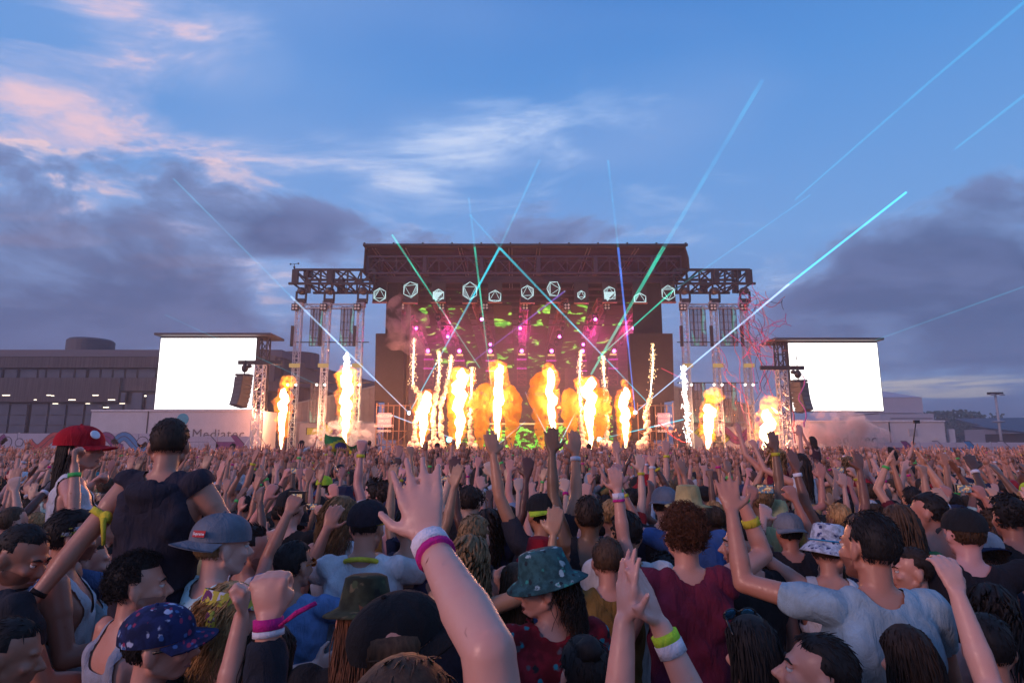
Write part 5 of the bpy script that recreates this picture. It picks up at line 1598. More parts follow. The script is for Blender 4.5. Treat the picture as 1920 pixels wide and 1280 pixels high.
def lump(mb, c, r, seed, amp=.28, fr=1.9, nu=22, nv=14):
    o = Vector((seed * 3.1, seed * 1.7, seed * .9))
    return mb.ball(c, r, None, nu, nv, fn=lambda q: 1 + amp * mnoise.noise(q * fr + o) + amp * .5 * mnoise.noise(q * fr * 2.3 + o))
def wob_path(p0, p1, n, amp, seed):
    d = p1 - p0
    return [p0 + d * (k / n) + Vector((mnoise.noise(Vector((seed, k * .35, 0))), mnoise.noise(Vector((k * .35, seed, 4))), 0)) * amp * (k / n) for k in range(n + 1)]
def ragged_tube(path, rad, seed, n=16, amp=.35):
    mb = MB(); mb.tube(path, rad, n)
    o = Vector((seed * 2.3, seed, 0))
    for i, v in enumerate(mb.v):
        k = i // n; c = path[k]; q = v - c
        mb.v[i] = c + q * (1 + amp * mnoise.noise(v * 2.6 + o) + amp * .6 * mnoise.noise(v * 6.0 + o))
    return mb
def flame(ub, vb, ut, vt, wpx, D, label, ball=None, seed=1, power=2000):
    a = P(ub, vb, D); a.z = min(a.z, 2.0); b = P(ut, vt, D); root = empty('flame_jet', a); L = b - a; m = D / F_PX
    n = 26; path = wob_path(Vector((0, 0, 0)), L, n, wpx * m * .55, seed)
    prof = lambda f: (.12 + 1.0 * min(1, f / .55) ** .8) * (1.0 if f < .82 else max(.12, math.sqrt(max(0, 1 - ((f - .82) / .18) ** 2))))
    w = wpx * m * .38
    ragged_tube(path, [w * prof(k / n) * (.85 + .3 * mnoise.noise(Vector((k * .6, seed, 1)))) for k in range(n + 1)], seed, 16, .34).build('flame_core', FLAMEW, root, True)
    ragged_tube([p + Vector((0, .05, .12 * k / n)) for k, p in enumerate(path)], [w * 1.7 * prof(k / n) + .04 for k in range(n + 1)], seed + 9, 18, .45).build('flame_envelope', FIREV, root, True)
    if ball:
        bu, bv, br = ball; c = P(bu, bv, D) - a; r = br * m
        lump(MB(), c, (r, r * .9, r * .9), seed, .34).build('flame_ball', BALLV, root, True)
        lump(MB(), c + Vector((-.35 * r, 0, -.45 * r)), (r * .62,) * 3, seed + 3, .34).build('flame_ball', BALLV, root, True)
    l = bpy.data.lights.new('flame_light', 'POINT'); l.energy = power; l.color = (1, .34, .16); l.shadow_soft_size = .35
    o = bpy.data.objects.new('flame_light', l); COL.objects.link(o); o.parent = root; o.location = L * .6 + Vector((0, -.55, 0))
    MB().box((0, 0, -.22), (.4, .4, .35)).build('burner', STEEL, root)
    tag(root, label, 'flame', 'flame jets along the stage front')
FL = [(527, 842, 533, 728, 20, 43.2, 'flame jet rising beside the hall side speaker tower', (540, 716, 15)),
      (646, 835, 652, 686, 27, 43.6, 'tall flame jet rising out of white smoke', (650, 706, 19)),
      (791, 842, 796, 733, 25, 44.2, 'flame jet at the hall end of the stage front', None),
      (858, 842, 866, 690, 29, 44.2, 'second flame jet on the stage, topped by an orange ball', (858, 700, 15)),
      (931, 842, 936, 682, 23, 44.2, 'third flame jet on the stage, its top curling back', (932, 690, 17)),
      (1039, 842, 1030, 690, 21, 44.2, 'fourth flame jet on the stage, with a ball of fire at its tip', (1028, 692, 14)),
      (1108, 842, 1104, 706, 25, 44.2, 'fifth flame jet on the stage, with ragged wide head', (1090, 716, 14)),
      (1174, 842, 1170, 726, 22, 44.2, 'flame jet at the far end of the stage front', (1171, 717, 8)),
      (1327, 848, 1330, 758, 23, 43.6, 'flame jet with a round yellow cloud before the right towers', (1337, 742, 19)),
      (1432, 848, 1442, 768, 26, 43.2, 'short flame jet beside the right speaker tower', (1443, 758, 19))]
for i, (a, b, c, d, w, D, lab, bl) in enumerate(FL): flame(a, b, c, d, w, D, lab, bl, 3.7 * i + 1.3)

SMKY = smoke_vol('self_lit_smoke', 8.0, (1.0, .52, .12), 1.9, .40, .58, 2.2, (1, .30, .008))  # flame light put into the smoke as orange colour and glow
def plume(ub, vb, ut, vt, wpx, D, seed, label):
    a = P(ub, vb, D); b = P(ut, vt, D); root = empty('smoke_plume', a); m = D / F_PX; n = 18
    path = wob_path(Vector((0, 0, 0)), b - a, n, wpx * m * .4, seed); w = wpx * m * .5
    rad = [w * (.25 + .85 * min(1, k / n / .6)) * (1 if k / n < .85 else max(.2, math.sqrt(max(0, 1 - ((k / n - .85) / .15) ** 2)))) for k in range(n + 1)]
    ragged_tube(path, rad, seed, 18, .38).build('smoke', SMKY, root, True)
    tag(root, label, 'smoke', 'flame lit smoke plumes on the stage')
for i, (a, b, c, d, w, lab) in enumerate([(846, 842, 848, 715, 22, 'orange smoke plume beside the second flame jet'), (901, 842, 903, 722, 36, 'yellow smoke plume between the second and third flame jets'),
        (957, 842, 962, 725, 32, 'yellow smoke plume just past the third flame jet'), (1016, 842, 1008, 700, 34, 'tall orange smoke plume beside the fourth flame jet'), (1072, 842, 1070, 728, 32, 'yellow smoke plume between the fourth and fifth flame jets'),
        (1124, 842, 1132, 728, 32, 'yellow smoke plume past the fifth flame jet'), (1163, 842, 1164, 745, 18, 'thin orange smoke plume by the last flame jet on the stage')]):
    plume(a, b, c, d, w, 44.7, 2.1 * i + .7, lab)

SPK = glow('spark', (1.0, .62, .30), 3.2); SPKW = glow('spark_white', (1.0, .93, .85), 9.0)
TRAIL = mat('spark_smoke', lambda t, out: principled(t, out, t.mix(t.noise(objc(t), 5, 3), (.55, .40, .30), (.75, .58, .42)), 1.0, emis=(1, .5, .2), emis_s=.06))
def gerb(path_uv, top_w, D, seed, label, white=False, trail=True):
    rng = random.Random(seed); pts = [P(u, v, D) for u, v in path_uv]; root = empty('spark_fountain', pts[-1]); pts = [p - pts[-1] for p in pts]
    m = D / F_PX; sp = MB(); N = 260
    def at(f):
        k = f * (len(pts) - 1); i = min(int(k), len(pts) - 2); return pts[i].lerp(pts[i + 1], k - i)
    for _ in range(N):
        f = rng.random() ** (1.3 if not white else 1.0) * (.62 if trail else 1.0); c = at(f); w = top_w * m * .5 * (.35 + 1.1 * math.sin(min(1, f * 2.2 + .12) * 2.2))
        q = c + Vector((rng.gauss(0, .45) * w, rng.gauss(0, .45) * w, rng.uniform(-.1, .1))); s = rng.uniform(.014, .038)
        sp.add([q + Vector((-s, 0, -s)), q + Vector((s, 0, -s)), q + Vector((0, s, -s)), q + Vector((0, 0, s * 2.4))], [(0, 1, 3), (1, 2, 3), (2, 0, 3), (0, 2, 1)])
    o = sp.build('sparks', SPKW if white else SPK, root); o['kind'] = 'stuff'
    cm = MB(); n = 10
    cm.tube([at(f / n * (.45 if trail else .8)) for f in range(n + 1)], [top_w * m * (.22 if white else .07) * (.15 + math.sin(f / n * 3.0)) for f in range(n + 1)], 10).build('bright_core', SPKW, root, True)
    if trail:
        tr = MB(); n = 34
        for k in range(n):
            c = at(.42 + .58 * k / n) + Vector((mnoise.noise(Vector((k * .4, seed, 0))) * .22, 0, 0)); lump(tr, c, rng.uniform(.10, .19) * (1 + .5 * (k / n) ** 3), k + seed, .3, 1.5, 8, 6)
        for k in range(6): lump(tr, at(1) + Vector((rng.uniform(-.35, .35), 0, rng.uniform(-.1, .3))), rng.uniform(.2, .34), k + seed, .3, 1.5, 8, 6)
        tr.build('smoke_trail', TRAIL, root, True)
    tag(root, label, 'sparks', 'spark fountains')
gerb([(776, 633), (775, 690), (774, 722), (790, 745), (779, 790), (775, 838)], 11, 44.4, 1, 'tall thin spark fountain against the hall side scrim')
gerb([(823, 659), (824, 690), (819, 735), (812, 780), (815, 838)], 11, 44.5, 2, 'spark fountain between the first and second flame jets')
gerb([(846, 667), (844, 690), (838, 725), (826, 760), (828, 838)], 10, 44.6, 3, 'slim spark fountain left of the second flame jet')
gerb([(885, 690), (884, 715), (884, 760), (882, 800), (884, 838)], 13, 44.6, 4, 'spark fountain right of the second flame jet')
gerb([(1089, 658), (1087, 690), (1086, 735), (1090, 800), (1094, 838)], 9, 44.6, 5, 'spark fountain left of the fifth flame jet')
gerb([(1131, 668), (1132, 700), (1136, 740), (1138, 790), (1136, 838)], 10, 44.6, 6, 'spark fountain right of the fifth flame jet')
gerb([(1224, 646), (1224, 690), (1219, 745), (1211, 775), (1214, 810), (1203, 838)], 10, 44.4, 7, 'tall curling spark fountain against the far side scrim')
gerb([(1282, 684), (1283, 720), (1287, 770), (1292, 835)], 11, 44.0, 8, 'dense white spark fountain beside the inner right tower', True, False)
gerb([(650, 664), (650, 678), (651, 700)], 8, 43.5, 9, 'short white spark burst over the flame in white smoke', True, False)

# smoke clouds
def cloud(name, parts, D, material, label):
    c0 = P(parts[0][0], parts[0][1], D); root_mb = MB(); m = D / F_PX
    for i, (u, v, r) in enumerate(parts):
        c = P(u, v, D) - c0; lump(root_mb, c, (r * m * 1.25, r * m, r * m * 1.1), i * 1.9 + len(parts), .5, 2.0, 20, 12)
    o = remeshed(root_mb, .22, 1, name=name); ob = link(name, o); o.materials.clear(); o.materials.append(material); ob.location = c0
    tag(ob, label, 'smoke', kind='stuff')
cloud('smoke_cloud', [(618, 806, 16), (640, 800, 20), (600, 815, 14), (664, 812, 22), (590, 826, 12), (632, 824, 22), (685, 822, 14)], 43.9, smoke_vol('white_smoke', 7.0, (.95, .93, .95), 2.2, .50, .72, .8, (.9, .72, .78)), 'white smoke bursting at the foot of a flame jet')
cloud('smoke_cloud', [(1560, 808, 26), (1590, 798, 30), (1535, 800, 22), (1620, 815, 26), (1548, 780, 16), (1515, 820, 20), (1650, 822, 20), (1585, 825, 26), (1500, 800, 14)], 42.0, smoke_vol('pink_smoke', 1.8, (.95, .66, .74), .8, .42, .66, .10, (1, .45, .50)), 'drifting pink smoke in front of the right trailer')
cloud('smoke_cloud', [(760, 605, 22), (745, 575, 20), (775, 640, 24), (740, 640, 18), (735, 600, 16), (790, 600, 14)], 45.0, smoke_vol('dusky_smoke', 1.4, (.80, .55, .62), .9, .42, .66, .06, (1, .4, .4)), 'dusky smoke drifting past the hall side scrim')

# lasers
def beam_mat(name, col, s):
    def f(t, out):
        e = t.node('ShaderNodeEmission'); t.put(e.inputs[0], col); n = t.noise(objc(t), .35, 2)
        t.put(e.inputs[1], t.smooth(n, .35, .6, s * .45, s))
        tr = t.node('ShaderNodeBsdfTransparent'); ad = t.node('ShaderNodeAddShader'); t.l.new(e.outputs[0], ad.inputs[0]); t.l.new(tr.outputs[0], ad.inputs[1]); t.l.new(ad.outputs[0], out.inputs[0])
    m = mat(name, f); return m
BM = {'cyan': beam_mat('laser_cyan', (.02, .62, .80), .62), 'blue': beam_mat('laser_blue', (.06, .25, 1.0), .8), 'green': beam_mat('laser_green', (.02, .70, .48), .46), 'faint': beam_mat('laser_faint', (.02, .55, .70), .11), 'violet': beam_mat('laser_violet', (.35, .2, 1.0), .22), 'white': beam_mat('laser_white', (.45, .7, 1.0), .55), 'red': beam_mat('laser_red', (1, .05, .12), .3)}
def laser(u0, v0, D0, u1, v1, D1, w0, w1, m, label):
    a, b = P(u0, v0, D0), P(u1, v1, D1); r0, r1 = w0 * D0 / F_PX / 2, w1 * D1 / F_PX / 2
    o = MB().tube([Vector((0, 0, 0)), b - a], [r0, r1], 8, closed_ends=False).build('laser', BM[m], None, True); o.location = a
    tag(o, label, 'laser', 'laser beams')
laser(767, 774, 45.5, 937, 464, 40, 1.6, 4.5, 'cyan', 'blue green laser beam slanting up across the hall half of the stage')
laser(937, 464, 40, 1012, 300, 36, 4, 5, 'faint', 'faint laser beam continuing into the sky above the roof centre')
laser(1212, 752, 45.5, 938, 466, 40, 1.6, 4.5, 'cyan', 'blue green laser beam slanting up across the far half of the stage')
laser(938, 466, 40, 880, 402, 38, 4, 4, 'faint', 'faint laser beam leaving the roof edge towards the hall')
laser(921, 720, 46, 890, 463, 41, 1.5, 4, 'green', 'green laser beam rising steeply left of the stage centre')
laser(890, 463, 41, 879, 370, 39, 4, 4, 'faint', 'faint green laser beam above the roof left of its centre')
laser(1191, 773, 45.5, 1159, 464, 41, 1.5, 4.5, 'blue', 'bright blue laser beam rising steeply on the far side of the stage')
laser(1159, 464, 41, 1140, 300, 38, 4, 4, 'faint', 'faint blue laser beam fading into the sky above the roof')
laser(1108, 702, 46, 1245, 463, 40, 4, 8, 'green', 'broad teal laser beam slanting over the far half of the stage')
laser(1245, 463, 40, 1430, 150, 33, 8, 9, 'faint', 'broad pale teal laser beam high in the sky')
laser(1120, 672, 46, 1262, 545, 42, 1.5, 3.5, 'green', 'thin green laser beam reaching the far roof corner')
laser(1262, 545, 42, 1520, 365, 38, 2.5, 3, 'faint', 'thin faint laser beam past the far roof corner')
laser(767, 774, 45.5, 545, 555, 38, 1.6, 3.6, 'white', 'bright pale laser beam crossing the hall side towers')
laser(545, 555, 38, 325, 335, 33, 3, 3, 'faint', 'faint laser beam fading into the dark cloud over the hall')
laser(1191, 773, 45.5, 1480, 532, 38, 1.6, 3.8, 'white', 'bright pale laser beam crossing the streamer side towers')
laser(1480, 532, 38, 1700, 360, 33, 3.8, 4, 'cyan', 'cyan laser beam climbing past the dark cloud on the right')
laser(1490, 375, 36, 1745, 152, 30, 3, 5.5, 'faint', 'long cyan laser beam high over the right screen')
laser(1745, 152, 30, 1935, -8, 26, 5, 7, 'faint', 'wide cyan laser beam leaving the top right of the sky')
laser(1790, 280, 34, 1935, 168, 30, 4, 6, 'faint', 'short teal laser beam at the right side of the sky')
laser(900, 690, 46, 735, 440, 40, 1.6, 4, 'green', 'green laser beam crossing the hall side of the stage roof')
laser(1060, 545, 44, 870, 690, 48, 3.5, 1.5, 'violet', 'violet laser beam across the middle of the stage')
laser(1640, 638, 40, 1935, 532, 30, 1.5, 2.5, 'faint', 'thin laser beam drawn from the right screen corner')
laser(310, 590, 32, 680, 760, 44, 2.2, 1.4, 'faint', 'thin laser beam falling in front of the hall wing')
laser(735, 778, 45.3, 850, 822, 44.5, 2.2, 1.5, 'white', 'short pale laser beam low at the hall end of the stage')
laser(1128, 822, 44.5, 1282, 786, 45.3, 1.5, 2.2, 'cyan', 'short cyan laser beam low at the far end of the stage')
laser(1040, 842, 43.6, 985, 735, 45, 2, 1.2, 'white', 'short pale laser beam meeting the fourth flame jet')
laser(1045, 840, 43.6, 1102, 728, 45, 2, 1.2, 'white', 'short pale laser beam leaning past the fifth flame jet')
laser(930, 836, 43.6, 985, 790, 45, 1.8, 1.2, 'white', 'short pale laser beam at the foot of the third flame jet')
laser(1240, 690, 45, 1276, 708, 44, 1.4, 1.8, 'red', 'short red laser beam by the inner right tower')
for (u, v, lab) in ((767, 774, 'small laser unit shining on the hall side of the stage'), (1191, 773, 'small laser unit shining on the far side of the stage'), (1124, 824, 'cyan laser burst low beside the fifth flame jet'), (842, 824, 'cyan laser burst low beside the second flame jet')):
    r_ = empty('laser_unit', P(u, v, 45.6)); MB().box((0, .2, 0), (.32, .34, .22)).build('case', STEEL, r_); MB().ball((0, 0, 0), .13 if v < 800 else .2, None, 10, 8).build('aperture', glow('laser_spot_%d' % (v > 800), (.55, .8, 1) if v < 800 else (.15, .8, .85), 7), r_, True)
    tag(r_, lab, 'laser unit')

# paper streamers tangled on the right frame
STR = {'pink': plain('streamer_pink', (.55, .08, .28), .7), 'red': plain('streamer_red', (.50, .05, .05), .7), 'dark': plain('streamer_dark', (.05, .02, .05), .7), 'pale': plain('streamer_pale', (.50, .28, .34), .7)}
rs = random.Random(12)
def streamer(a, b, sag, amp, col, seed, w=.03):
    n = 26; pts = []
    for k in range(n + 1):
        f = k / n; p = a.lerp(b, f) + Vector((mnoise.noise(Vector((seed, f * 3.2, 0))) * amp, mnoise.noise(Vector((seed, f * 3, 7))) * amp * .5, -sag * 4 * f * (1 - f) + mnoise.noise(Vector((seed + 9, f * 4, 0))) * amp * .6))
        pts.append(p)
    c = pts[0].copy(); o = MB().tube([p - c for p in pts], w, 4, ell=.4).build('streamer', STR[col], None, True); o.location = c
    tag(o, {'pink': 'long pink paper streamer tangled round the right lighting frame', 'red': 'red paper streamer trailing off the right lighting frame', 'dark': 'dark paper streamer blowing clear of the right lighting frame', 'pale': 'pale paper streamer looping off the right lighting frame'}[col], 'streamer', col + ' paper streamers on the right frame')
for k in range(30):
    col = ('pink', 'dark', 'pale', 'red', 'pink')[k % 5]
    a = P(rs.uniform(1385, 1425), rs.uniform(515, 640), rs.uniform(43, 46)); b = P(rs.uniform(1400, 1480), rs.uniform(540, 820), rs.uniform(41.5, 45))
    streamer(a, b, rs.uniform(-.5, 1.5), rs.uniform(.8, 2.2), col, k * 3.3, .022)
for k in range(5): streamer(P(1345 + k * 4, 640 + k * 12, 45.4), P(1375 + k * 10, 720 + k * 20, 44.5), .2, 1.2, ('pale', 'pink', 'red')[k % 3], 80 + k * 2.7, .02)
streamer(P(1235, 792, 44), P(1300, 832, 43), .35, .1, 'red', 61, .03); streamer(P(1502, 700, 40), P(1508, 800, 30), .2, .35, 'pink', 63, .035); streamer(P(1487, 770, 40), P(1490, 830, 34), .2, .3, 'red', 65, .03)

# smoke hanging inside the stage
q = MB().box((SX, 51.6, 7.6), (21.5, 9.4, 11.6)).build('stage_smoke', mat('stage_smoke', lambda t, out: (lambda p: (p.inputs['Color'].__setattr__('default_value', (1, .72, .74, 1)), p.inputs['Density'].__setattr__('default_value', .05), t.l.new(p.outputs[0], out.inputs[1])))(t.node('ShaderNodeVolumePrincipled'))))
tag(q, 'reddish smoke hanging inside the stage under the trusses', 'smoke', kind='stuff')

# ---------------------------------------------------------------- people close to the camera
HEROES = []          # occupied spots (x, y)
BLACK = (.018, .017, .019); WHITE = (.62, .61, .64); NAVY = (.022, .026, .05); MAROON = (.16, .018, .045); MUST = (.22, .13, .035); DENIM = (.06, .12, .26); GREYC = (.16, .16, .18)
MAG = (.55, .02, .22); YEL = (.70, .58, .05); NEON = (.50, .80, .05); WB = (.72, .68, .74)
def stand(u, v, D, **kw):
    """person whose head centre shows at (u, v), standing D metres away"""
    p = P(u, v, D); pose = kw.pop('pose', {}); B = skeleton(pose); hc = B['headc']; rz = kw.pop('rz', 0)
    s = p.z / hc.z
    h2 = Matrix.Rotation(math.radians(rz), 3, 'Z') @ hc
    HEROES.append((p.x - h2.x * s, p.y - h2.y * s))
    return hero(pose, (p.x - h2.x * s, p.y - h2.y * s), rz, s, **kw)
def sit(u, v, D, **kw):
    """person on someone's shoulders, and the one who carries"""
    p = P(u, v, D); pose = dict(kw.pop('pose', {})); pose['seat'] = True; B = skeleton(pose); hc = B['headc']; rz = kw.pop('rz', 0); s = kw.pop('scale', 1.0)
    carry = kw.pop('carry', None)
    h2 = Matrix.Rotation(math.radians(rz), 3, 'Z') @ hc
    x, y = p.x - h2.x * s, p.y - h2.y * s; z = p.z - hc.z * s
    HEROES.append((x, y))
    r = hero(pose, (x, y), rz, s, z=z, **kw)
    if carry:
        f = Matrix.Rotation(math.radians(rz), 3, 'Z') @ Vector((0, .13, 0)); HEROES.append((x + f.x, y + f.y))
        ck = dict(carry); cs = (z + .93 * s - .10) / 1.47
        hero({'L': ((-.35, .25, -.6), (.1, .75, .55), 'cup'), 'R': ((.35, .25, -.6), (-.1, .75, .55), 'cup'), 'head': (0, 0, 0)}, (x + f.x, y + f.y), rz, cs, **ck)
    return r

# man on shoulders in a dark sleeveless hoodie
r, f = sit(318, 832, 3.0, pose={'L': ((-.40, -.42, -.80), (-.36, -.40, -.84), 'relax', (0, -.2, -1)), 'R': ((.52, .25, -.80), (-.50, .84, -.05), 'fist'), 'head': (28, -4, 0), 'lean': 2, 'arm': 1.12},
           skin='tan', top=('sleeveless', (.030, .026, .040)), bottom=('shorts', NAVY), hair=('short', 'dark brown'), hair_L=.022, stubble=True, label='man in dark sleeveless hoodie riding on shoulders, arm stretched out, seen from behind', face='', loose=.02, off=.016,
           topname='sleeveless_hoodie', locks=510, thick=.0030, tris=18000, carry=dict(skin='tan', top=('tee', MAROON), hair=('short', 'black'), label='man in maroon shirt carrying the hoodie wearer on his shoulders', tris=8000, locks=180), rz=-6)
hd = MB(); B = f.B; T = B['T']
for k in range(13):
    pass
pts = []; rr = []
for k in range(15):
    a = math.radians(-160 + 320 * k / 14); pts.append(B['neck'] + T @ Vector((.105 * math.sin(a), -.035 - .085 * math.cos(a), -.015 - .055 * (1 + math.cos(a)) * .5))); rr.append(.026 + .016 * (1 + math.cos(a)) * .5)
hd.tube(pts, rr, 12)
hd.ball(B['neck'] + T @ Vector((0, -.105, -.085)), (.105, .034, .085), T, 16, 10, fn=lambda q: 1 + .08 * math.sin(q.x * 8) * q.z)
o = link('hood', remeshed(hd, .012, 3), r, (.030, .026, .040)); o.data.materials.clear(); o.data.materials.append(m_cloth()); o.data.polygons.foreach_set('use_smooth', [True] * len(o.data.polygons))
ud = (B['elL'] - B['shL']).normalized(); ab = ring_band(MB(), B['shL'] + ud * .15, ud, .060, .03); ab.ball(B['shL'] + ud * .15 + Vector((.05, -.045, 0)), (.03, .02, .028), None, 10, 8); ab.tube([B['shL'] + ud * .15 + Vector((.05, -.06, 0)), B['shL'] + ud * .15 + Vector((.065, -.06, -.12))], [.014, .008], 6)
o = ab.build('armband', m_cloth(), r, True); o.color = (*YEL, 1)
fd = (B['wrL'] - B['elL']).normalized(); o = ring_band(MB(), B['wrL'] - fd * .02, fd, .034, .02).build('wristband', m_cloth(), r, True); o.color = (.02, .012, .012, 1)

# young woman on shoulders in a red cap
r, f = sit(152, 842, 3.55, pose={'fem': True, 'R': ((.75, .2, -.35), (-.2, -.1, .97), 'fist', (0, 1, 0)), 'L': ((-.55, -.35, -.45), (-.45, .65, .55), 'fist'), 'head': (-18, 6, 0), 'lean': 4}, rz=-62, skin='fair', top=('crop', WHITE), bottom=('shorts', DENIM),
           hair=('long', 'black'), hair_L=.46, label='woman in red peaked cap and white crop top riding on shoulders', face='', band=[('R', (.10, .55, .12), .05, .02)], locks=360, scale=.97, under=True,
           carry=dict(skin='fair', top=('tee', (.45, .55, .62)), hair=('short', 'brown'), label='man in pale blue shirt carrying the red capped woman', tris=8000, locks=150))
c, tr = wear_cap(r, f, (.42, .008, .02), size=1.22, tilt=-6)
MB().ball((.060, .102, .074), (.028, .007, .028), Rz(-34) @ Rx(24), 14, 8).build('round_patch', plain('patch_white', (.72, .66, .70), .8), c, True)

# white tank top and headband
r, f = stand(137, 1003, 3.25, pose={'R': ((.25, .25, -.9), (.0, .95, .12), 'relax'), 'L': ((-.3, .2, -.9), (.3, .9, .1), 'relax'), 'head': (12, 0, 8), 'arm': 1.12}, rz=-62, skin='tan', top=('tank', WHITE), hair=('short', 'black'), face='', stubble=True, label='muscular man in white tank top with a printed headband, turned sideways', seed=4, locks=390, hair_L=.03)
hb = MB(); n = 26
for k in range(n): pass
hb.tube([(0, -.006, .030), (0, .004, .058)], [.001, .001], 6)
ring = []
for z, e in ((.022, 1.03), (.056, 1.01)):
    for k in range(n):
        a = 2 * math.pi * k / n; ring.append(Vector((.081 * e * math.sin(a), -.008 + .103 * e * math.cos(a), z + .012 * math.cos(a))))
o = MB().add(ring, [(k, (k + 1) % n, n + (k + 1) % n, n + k) for k in range(n)]).build('headband', mat('headband_print', lambda t, out: (lambda v: principled(t, out, t.mix(t.smooth(t.noise(t.mapping(v, scale=(1, 1, 3)), 26, 2), .50, .56), (.62, .60, .66), t.mix(t.smooth(t.noise(v, 11, 1), .48, .52), (.16, .02, .08), (.55, .48, .06))), .8))(objc(t))), r, True); put_head(o, f)
me = text_mesh('headband_lettering', '#Stereosonic', .030, .0006, plain('ink', (.015, .015, .02), .7), 'CENTER'); 
for v in me.vertices:
    a = math.radians(50) - v.co.x / .094; z = v.co.y; q = Vector((.0845 * math.sin(a), -.008 + .1075 * math.cos(a), .030 + z * .8 + .012 * math.cos(a))); v.co = q
put_head(link('headband_lettering', me, r), f)

r, f = stand(42, 1040, 2.85, pose={'head': (-55, -22, 0), 'R': ((.3, .3, -.9), (.0, .9, -.2), 'relax')}, rz=-35, skin='olive', top=('tee', (.03, .03, .038)), hair=('buzz', 'black'), face='', stubble=True, label='man with cropped dark hair and grey black shirt looking down', locks=750, thick=.0030, hair_L=.016)
r, f = stand(262, 1096, 2.75, pose={'head': (-28, 2, 0), 'R': ((.3, .15, -.9), (.0, .9, .0), 'relax')}, rz=-34, skin='fair', top=('tank', (.36, .38, .46)), hair=('curly', 'black'), hair_L=.022, face='', stubble=True, label='man with dark wavy quiff and pale grey tank top', seed=6, locks=630, thick=.0030)
r, f = stand(300, 1205, 2.2, pose={'head': (6, 0, 6), 'R': ((.0, .85, .15), (-.1, .10, .99), 'fist', (0, -1, 0)), 'L': ((-.3, .3, -.9), (0, .9, 0), 'relax')}, rz=-78, skin='fair', top=('tee', (.03, .03, .034)), hair=('short', 'black'), face='', label='man in flower print cap and black sunglasses gripping his brim', under=True, locks=210)
FLC = m_floral('navy_flower_print', (.018, .028, .10), [(.42, .45, .60), (.28, .035, .09), (.05, .12, .30)], 24)
wear_cap(r, f, (.1, .1, .2), material=FLC, size=1.10, tilt=4); sunglasses(r, f)
r, f = stand(418, 1022, 2.9, pose={'head': (-8, 0, 0), 'R': ((.3, .1, -.93), (.05, .9, .0), 'relax')}, rz=-38, skin='pale', top=('tee', WHITE), top_mat=m_dye(), hair=('short', 'fair'), hair_L=.02, face='', label='man in backwards grey cap and landscape print shirt', under=True, seed=8, locks=210)
c, tr = wear_cap(r, f, (.15, .17, .21), back=True, size=1.10, tilt=-4)
q = MB(); 
w_, h_ = .030, .0125
me = MB().prism([(-w_, 0, -h_), (w_, 0, -h_), (w_, 0, h_), (-w_, 0, h_)], (0, .002, 0)).mesh('box_patch', plain('patch_red', (.45, .01, .02), .7)); o = link('box_patch', me, c)
Mp = Matrix.Rotation(math.radians(26), 4, 'Z') @ Matrix.Translation((0, -.128, .062)) @ Matrix.Rotation(math.radians(-16), 4, 'X')
o.location = Mp.to_translation(); o.rotation_euler = Mp.to_euler()
t_ = link('patch_lettering', text_mesh('patch_lettering', 'Supreme', .0155, .0004, plain('notice_white', (.85, .82, .8), .6), 'CENTER', .0002), o); t_.rotation_euler = (math.radians(90), 0, 0); t_.location = (0, -.0008, -.005)
r, f = stand(474, 1028, 3.65, pose={'head': (-35, 0, 0), 'R': ((-.55, .6, -.2), (-.2, .0, .95), 'point', (0, 1, 0))}, rz=-30, skin='fair', top=('tee', WHITE), hair=('quiff', 'black'), face='', stubble=True, label='man with black quiff and white shirt raising one finger', seed=10, locks=330)
r, f = stand(437, 1152, 2.5, pose={'fem': True, 'head': (-20, 0, 0)}, rz=-20, skin='fair', top=('tank', DENIM), hair=('wavy', 'blond'), hair_L=.22, face='', label='blond woman with a yellow printed scarf tied round her hair', locks=450)
ring = []
for z, e in ((.035, 1.09), (.085, .98)):
    for k in range(n):
        a = 2 * math.pi * k / n; ring.append(Vector((.083 * e * math.sin(a), -.010 + .104 * e * math.cos(a), z - .03 * math.cos(a))))
o = MB().add(ring, [(k, (k + 1) % n, n + (k + 1) % n, n + k) for k in range(n)]).build('hair_scarf', mat('scarf_print', lambda t, out: (lambda v: principled(t, out, t.mix(t.smooth(t.noise(v, 30, 2), .5, .54), (.55, .45, .05), t.mix(t.smooth(t.noise(v, 17, 1), .48, .52), (.65, .62, .66), (.12, .015, .10))), .8))(objc(t))), r, True); put_head(o, f)
MB().ball((.05, -.11, .0), (.03, .02, .05), None, 10, 6).build('scarf_knot', MATS['scarf_print'], o, True)

# raised arm in a black sleeve, head below the frame
r, f = stand(825, 1440, 1.28, pose={'L': ((-.42, .30, .30), (-.10, .10, .97), 'fist', (0, 1, .2)), 'R': ((.2, .1, -.95), (.1, .5, -.8), 'relax')}, skin='fair', top=('long', (.02, .022, .032)), hair=('long', 'dark brown'), label='person in black long sleeved top raising a fist with a magenta wristband', band=[('L', MAG, .0, .022), ('L', WB, .018, .012)], locks=240)
fd = (f.B['wrL'] - f.B['elL']).normalized(); o = MB().tube([f.B['wrL'] + Vector((.03, -.02, 0)), f.B['wrL'] + Vector((.07, -.03, .03)), f.B['wrL'] + Vector((.11, -.03, .05))], [.003, .006, .005], 6, ell=.35).build('wristband_tail', m_cloth(), r, True); o.color = (*MAG, 1)
MB().tube([f.B['elL'].lerp(f.B['wrL'], .35) + Vector((-.03, -.038, 0)), f.B['elL'].lerp(f.B['wrL'], .5) + Vector((.02, -.042, .01))], .006, 6).build('sleeve_stripe', plain('stripe_grey', (.4, .42, .46), .7), r)
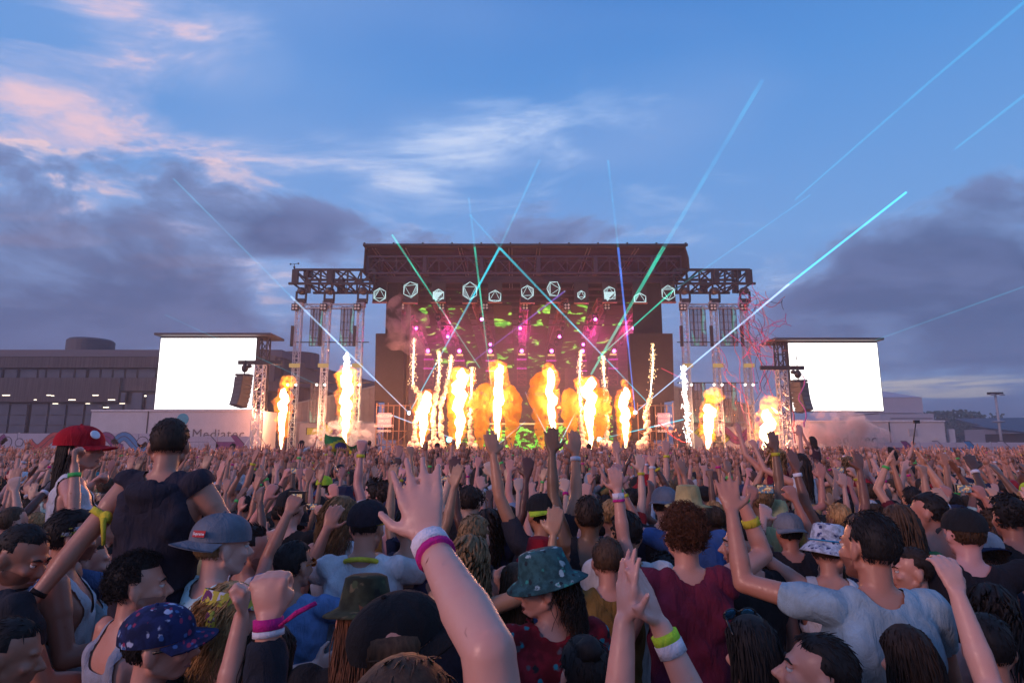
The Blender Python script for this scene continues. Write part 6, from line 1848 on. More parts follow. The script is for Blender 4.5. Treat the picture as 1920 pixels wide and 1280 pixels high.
# black cap with a sticker, and the camouflage hat beside it
r, f = stand(752, 1212, 1.70, pose={'head': (-6, 8, 0)}, rz=-6, skin='fair', top=('tee', BLACK), hair=('short', 'brown'), label='person in black flat brimmed cap with a yellow round sticker', under=True, locks=240)
c, tr = wear_cap(r, f, (.012, .012, .014), size=1.10, tilt=16, yaw=-62)
MB().tube([tr((.035, .152, -.012)), tr((.035, .152, -.006))], .021, 20).build('round_sticker', plain('sticker_yellow', (.40, .45, .12), .5), c)
link('sticker_lettering', text_mesh('sticker_lettering', '-13', .012, .0004, plain('ink', (.015, .015, .02), .7), 'CENTER'), c).location = tr((.035, .146, -.004))
MB().tube([tr((.088 * math.sin(a), .110 * math.cos(a), .004)) for a in [math.radians(-70 + 10 * k) for k in range(15)]], .0022, 5).build('piping', plain('piping_white', (.6, .6, .62), .6), c)
r, f = stand(684, 1158, 2.2, pose={'head': (10, -6, 0)}, skin='fair', top=('tee', BLACK), hair=('long', 'auburn'), label='person with auburn hair under a camouflage brimmed hat', under=True, locks=240)
CAMO = m_floral('camouflage', (.035, .040, .022), [(.012, .012, .010), (.11, .085, .045), (.05, .065, .03)], 16)
o = bucket_hat(brim=.05, droop=.02).build('hat', CAMO, r, True); put_head(o, f)
# big bare arm with spread fingers
r, f = stand(755, 1400, 1.05, pose={'R': ((-.1, .05, .95), (-.45, .75, .48), 'open', (0, 1, -.2), (-.25, .35, .9)), 'L': ((-.2, .1, -.95), (-.1, .5, -.8), 'relax'), 'arm': 1.05}, skin='pale', top=('tank', GREYC), hair=('short', 'brown'), label='person reaching up a bare pale arm with spread fingers and a white magenta wristband', band=[('R', WB, .012, .026), ('R', MAG, .034, .012)], locks=180, tris=16000, voxel=.0065)
r, f = stand(690, 985, 3.6, pose={'head': (-12, -8, 0), 'R': ((.4, .5, -.2), (-.2, .2, .9), 'relax'), 'L': ((-.4, .5, -.2), (.3, .2, .9), 'relax')}, skin='tan', top=('tee', WHITE), hair=('buzz', 'black'), label='person in white shirt and black cap with a yellow scarf round the neck', locks=90, under=True)
c, tr = wear_cap(r, f, (.012, .012, .02), size=1.12, tilt=14)
o = MB().tube([tr((.088 * math.sin(a), .112 * math.cos(a), .006 + .02 * math.cos(2 * a))) for a in [math.radians(30 * k) for k in range(13)]], .007, 6).build('cap_rim', m_cloth(), c, True); o.color = (*YEL, 1)
o = MB().tube([f.B['neck'] + Vector((.085 * math.sin(a), -.02 + .08 * math.cos(a), -.01 - .03 * math.cos(a))) for a in [math.radians(30 * k) for k in range(13)]], .012, 8).build('scarf', m_cloth(), r, True); o.color = (*YEL, 1)
r, f = stand(642, 968, 4.2, pose={'fem': True, 'head': (-25, 0, 0)}, rz=-8, skin='fair', top=('tank', WHITE), hair=('wavy', 'fair'), hair_L=.26, label='woman with long wavy fair hair and white tank top', locks=390)
r, f = stand(552, 1058, 3.35, pose={'head': (-24, 0, 0), 'L': ((-.15, .65, .45), (.30, .25, .92), 'hold', (0, 1, 0)), 'R': ((.5, .5, -.2), (.1, .7, .6), 'relax')}, skin='tan', top=('tee', (.16, .26, .50)), hair=('short', 'black'), hair_L=.02, label='man with cropped black hair and blue shirt holding up a camera', locks=570, thick=.0030, seed=12, face='')
sunglasses(r, f, (.6, .16, .01), frame=(.5, .12, .01))
def phone(fig, root, side, label, group=None, col=BLACK, cam_=False):
    wr, d0, n0 = fig.B['hand' + side]; M = root.matrix_basis
    p = M @ (wr + d0 * .115 + n0 * .032); s = root.scale[0]
    rt = empty('camera' if cam_ else 'phone', p, root.rotation_euler.z); rt.scale = (s,) * 3
    w, h, t = (.10, .062, .032) if cam_ else (.128, .066, .009)
    MB().box((0, 0, 0), (w, t, h)).build('body', plain('phone_black', (.015, .015, .017), .35), rt)
    if not cam_: MB().box((0, -t / 2 - .001, 0), (w * .9, .002, h * .88)).build('screen', phone_mat(), rt)
    else:
        MB().tube([(.0, t / 2, 0), (0, t / 2 + .03, 0)], .026, 16).build('lens', STEEL, rt, True); MB().box((0, -t / 2 - .001, -.004), (.06, .002, .042)).build('screen', phone_mat(), rt)
    tag(rt, label, 'camera' if cam_ else 'phone', group)
phone(f, r, 'L', 'compact camera held up by the man in blue shirt', cam_=True)
# profile in a bucket hat
r, f = stand(1022, 1098, 2.7, pose={'head': (72, -2, 0), 'mouth': 1, 'R': ((.35, .1, -.9), (.1, .8, .2), 'relax'), 'L': ((-.3, .2, -.9), (.1, .9, .1), 'relax')}, rz=12, skin='fair', top=('tee', (.3, .02, .03)), top_mat=m_floral('red_leaf_print', (.24, .012, .022), [(.018, .016, .02), (.10, .085, .10), (.02, .22, .27)], 15), topname='shirt',
             hair=('wavy', 'dark brown'), hair_L=.17, face='open', label='man in leafy bucket hat and red patterned shirt shouting in profile', locks=630, seed=14, tris=18000, voxel=.007, loose=.012, under=True)
o = bucket_hat(brim=.042, droop=.03, size=1.08).build('hat', m_floral('teal_leaf_print', (.03, .10, .11), [(.30, .42, .44), (.012, .02, .025), (.03, .22, .19)], 20), r, True); put_head(o, f); o.rotation_euler = (f.headM @ Rx(-10).to_4x4()).to_euler()
# curly man in maroon with a bent raised arm
r, f = stand(1283, 1003, 3.2, pose={'R': ((.40, .25, .15), (-.32, .0, .94), 'fist', (-1, .3, 0), (-.75, .1, .45)), 'L': ((-.3, .2, -.8), (.2, .8, .2), 'relax'), 'head': (-4, 0, 0), 'arm': 1.08}, skin='fair', top=('sleeveless', MAROON), hair=('curly', 'auburn'), hair_L=.030, label='man with auburn curls and maroon sleeveless shirt swinging a bent arm', locks=930, thick=.0030, seed=16, band=[('R', YEL, .10, .035), ('R', (.1, .5, .1), .0, .012)], loose=.012)
# clapping hands in front
r, f = stand(1290, 1480, 1.32, pose={'L': ((.1, .42, .34), (.12, .08, .98), 'flat', (1, .35, 0)), 'R': ((-.1, .40, .35), (-.40, .12, .92), 'flat', (-1, .5, 0))}, skin='pale', top=('tee', BLACK), hair=('short', 'brown'), label='person with two pale hands clapping high and a yellow white wristband', band=[('R', NEON, .025, .022), ('R', WB, .05, .03)], locks=180, voxel=.0065, tris=16000)
r, f = stand(1140, 1050, 3.5, pose={'R': ((-.12, .30, .65), (-.08, .10, .99), 'relax', (0, 1, 0)), 'L': ((-.3, .1, -.9), (0, .8, .2), 'relax'), 'head': (-10, 0, 0)}, skin='fair', top=('tee', MUST), hair=('short', 'brown'), label='person in mustard shirt stretching one arm straight up', band=[('R', WB, .02, .035), ('R', MAG, .045, .014)], seed=18, locks=210)
r, f = stand(966, 1095, 3.45, pose={'fem': True, 'R': ((.1, .35, .35), (.18, .05, .98), 'relax'), 'head': (8, 0, 0)}, skin='fair', top=('tank', DENIM), hair=('long', 'brown'), hair_L=.42, label='woman with straight brown hair and denim blue top, one wrist raised', band=[('R', WB, .02, .012)], locks=330, seed=20)
# dark haired man with a long raised arm
r, f = stand(1628, 1024, 2.6, pose={'L': ((-.50, .35, .10), (.0, .30, .95), 'open', (.3, .9, 0)), 'R': ((.3, .2, -.9), (0, .9, .1), 'relax'), 'head': (16, 0, 4), 'arm': .98}, skin='tan', top=('tee', (.30, .42, .50)), hair=('short', 'black'), hair_L=.028, stubble=True, label='man with thick dark hair and pale blue shirt lifting a long bare arm', locks=780, thick=.0030, seed=22, face='')
r, f = stand(1556, 1032, 3.55, pose={'fem': True, 'L': ((-.6, .4, .45), (.3, .6, .6), 'relax'), 'head': (-40, -8, 0)}, rz=-10, skin='fair', top=('tank', WHITE), hair=('short', 'brown'), label='woman in white tank top and blue flowered bucket hat', locks=120, under=True)
o = bucket_hat(brim=.05, droop=.05, size=1.06).build('hat', m_floral('white_blue_flower_print', (.60, .60, .66), [(.03, .035, .10), (.08, .09, .22)], 30), r, True); put_head(o, f)
o = MB().tube([(.092 * 1.03 * math.sin(a), .112 * 1.03 * math.cos(a) - .01, .05) for a in [math.radians(30 * k) for k in range(13)]], .004, 5).build('hat_band', plain('band_teal', (.01, .22, .42), .7), o, True)
r, f = stand(1708, 1068, 3.5, pose={'head': (70, 0, 0), 'L': ((-.3, .5, .0), (.3, .3, .85), 'relax')}, rz=6, skin='fair', top=('tee', (.05, .012, .02)), hair=('short', 'dark brown'), hair_L=.02, face='', label='man with short hair and dark wine shirt, face turned aside', locks=570, thick=.0030, seed=24)
r, f = stand(1846, 1036, 3.9, pose={'head': (-12, -4, 0)}, skin='fair', top=('tank', NAVY), hair=('curly', 'brown'), label='person in a backwards stone coloured cap over brown curls', locks=240, under=True, seed=26)
wear_cap(r, f, (.40, .37, .38), back=True, size=1.10, tilt=-8, brimc=(.02, .03, .08))
r, f = stand(2045, 1330, 1.75, pose={'L': ((.1, .55, .40), (.0, .35, .9), 'cup', (0, 1, 0)), 'R': ((.3, .1, -.9), (0, .8, 0), 'relax')}, skin='pale', top=('tee', BLACK), hair=('short', 'brown'), label='person at the crowd edge lifting a cupped pale hand', locks=120)
r, f = stand(1408, 1222, 2.2, pose={'fem': True, 'head': (10, -4, 0)}, skin='fair', top=('tank', BLACK), hair=('long', 'black'), hair_L=.4, label='woman with long black hair and blue mirrored sunglasses pushed up', locks=390, seed=28)
sunglasses(r, f, (.05, .25, .45), up=True)
r, f = stand(1392, 1018, 3.6, pose={'head': (62, 0, 0)}, rz=14, skin='fair', top=('tee', BLACK), hair=('quiff', 'black'), face='', stubble=True, label='man with black quiff and black shirt, face in profile beside the maroon shirt', locks=360, seed=30)
r, f = stand(1532, 1262, 2.0, pose={'head': (50, 14, 0)}, rz=20, skin='fair', top=('tee', BLACK), hair=('short', 'black'), face='', label='man with cropped hair tipping his face up beside the sunglasses wearer', locks=360, seed=32)
r, f = stand(1700, 1235, 2.3, pose={'fem': True, 'head': (0, -4, 0)}, skin='fair', top=('tank', (.05, .03, .06)), hair=('long', 'dark brown'), label='woman with long dark brown hair and plum tank top', locks=300, seed=34)
r, f = stand(1850, 1210, 2.4, pose={'head': (-20, 0, 0)}, skin='tan', top=('tee', BLACK), hair=('short', 'black'), label='man in black shirt with a yellow ribbon round his neck', locks=240, seed=36)
o = MB().tube([f.B['neck'] + Vector((.085 * math.sin(a), -.02 + .085 * math.cos(a), -.02 - .03 * math.cos(a))) for a in [math.radians(30 * k) for k in range(13)]], .008, 6).build('ribbon', m_cloth(), r, True); o.color = (*YEL, 1)
r, f = stand(1096, 1262, 2.1, pose={'fem': True, 'head': (8, -8, 0)}, skin='fair', top=('tee', (.30, .05, .25)), top_mat=m_floral('bright_print', (.40, .03, .05), [(.04, .08, .45), (.05, .35, .40)], 9), hair=('bun', 'black'), label='woman with black hair in a bun and bright multicoloured top', locks=330, seed=38)
r, f = stand(505, 1235, 2.2, pose={'fem': True, 'head': (-4, 0, 0)}, skin='fair', top=('tank', BLACK), hair=('long', 'dark brown'), hair_L=.42, label='woman with long dark hair hanging over a black top near the raised fist', locks=360, seed=40)
r, f = stand(20, 1225, 2.3, pose={'head': (-50, -10, 0), 'R': ((.2, .6, -.4), (.1, .6, .5), 'fist')}, rz=-20, skin='olive', top=('tee', (.025, .022, .03)), hair=('short', 'black'), label='man in dark shirt closing a fist at the edge of the crowd', locks=240, seed=42)

# ---------------------------------------------------------------- the rest of the near crowd: each one a person of their own
CR = random.Random(77)
POSES = [
 ('both arms thrown up', {'L': ((-.38, .12, .90), (-.10, .18, .97), 'open', (0, 1, 0)), 'R': ((.35, .15, .92), (.08, .2, .97), 'open', (0, 1, 0))}, 'LR'),
 ('right arm straight up', {'R': ((.22, .18, .95), (.02, .12, .99), 'open', (0, 1, 0)), 'L': ((-.3, .1, -.9), (.1, .8, .2), 'relax'), 'head': (6, 8, 0)}, 'R'),
 ('left fist in the air', {'L': ((-.30, .25, .90), (.05, .1, .98), 'fist', (0, 1, 0)), 'R': ((.3, .2, -.9), (0, .9, .1), 'relax')}, 'L'),
 ('elbows out and hands overhead', {'L': ((-.80, .15, .52), (.38, .2, .88), 'relax', (0, 1, 0)), 'R': ((.80, .15, .52), (-.38, .2, .88), 'relax', (0, 1, 0))}, 'LR'),
 ('arms down at the sides', {'L': ((-.22, 0, -.97), (0, .5, -.8), 'relax'), 'R': ((.22, 0, -.97), (0, .5, -.8), 'relax'), 'head': (-12, 0, 0)}, ''),
 ('arms down, head turned', {'L': ((-.22, 0, -.97), (.1, .7, -.2), 'relax'), 'R': ((.22, 0, -.97), (-.1, .7, -.2), 'relax'), 'head': (48, 0, 0)}, ''),
 ('hands held up together to film', {'L': ((-.22, .72, .35), (.30, .15, .93), 'hold', (.2, 1, 0)), 'R': ((.22, .72, .35), (-.30, .15, .93), 'hold', (-.2, 1, 0))}, 'LR'),
 ('one finger pointing at the stage', {'R': ((.15, .72, .62), (.0, .70, .72), 'point', (0, 0, -1)), 'L': ((-.3, .3, -.8), (.1, .9, .2), 'relax'), 'head': (0, 6, 0)}, 'R'),
 ('both arms reaching forward', {'L': ((-.28, .60, .72), (-.02, .55, .84), 'open', (0, .5, -.6)), 'R': ((.28, .60, .72), (.02, .55, .84), 'open', (0, .5, -.6))}, 'LR'),
 ('hands clapping overhead', {'L': ((-.42, .25, .85), (.42, .1, .88), 'flat', (1, 0, 0)), 'R': ((.42, .25, .85), (-.42, .1, .88), 'flat', (-1, 0, 0))}, 'LR'),
 ('one bent arm waving', {'R': ((.75, .2, .25), (.10, .15, .97), 'open', (0, 1, 0)), 'L': ((-.25, .1, -.95), (.1, .6, -.5), 'relax'), 'roll': 5}, 'R'),
 ('arm raised with horned fingers', {'L': ((-.25, .35, .88), (-.12, .25, .95), 'horns', (0, 1, 0)), 'R': ((.3, .3, -.85), (-.1, .9, .2), 'relax'), 'roll': -4}, 'L'),
]
TEMPL = []
def template(i, name, pose, hands, fem):
    p = dict(pose); p['fem'] = fem; p['fr'] = .0122
    fig = Figure(p, .0105, 1, name='person', coarse=.02, fine=.0, skull=.015)
    tp = {'fig': fig, 'name': name, 'hands': hands, 'fem': fem, 'body': fig.body}
    for kind, nm in (('tee', 'shirt'), ('tank', 'tank_top')): tp[kind] = fig.garment(kind, nm, m_cloth(), .011, 5, .005, i, .022, .01)
    tp['low'] = fig.garment('trousers', 'trousers', m_cloth(), .009, 4, .002, i, .09)
    bn = {}
    for s in hands:
        wr, el = fig.B['wr' + s], fig.B['el' + s]; d = (wr - el).normalized(); bn[s] = ring_band(MB(), wr - d * .025, d, .034 * (.86 if fem else 1), .026, 10).mesh('wristband', m_cloth(), True)
    tp['bands'] = bn
    for k in ('V', 'N', 'F', 'R'): setattr(fig, k, None)
    TEMPL.append(tp)
for i, (nm, ps, hd_) in enumerate(POSES):
    template(i, nm, ps, hd_, False)
    if i in (0, 1, 4, 6, 8, 10): template(i + 20, nm, ps, hd_, True)
HM = {}
for st, n, th, L_ in (('short', 190, .007, .03), ('quiff', 150, .008, .04), ('curly', 130, .010, .022), ('buzz', 60, .006, .015)):
    HM[('m', st)] = hair_mesh(st, n, th, hash(st) % 50 + 3 if False else len(st) * 7, L_, .5).mesh('hair', m_hair(), True)
for st, n, th, L_ in (('long', 90, .012, .34), ('wavy', 90, .012, .30), ('pony', 90, .009, .28), ('bun', 120, .007, .03)):
    HM[('f', st)] = hair_mesh(st, n, th, len(st) * 11, L_, .5).mesh('hair', m_hair(), True)
HM['under'] = hair_mesh('short', 90, .007, 5, .03, .5, True).mesh('hair', m_hair(), True)
CAPM = {}
for bk in (False, True):
    a, b, _ = cap_parts(bk, -4 if bk else 0, 1.08, True, .5); CAPM[bk] = (a.mesh('cap', m_cloth(), True), b.mesh('brim', m_cloth(), True))
BUCK = bucket_hat(.5, size=1.05).mesh('hat', m_cloth(), True); STRAW = bucket_hat(.5, .06, .115, .012, 1.05).mesh('hat', m_cloth(), True)
TOPS = [('black', (.018, .017, .019), 30), ('charcoal', (.045, .045, .05), 12), ('white', (.60, .60, .63), 15), ('grey', (.20, .20, .22), 8), ('navy', (.022, .028, .06), 9), ('maroon', (.15, .02, .035), 5), ('red', (.38, .02, .025), 4), ('pale blue', (.28, .40, .52), 5),
        ('blue', (.06, .13, .36), 4), ('green', (.03, .14, .06), 3), ('pale yellow', (.50, .47, .22), 3), ('pink', (.45, .12, .22), 2), ('mustard', (.24, .14, .03), 2), ('teal', (.02, .20, .22), 2), ('neon green', (.25, .70, .05), 1), ('orange', (.50, .15, .02), 1)]
def wpick(lst): return CR.choices(lst, [q[2] for q in lst])[0]
SEEN_L = set()
def crowd_person(x, y, fixed=None, z=0.0, seat=None):
    fixed = fixed or {}
    for _ in range(60):
        tp = fixed.get('tp') or CR.choices(TEMPL, [1.2 if t['hands'] == '' and not t['fem'] else (1.0 if t['hands'] else .9) for t in TEMPL])[0]
        top = fixed.get('top') or wpick(TOPS); kind = fixed.get('kind') or ('tank' if CR.random() < (.3 if not tp['fem'] else .6) else 'tee')
        sk = fixed.get('skin') or CR.choices(['pale', 'fair', 'tan', 'olive', 'brown', 'dark'], [16, 34, 26, 14, 7, 3])[0]
        hc = fixed.get('hairc') or CR.choices(['black', 'dark brown', 'brown', 'auburn', 'blond', 'fair'], [36, 34, 16, 3, 6, 5] if not tp['fem'] else [24, 30, 22, 5, 12, 7])[0]
        hat = fixed.get('hat', CR.choices([None, 'cap', 'back', 'bucket', 'straw'], [66, 13, 13, 6, 2])[0] if not tp['fem'] else CR.choices([None, 'cap', 'bucket'], [88, 7, 5])[0])
        hatc = fixed.get('hatc') or CR.choices([('black', (.014, .014, .016), 6), ('grey', (.18, .18, .20), 2), ('white', (.6, .6, .62), 2), ('red', (.35, .01, .02), 2), ('navy', (.02, .025, .06), 2), ('neon yellow', (.55, .75, .04), 1)], [6, 2, 2, 2, 2, 1])[0]
        if hat == 'straw': hatc = ('straw', (.46, .36, .16), 1)
        st = fixed.get('style') or CR.choice(['long', 'long', 'wavy', 'pony', 'bun'] if tp['fem'] else ['short', 'short', 'short', 'quiff', 'curly', 'buzz'])
        if hat and not tp['fem']: st = 'short'
        band = CR.choice([None, None, None, 'white', 'magenta', 'green', 'yellow', 'white', None]) if tp['hands'] else None
        who = 'woman' if tp['fem'] else 'man'
        hs = {'short': 'short', 'quiff': 'swept back', 'curly': 'curly', 'buzz': 'cropped', 'long': 'long straight', 'wavy': 'long wavy', 'pony': 'ponytailed', 'bun': 'tied up'}[st]
        head = (f'{hatc[0]} {dict(cap="cap", back="backwards cap", bucket="bucket hat", straw="brimmed hat")[hat]}' if hat else f'{hs} {hc} hair')
        gar = 'tank top' if kind == 'tank' else 'shirt'
        lab = f'{who} in {top[0]} {gar} with {head}, {tp["name"]}' + (f', {band} wristband' if band else '')
        if lab not in SEEN_L and len(lab.replace(',', '').split()) <= 16: break
    SEEN_L.add(lab)
    fig = tp['fig']; root = link('person', tp['body'], None, tuple(c * CR.uniform(.88, 1.1) for c in SKINS[sk]))
    s = fixed.get('s') or CR.gauss(1.0 if not tp['fem'] else .94, .04); s = max(.88, min(1.1, s))
    mir = 1 if fixed.get('nomir') or CR.random() < .5 else -1
    face = math.atan2(-(SX - x) * .8, 46 - y) + math.radians(CR.gauss(0, 13))
    root.location = (x, y, z); root.rotation_euler = (0, 0, face if 'rz' not in fixed else fixed['rz']); root.scale = (s * mir, s, s)
    link('tank_top' if kind == 'tank' else 'shirt', tp[kind], root, tuple(c * CR.uniform(.85, 1.15) for c in top[1]))
    link('trousers', tp['low'], root, CR.choice([(.02, .022, .03), (.05, .08, .15), (.03, .03, .03), (.12, .10, .08)]))
    h = link('hair', HM['under'] if hat and not tp['fem'] else HM[('f' if tp['fem'] else 'm', st)], root, HAIRC[hc]); put_head(h, fig)
    if hat:
        if hat in ('cap', 'back'):
            a, b = CAPM[hat == 'back']; c = put_head(link('cap', a, root, hatc[1]), fig); link('brim', b, c, fixed.get('brimc', hatc[1]))
        else: put_head(link('hat', BUCK if hat == 'bucket' else STRAW, root, hatc[1]), fig)
    if band:
        sd = CR.choice(tp['hands']); link('wristband', tp['bands'][sd], root, {'white': WB, 'magenta': MAG, 'green': (.1, .55, .12), 'yellow': YEL}[band])
    tag(root, lab, 'person', 'people dancing in the near crowd')
    return root, fig, tp, lab, hat, hatc, top, kind
def free(x, y, r=.40): return all((x - a) ** 2 + (y - b) ** 2 > r * r for a, b in HEROES)
TP = {}
for t in TEMPL: TP[(t['name'], t['fem'])] = t
def fix(u, v, D, **kw):
    p = P(u, v, D); tp = kw['tp']; hz = tp['fig'].B['headc'].z; kw['s'] = p.z / hz
    HEROES.append((p.x, D)); return crowd_person(p.x, D, kw)
T1 = lambda n, f=False: TP[(n, f)]
AD, AH = 'arms down at the sides', 'arms down, head turned'
BLK = TOPS[0]; WHT = TOPS[2]
fix(1246, 940, 5.0, tp=T1(AD), hat='back', hatc=('grey', (.17, .18, .22), 1), top=BLK)
fix(1306, 942, 4.6, tp=T1('one bent arm waving'), hat='straw', top=('blue', (.06, .13, .36), 1), kind='tee')
fix(1016, 962, 4.3, tp=T1('both arms thrown up'), hat='back', hatc=('black', (.014, .014, .016), 1), brimc=(.55, .75, .04), top=('charcoal', (.045, .045, .05), 1))[0]['label'] = 'man in backwards black cap with a neon yellow brim, both arms thrown up'
fix(1422, 905, 5.4, tp=T1('right arm straight up'), hat=None, hairc='fair', style='short', top=('pale yellow', (.50, .47, .22), 1), kind='tee', nomir=True)
fix(545, 945, 4.7, tp=T1(AD), hat='cap', hatc=('black', (.014, .014, .016), 1), top=BLK)
fix(195, 945, 3.9, tp=T1(AH), hat=None, style='buzz', hairc='brown', top=BLK, skin='fair')
fix(1245, 1075, 3.9, tp=T1(AD), hat=None, style='curly', hairc='black', top=BLK)
fix(725, 925, 5.6, tp=T1('left fist in the air'), hat=None, top=WHT, hairc='dark brown')
fix(880, 935, 5.2, tp=T1('hands held up together to film'), hat=None, style='short', top=BLK, kind='tee')
fix(1745, 960, 4.4, tp=T1(AH), hat=None, style='short', hairc='black', top=('charcoal', (.045, .045, .05), 1), kind='tank')
fix(1690, 985, 4.0, tp=T1(AD, True), hat=None, style='long', hairc='brown', top=('green', (.03, .14, .06), 1))
fix(1105, 950, 4.2, tp=T1('right arm straight up'), hat=None, style='short', hairc='dark brown', top=('black', BLACK, 1), kind='tank')
fix(1175, 1000, 3.7, tp=T1(AD), hat=None, style='short', hairc='black', top=('white', WHITE, 1), kind='tee')
fix(860, 1050, 3.3, tp=T1('one bent arm waving', True), hat=None, style='wavy', hairc='fair', top=('navy', (.022, .028, .06), 1))
fix(905, 1010, 3.6, tp=T1('one bent arm waving'), hat=None, style='short', hairc='fair', top=BLK)
fix(770, 985, 3.8, tp=T1(AD), hat=None, style='short', hairc='black', top=('navy', (.022, .028, .06), 1))
fix(1790, 1000, 3.5, tp=T1('one bent arm waving'), hat='cap', hatc=('black', (.014, .014, .016), 1), top=BLK)
r, fg, *_ = fix(1893, 958, 4.1, tp=T1(AD), hat=None, style='curly', hairc='black', top=BLK, kind='tee')
r['label'] = 'man with curly black hair and black shirt lettered EX N across the back'; r.rotation_euler.z = 0; r.scale.x = abs(r.scale.x)
o = link('lettering', text_mesh('lettering', 'EX N', .085, .001, plain('notice_white', (.85, .82, .8), .6), 'CENTER', .001), r); o.location = fg.B['pelvis'] + Vector((0, -.150, .34)); o.rotation_euler = (math.radians(84), 0, 0)
NIND = 0; spots = []
rng = random.Random(5)
row = 0; y = 2.3
while y < 11.2:
    hw = y * .86 + .5; x = -hw + rng.uniform(0, .5)
    while x < hw:
        spots.append((x + rng.uniform(-.15, .15), y + rng.uniform(-.16, .16)))
        x += rng.uniform(.44, .58)
    y += .52
spots.sort(key=lambda q: q[1])
N_IND = 278; FAR0 = []
phones = 0
for (x, y) in spots:
    if not free(x, y, .40 if y > 3.2 else .46): continue
    if NIND < N_IND - len(HEROES):
        fx_ = {}
        if y < 3.1 or (y < 4 and rng.random() < .5): fx_['tp'] = rng.choice([T1(AD), T1(AH), T1(AD, True), T1(AD)])
        r, fg, tp, lab, hat, hatc, top, kind = crowd_person(x, y, fx_); NIND += 1
        if tp['name'].startswith('hands held up') and phones < 14:
            phones += 1; s = r.scale[1]; wl, d0, n0 = fg.B['handL']; wr = fg.B['handR'][0]; p = (wl + wr) / 2 + d0 * .10 + n0 * .03
            rt = empty('phone', r.matrix_basis @ p, r.rotation_euler.z); rt.scale = (s,) * 3
            MB().box((0, 0, 0), (.135, .009, .068)).build('body', plain('phone_black', (.015, .015, .017), .35), rt); MB().box((0, -.0055, 0), (.118, .002, .058)).build('screen', phone_mat(), rt)
            tag(rt, f'phone filming, held by the {"woman" if tp["fem"] else "man"} in {top[0]} {"tank top" if kind == "tank" else "shirt"}' + (f' and {hatc[0]} hat' if hat else ''), 'phone', 'phones held up to film')
    else: FAR0.append((x, y))

# people riding on shoulders farther back
def rider(u, v, D, label, pose, skin='fair', top=('tank', BLACK), hair=('long', 'brown'), hl=.34, rz=0, carry=True, **kw):
    r, f = sit(u, v, D, pose=pose, rz=rz, skin=skin, top=top, bottom=('shorts', DENIM), hair=hair, hair_L=hl, label=label, voxel=.0125, locks=90, thick=.011, group='people riding on shoulders', **kw)
    c = P(u, v, D); crowd_person(r.location.x, r.location.y + .12, {'tp': T1(AD), 'hat': None, 's': max(.9, min(1.08, (r.location.z + .83) / 1.47))}); return r, f
BUP = {'L': ((-.55, .2, .62), (-.15, .2, .95), 'open', (0, 1, 0)), 'R': ((.60, .2, .55), (.1, .2, .95), 'open', (0, 1, 0))}
rider(1452, 858, 7.2, 'woman with blond bob and maroon tank top riding on shoulders, arms up', {'fem': True, **BUP}, top=('tank', MAROON), hair=('wavy', 'blond'), hl=.16)
rider(1500, 870, 7.0, 'woman with long brown hair and white tank top riding on shoulders', {'fem': True, 'L': ((-.65, .3, .35), (-.25, .25, .92), 'cup', (0, 1, 0))}, top=('tank', WHITE), hair=('long', 'dark brown'), hl=.42)
rider(1590, 872, 8.6, 'woman with blond hair and wine red vest riding on shoulders', {'fem': True, 'L': ((-.6, .2, -.2), (-.1, .5, .8), 'open', (0, 1, 0)), 'R': ((.3, .2, -.8), (0, .8, .2), 'relax')}, top=('tank', (.17, .02, .06)), hair=('wavy', 'fair'), hl=.18)
r, f = rider(1668, 850, 11.5, 'dark haired woman in yellow top riding on shoulders with a selfie stick', {'fem': True, 'R': ((.75, .25, .35), (.45, .1, .85), 'fist')}, top=('tank', (.45, .50, .04)), hair=('long', 'black'))
q0 = r.matrix_basis @ f.B['wrR']; rt = empty('selfie_stick', q0); MB().tube([(0, 0, 0), (.09, -.02, .42)], .010, 8).build('rod', STEEL, rt, True); MB().box((.10, -.03, .45), (.11, .03, .06)).build('holder', STEEL, rt); tag(rt, 'black selfie stick raised by the woman in yellow top', 'selfie stick')
rider(1522, 826, 17.0, 'woman in dark bodysuit high on shoulders catching a pink streamer', {'fem': True, 'L': ((-.45, .1, .8), (-.35, .0, .9), 'open', (0, 1, 0)), 'lean': 14}, top=('tank', (.05, .02, .03)), hair=('long', 'black'), rz=20)
rider(437, 838, 20, 'person with dark hair and blue print shirt riding on shoulders by the trailer lettering', {'R': ((.9, .2, .05), (.9, .2, .2), 'relax')}, top=('tee', (.08, .16, .36)), hair=('short', 'black'), hl=.03)
rider(566, 832, 21, 'person in white shirt riding on shoulders before the white smoke', {'fem': True, 'R': ((.7, .2, .3), (.2, .2, .9), 'relax')}, top=('tee', WHITE), hair=('long', 'black'))
rider(820, 836, 22, 'man in dark shirt riding on shoulders before the first flame jet, arms low', {'L': ((-.7, .1, -.5), (-.4, .4, -.3), 'relax'), 'R': ((.7, .1, -.5), (.4, .4, -.3), 'relax')}, top=('tee', (.02, .018, .03)), hair=('short', 'black'), hl=.03)
rider(930, 836, 24, 'long haired person riding on shoulders before the third flame jet, arms up', {'fem': True, **BUP}, top=('tank', BLACK), hair=('long', 'black'))
rider(1040, 840, 20, 'person in white shirt riding on shoulders before the fourth flame jet', {'R': ((.7, .1, .5), (-.3, .1, .9), 'relax'), 'L': ((-.7, .1, -.4), (.0, .5, -.3), 'relax')}, top=('tee', WHITE), hair=('short', 'black'), hl=.03)
rider(1104, 838, 21, 'bare armed person in black vest on shoulders before the fifth flame jet', {'R': ((.85, .2, .0), (.5, .2, .8), 'open')}, top=('tank', BLACK), hair=('short', 'black'), hl=.03)
rider(692, 832, 22, 'person in dark shirt on shoulders raising a camera beside the flag', {'R': ((.5, .4, .4), (-.3, .2, .9), 'hold')}, top=('tee', (.02, .018, .022)), hair=('short', 'black'), hl=.03)

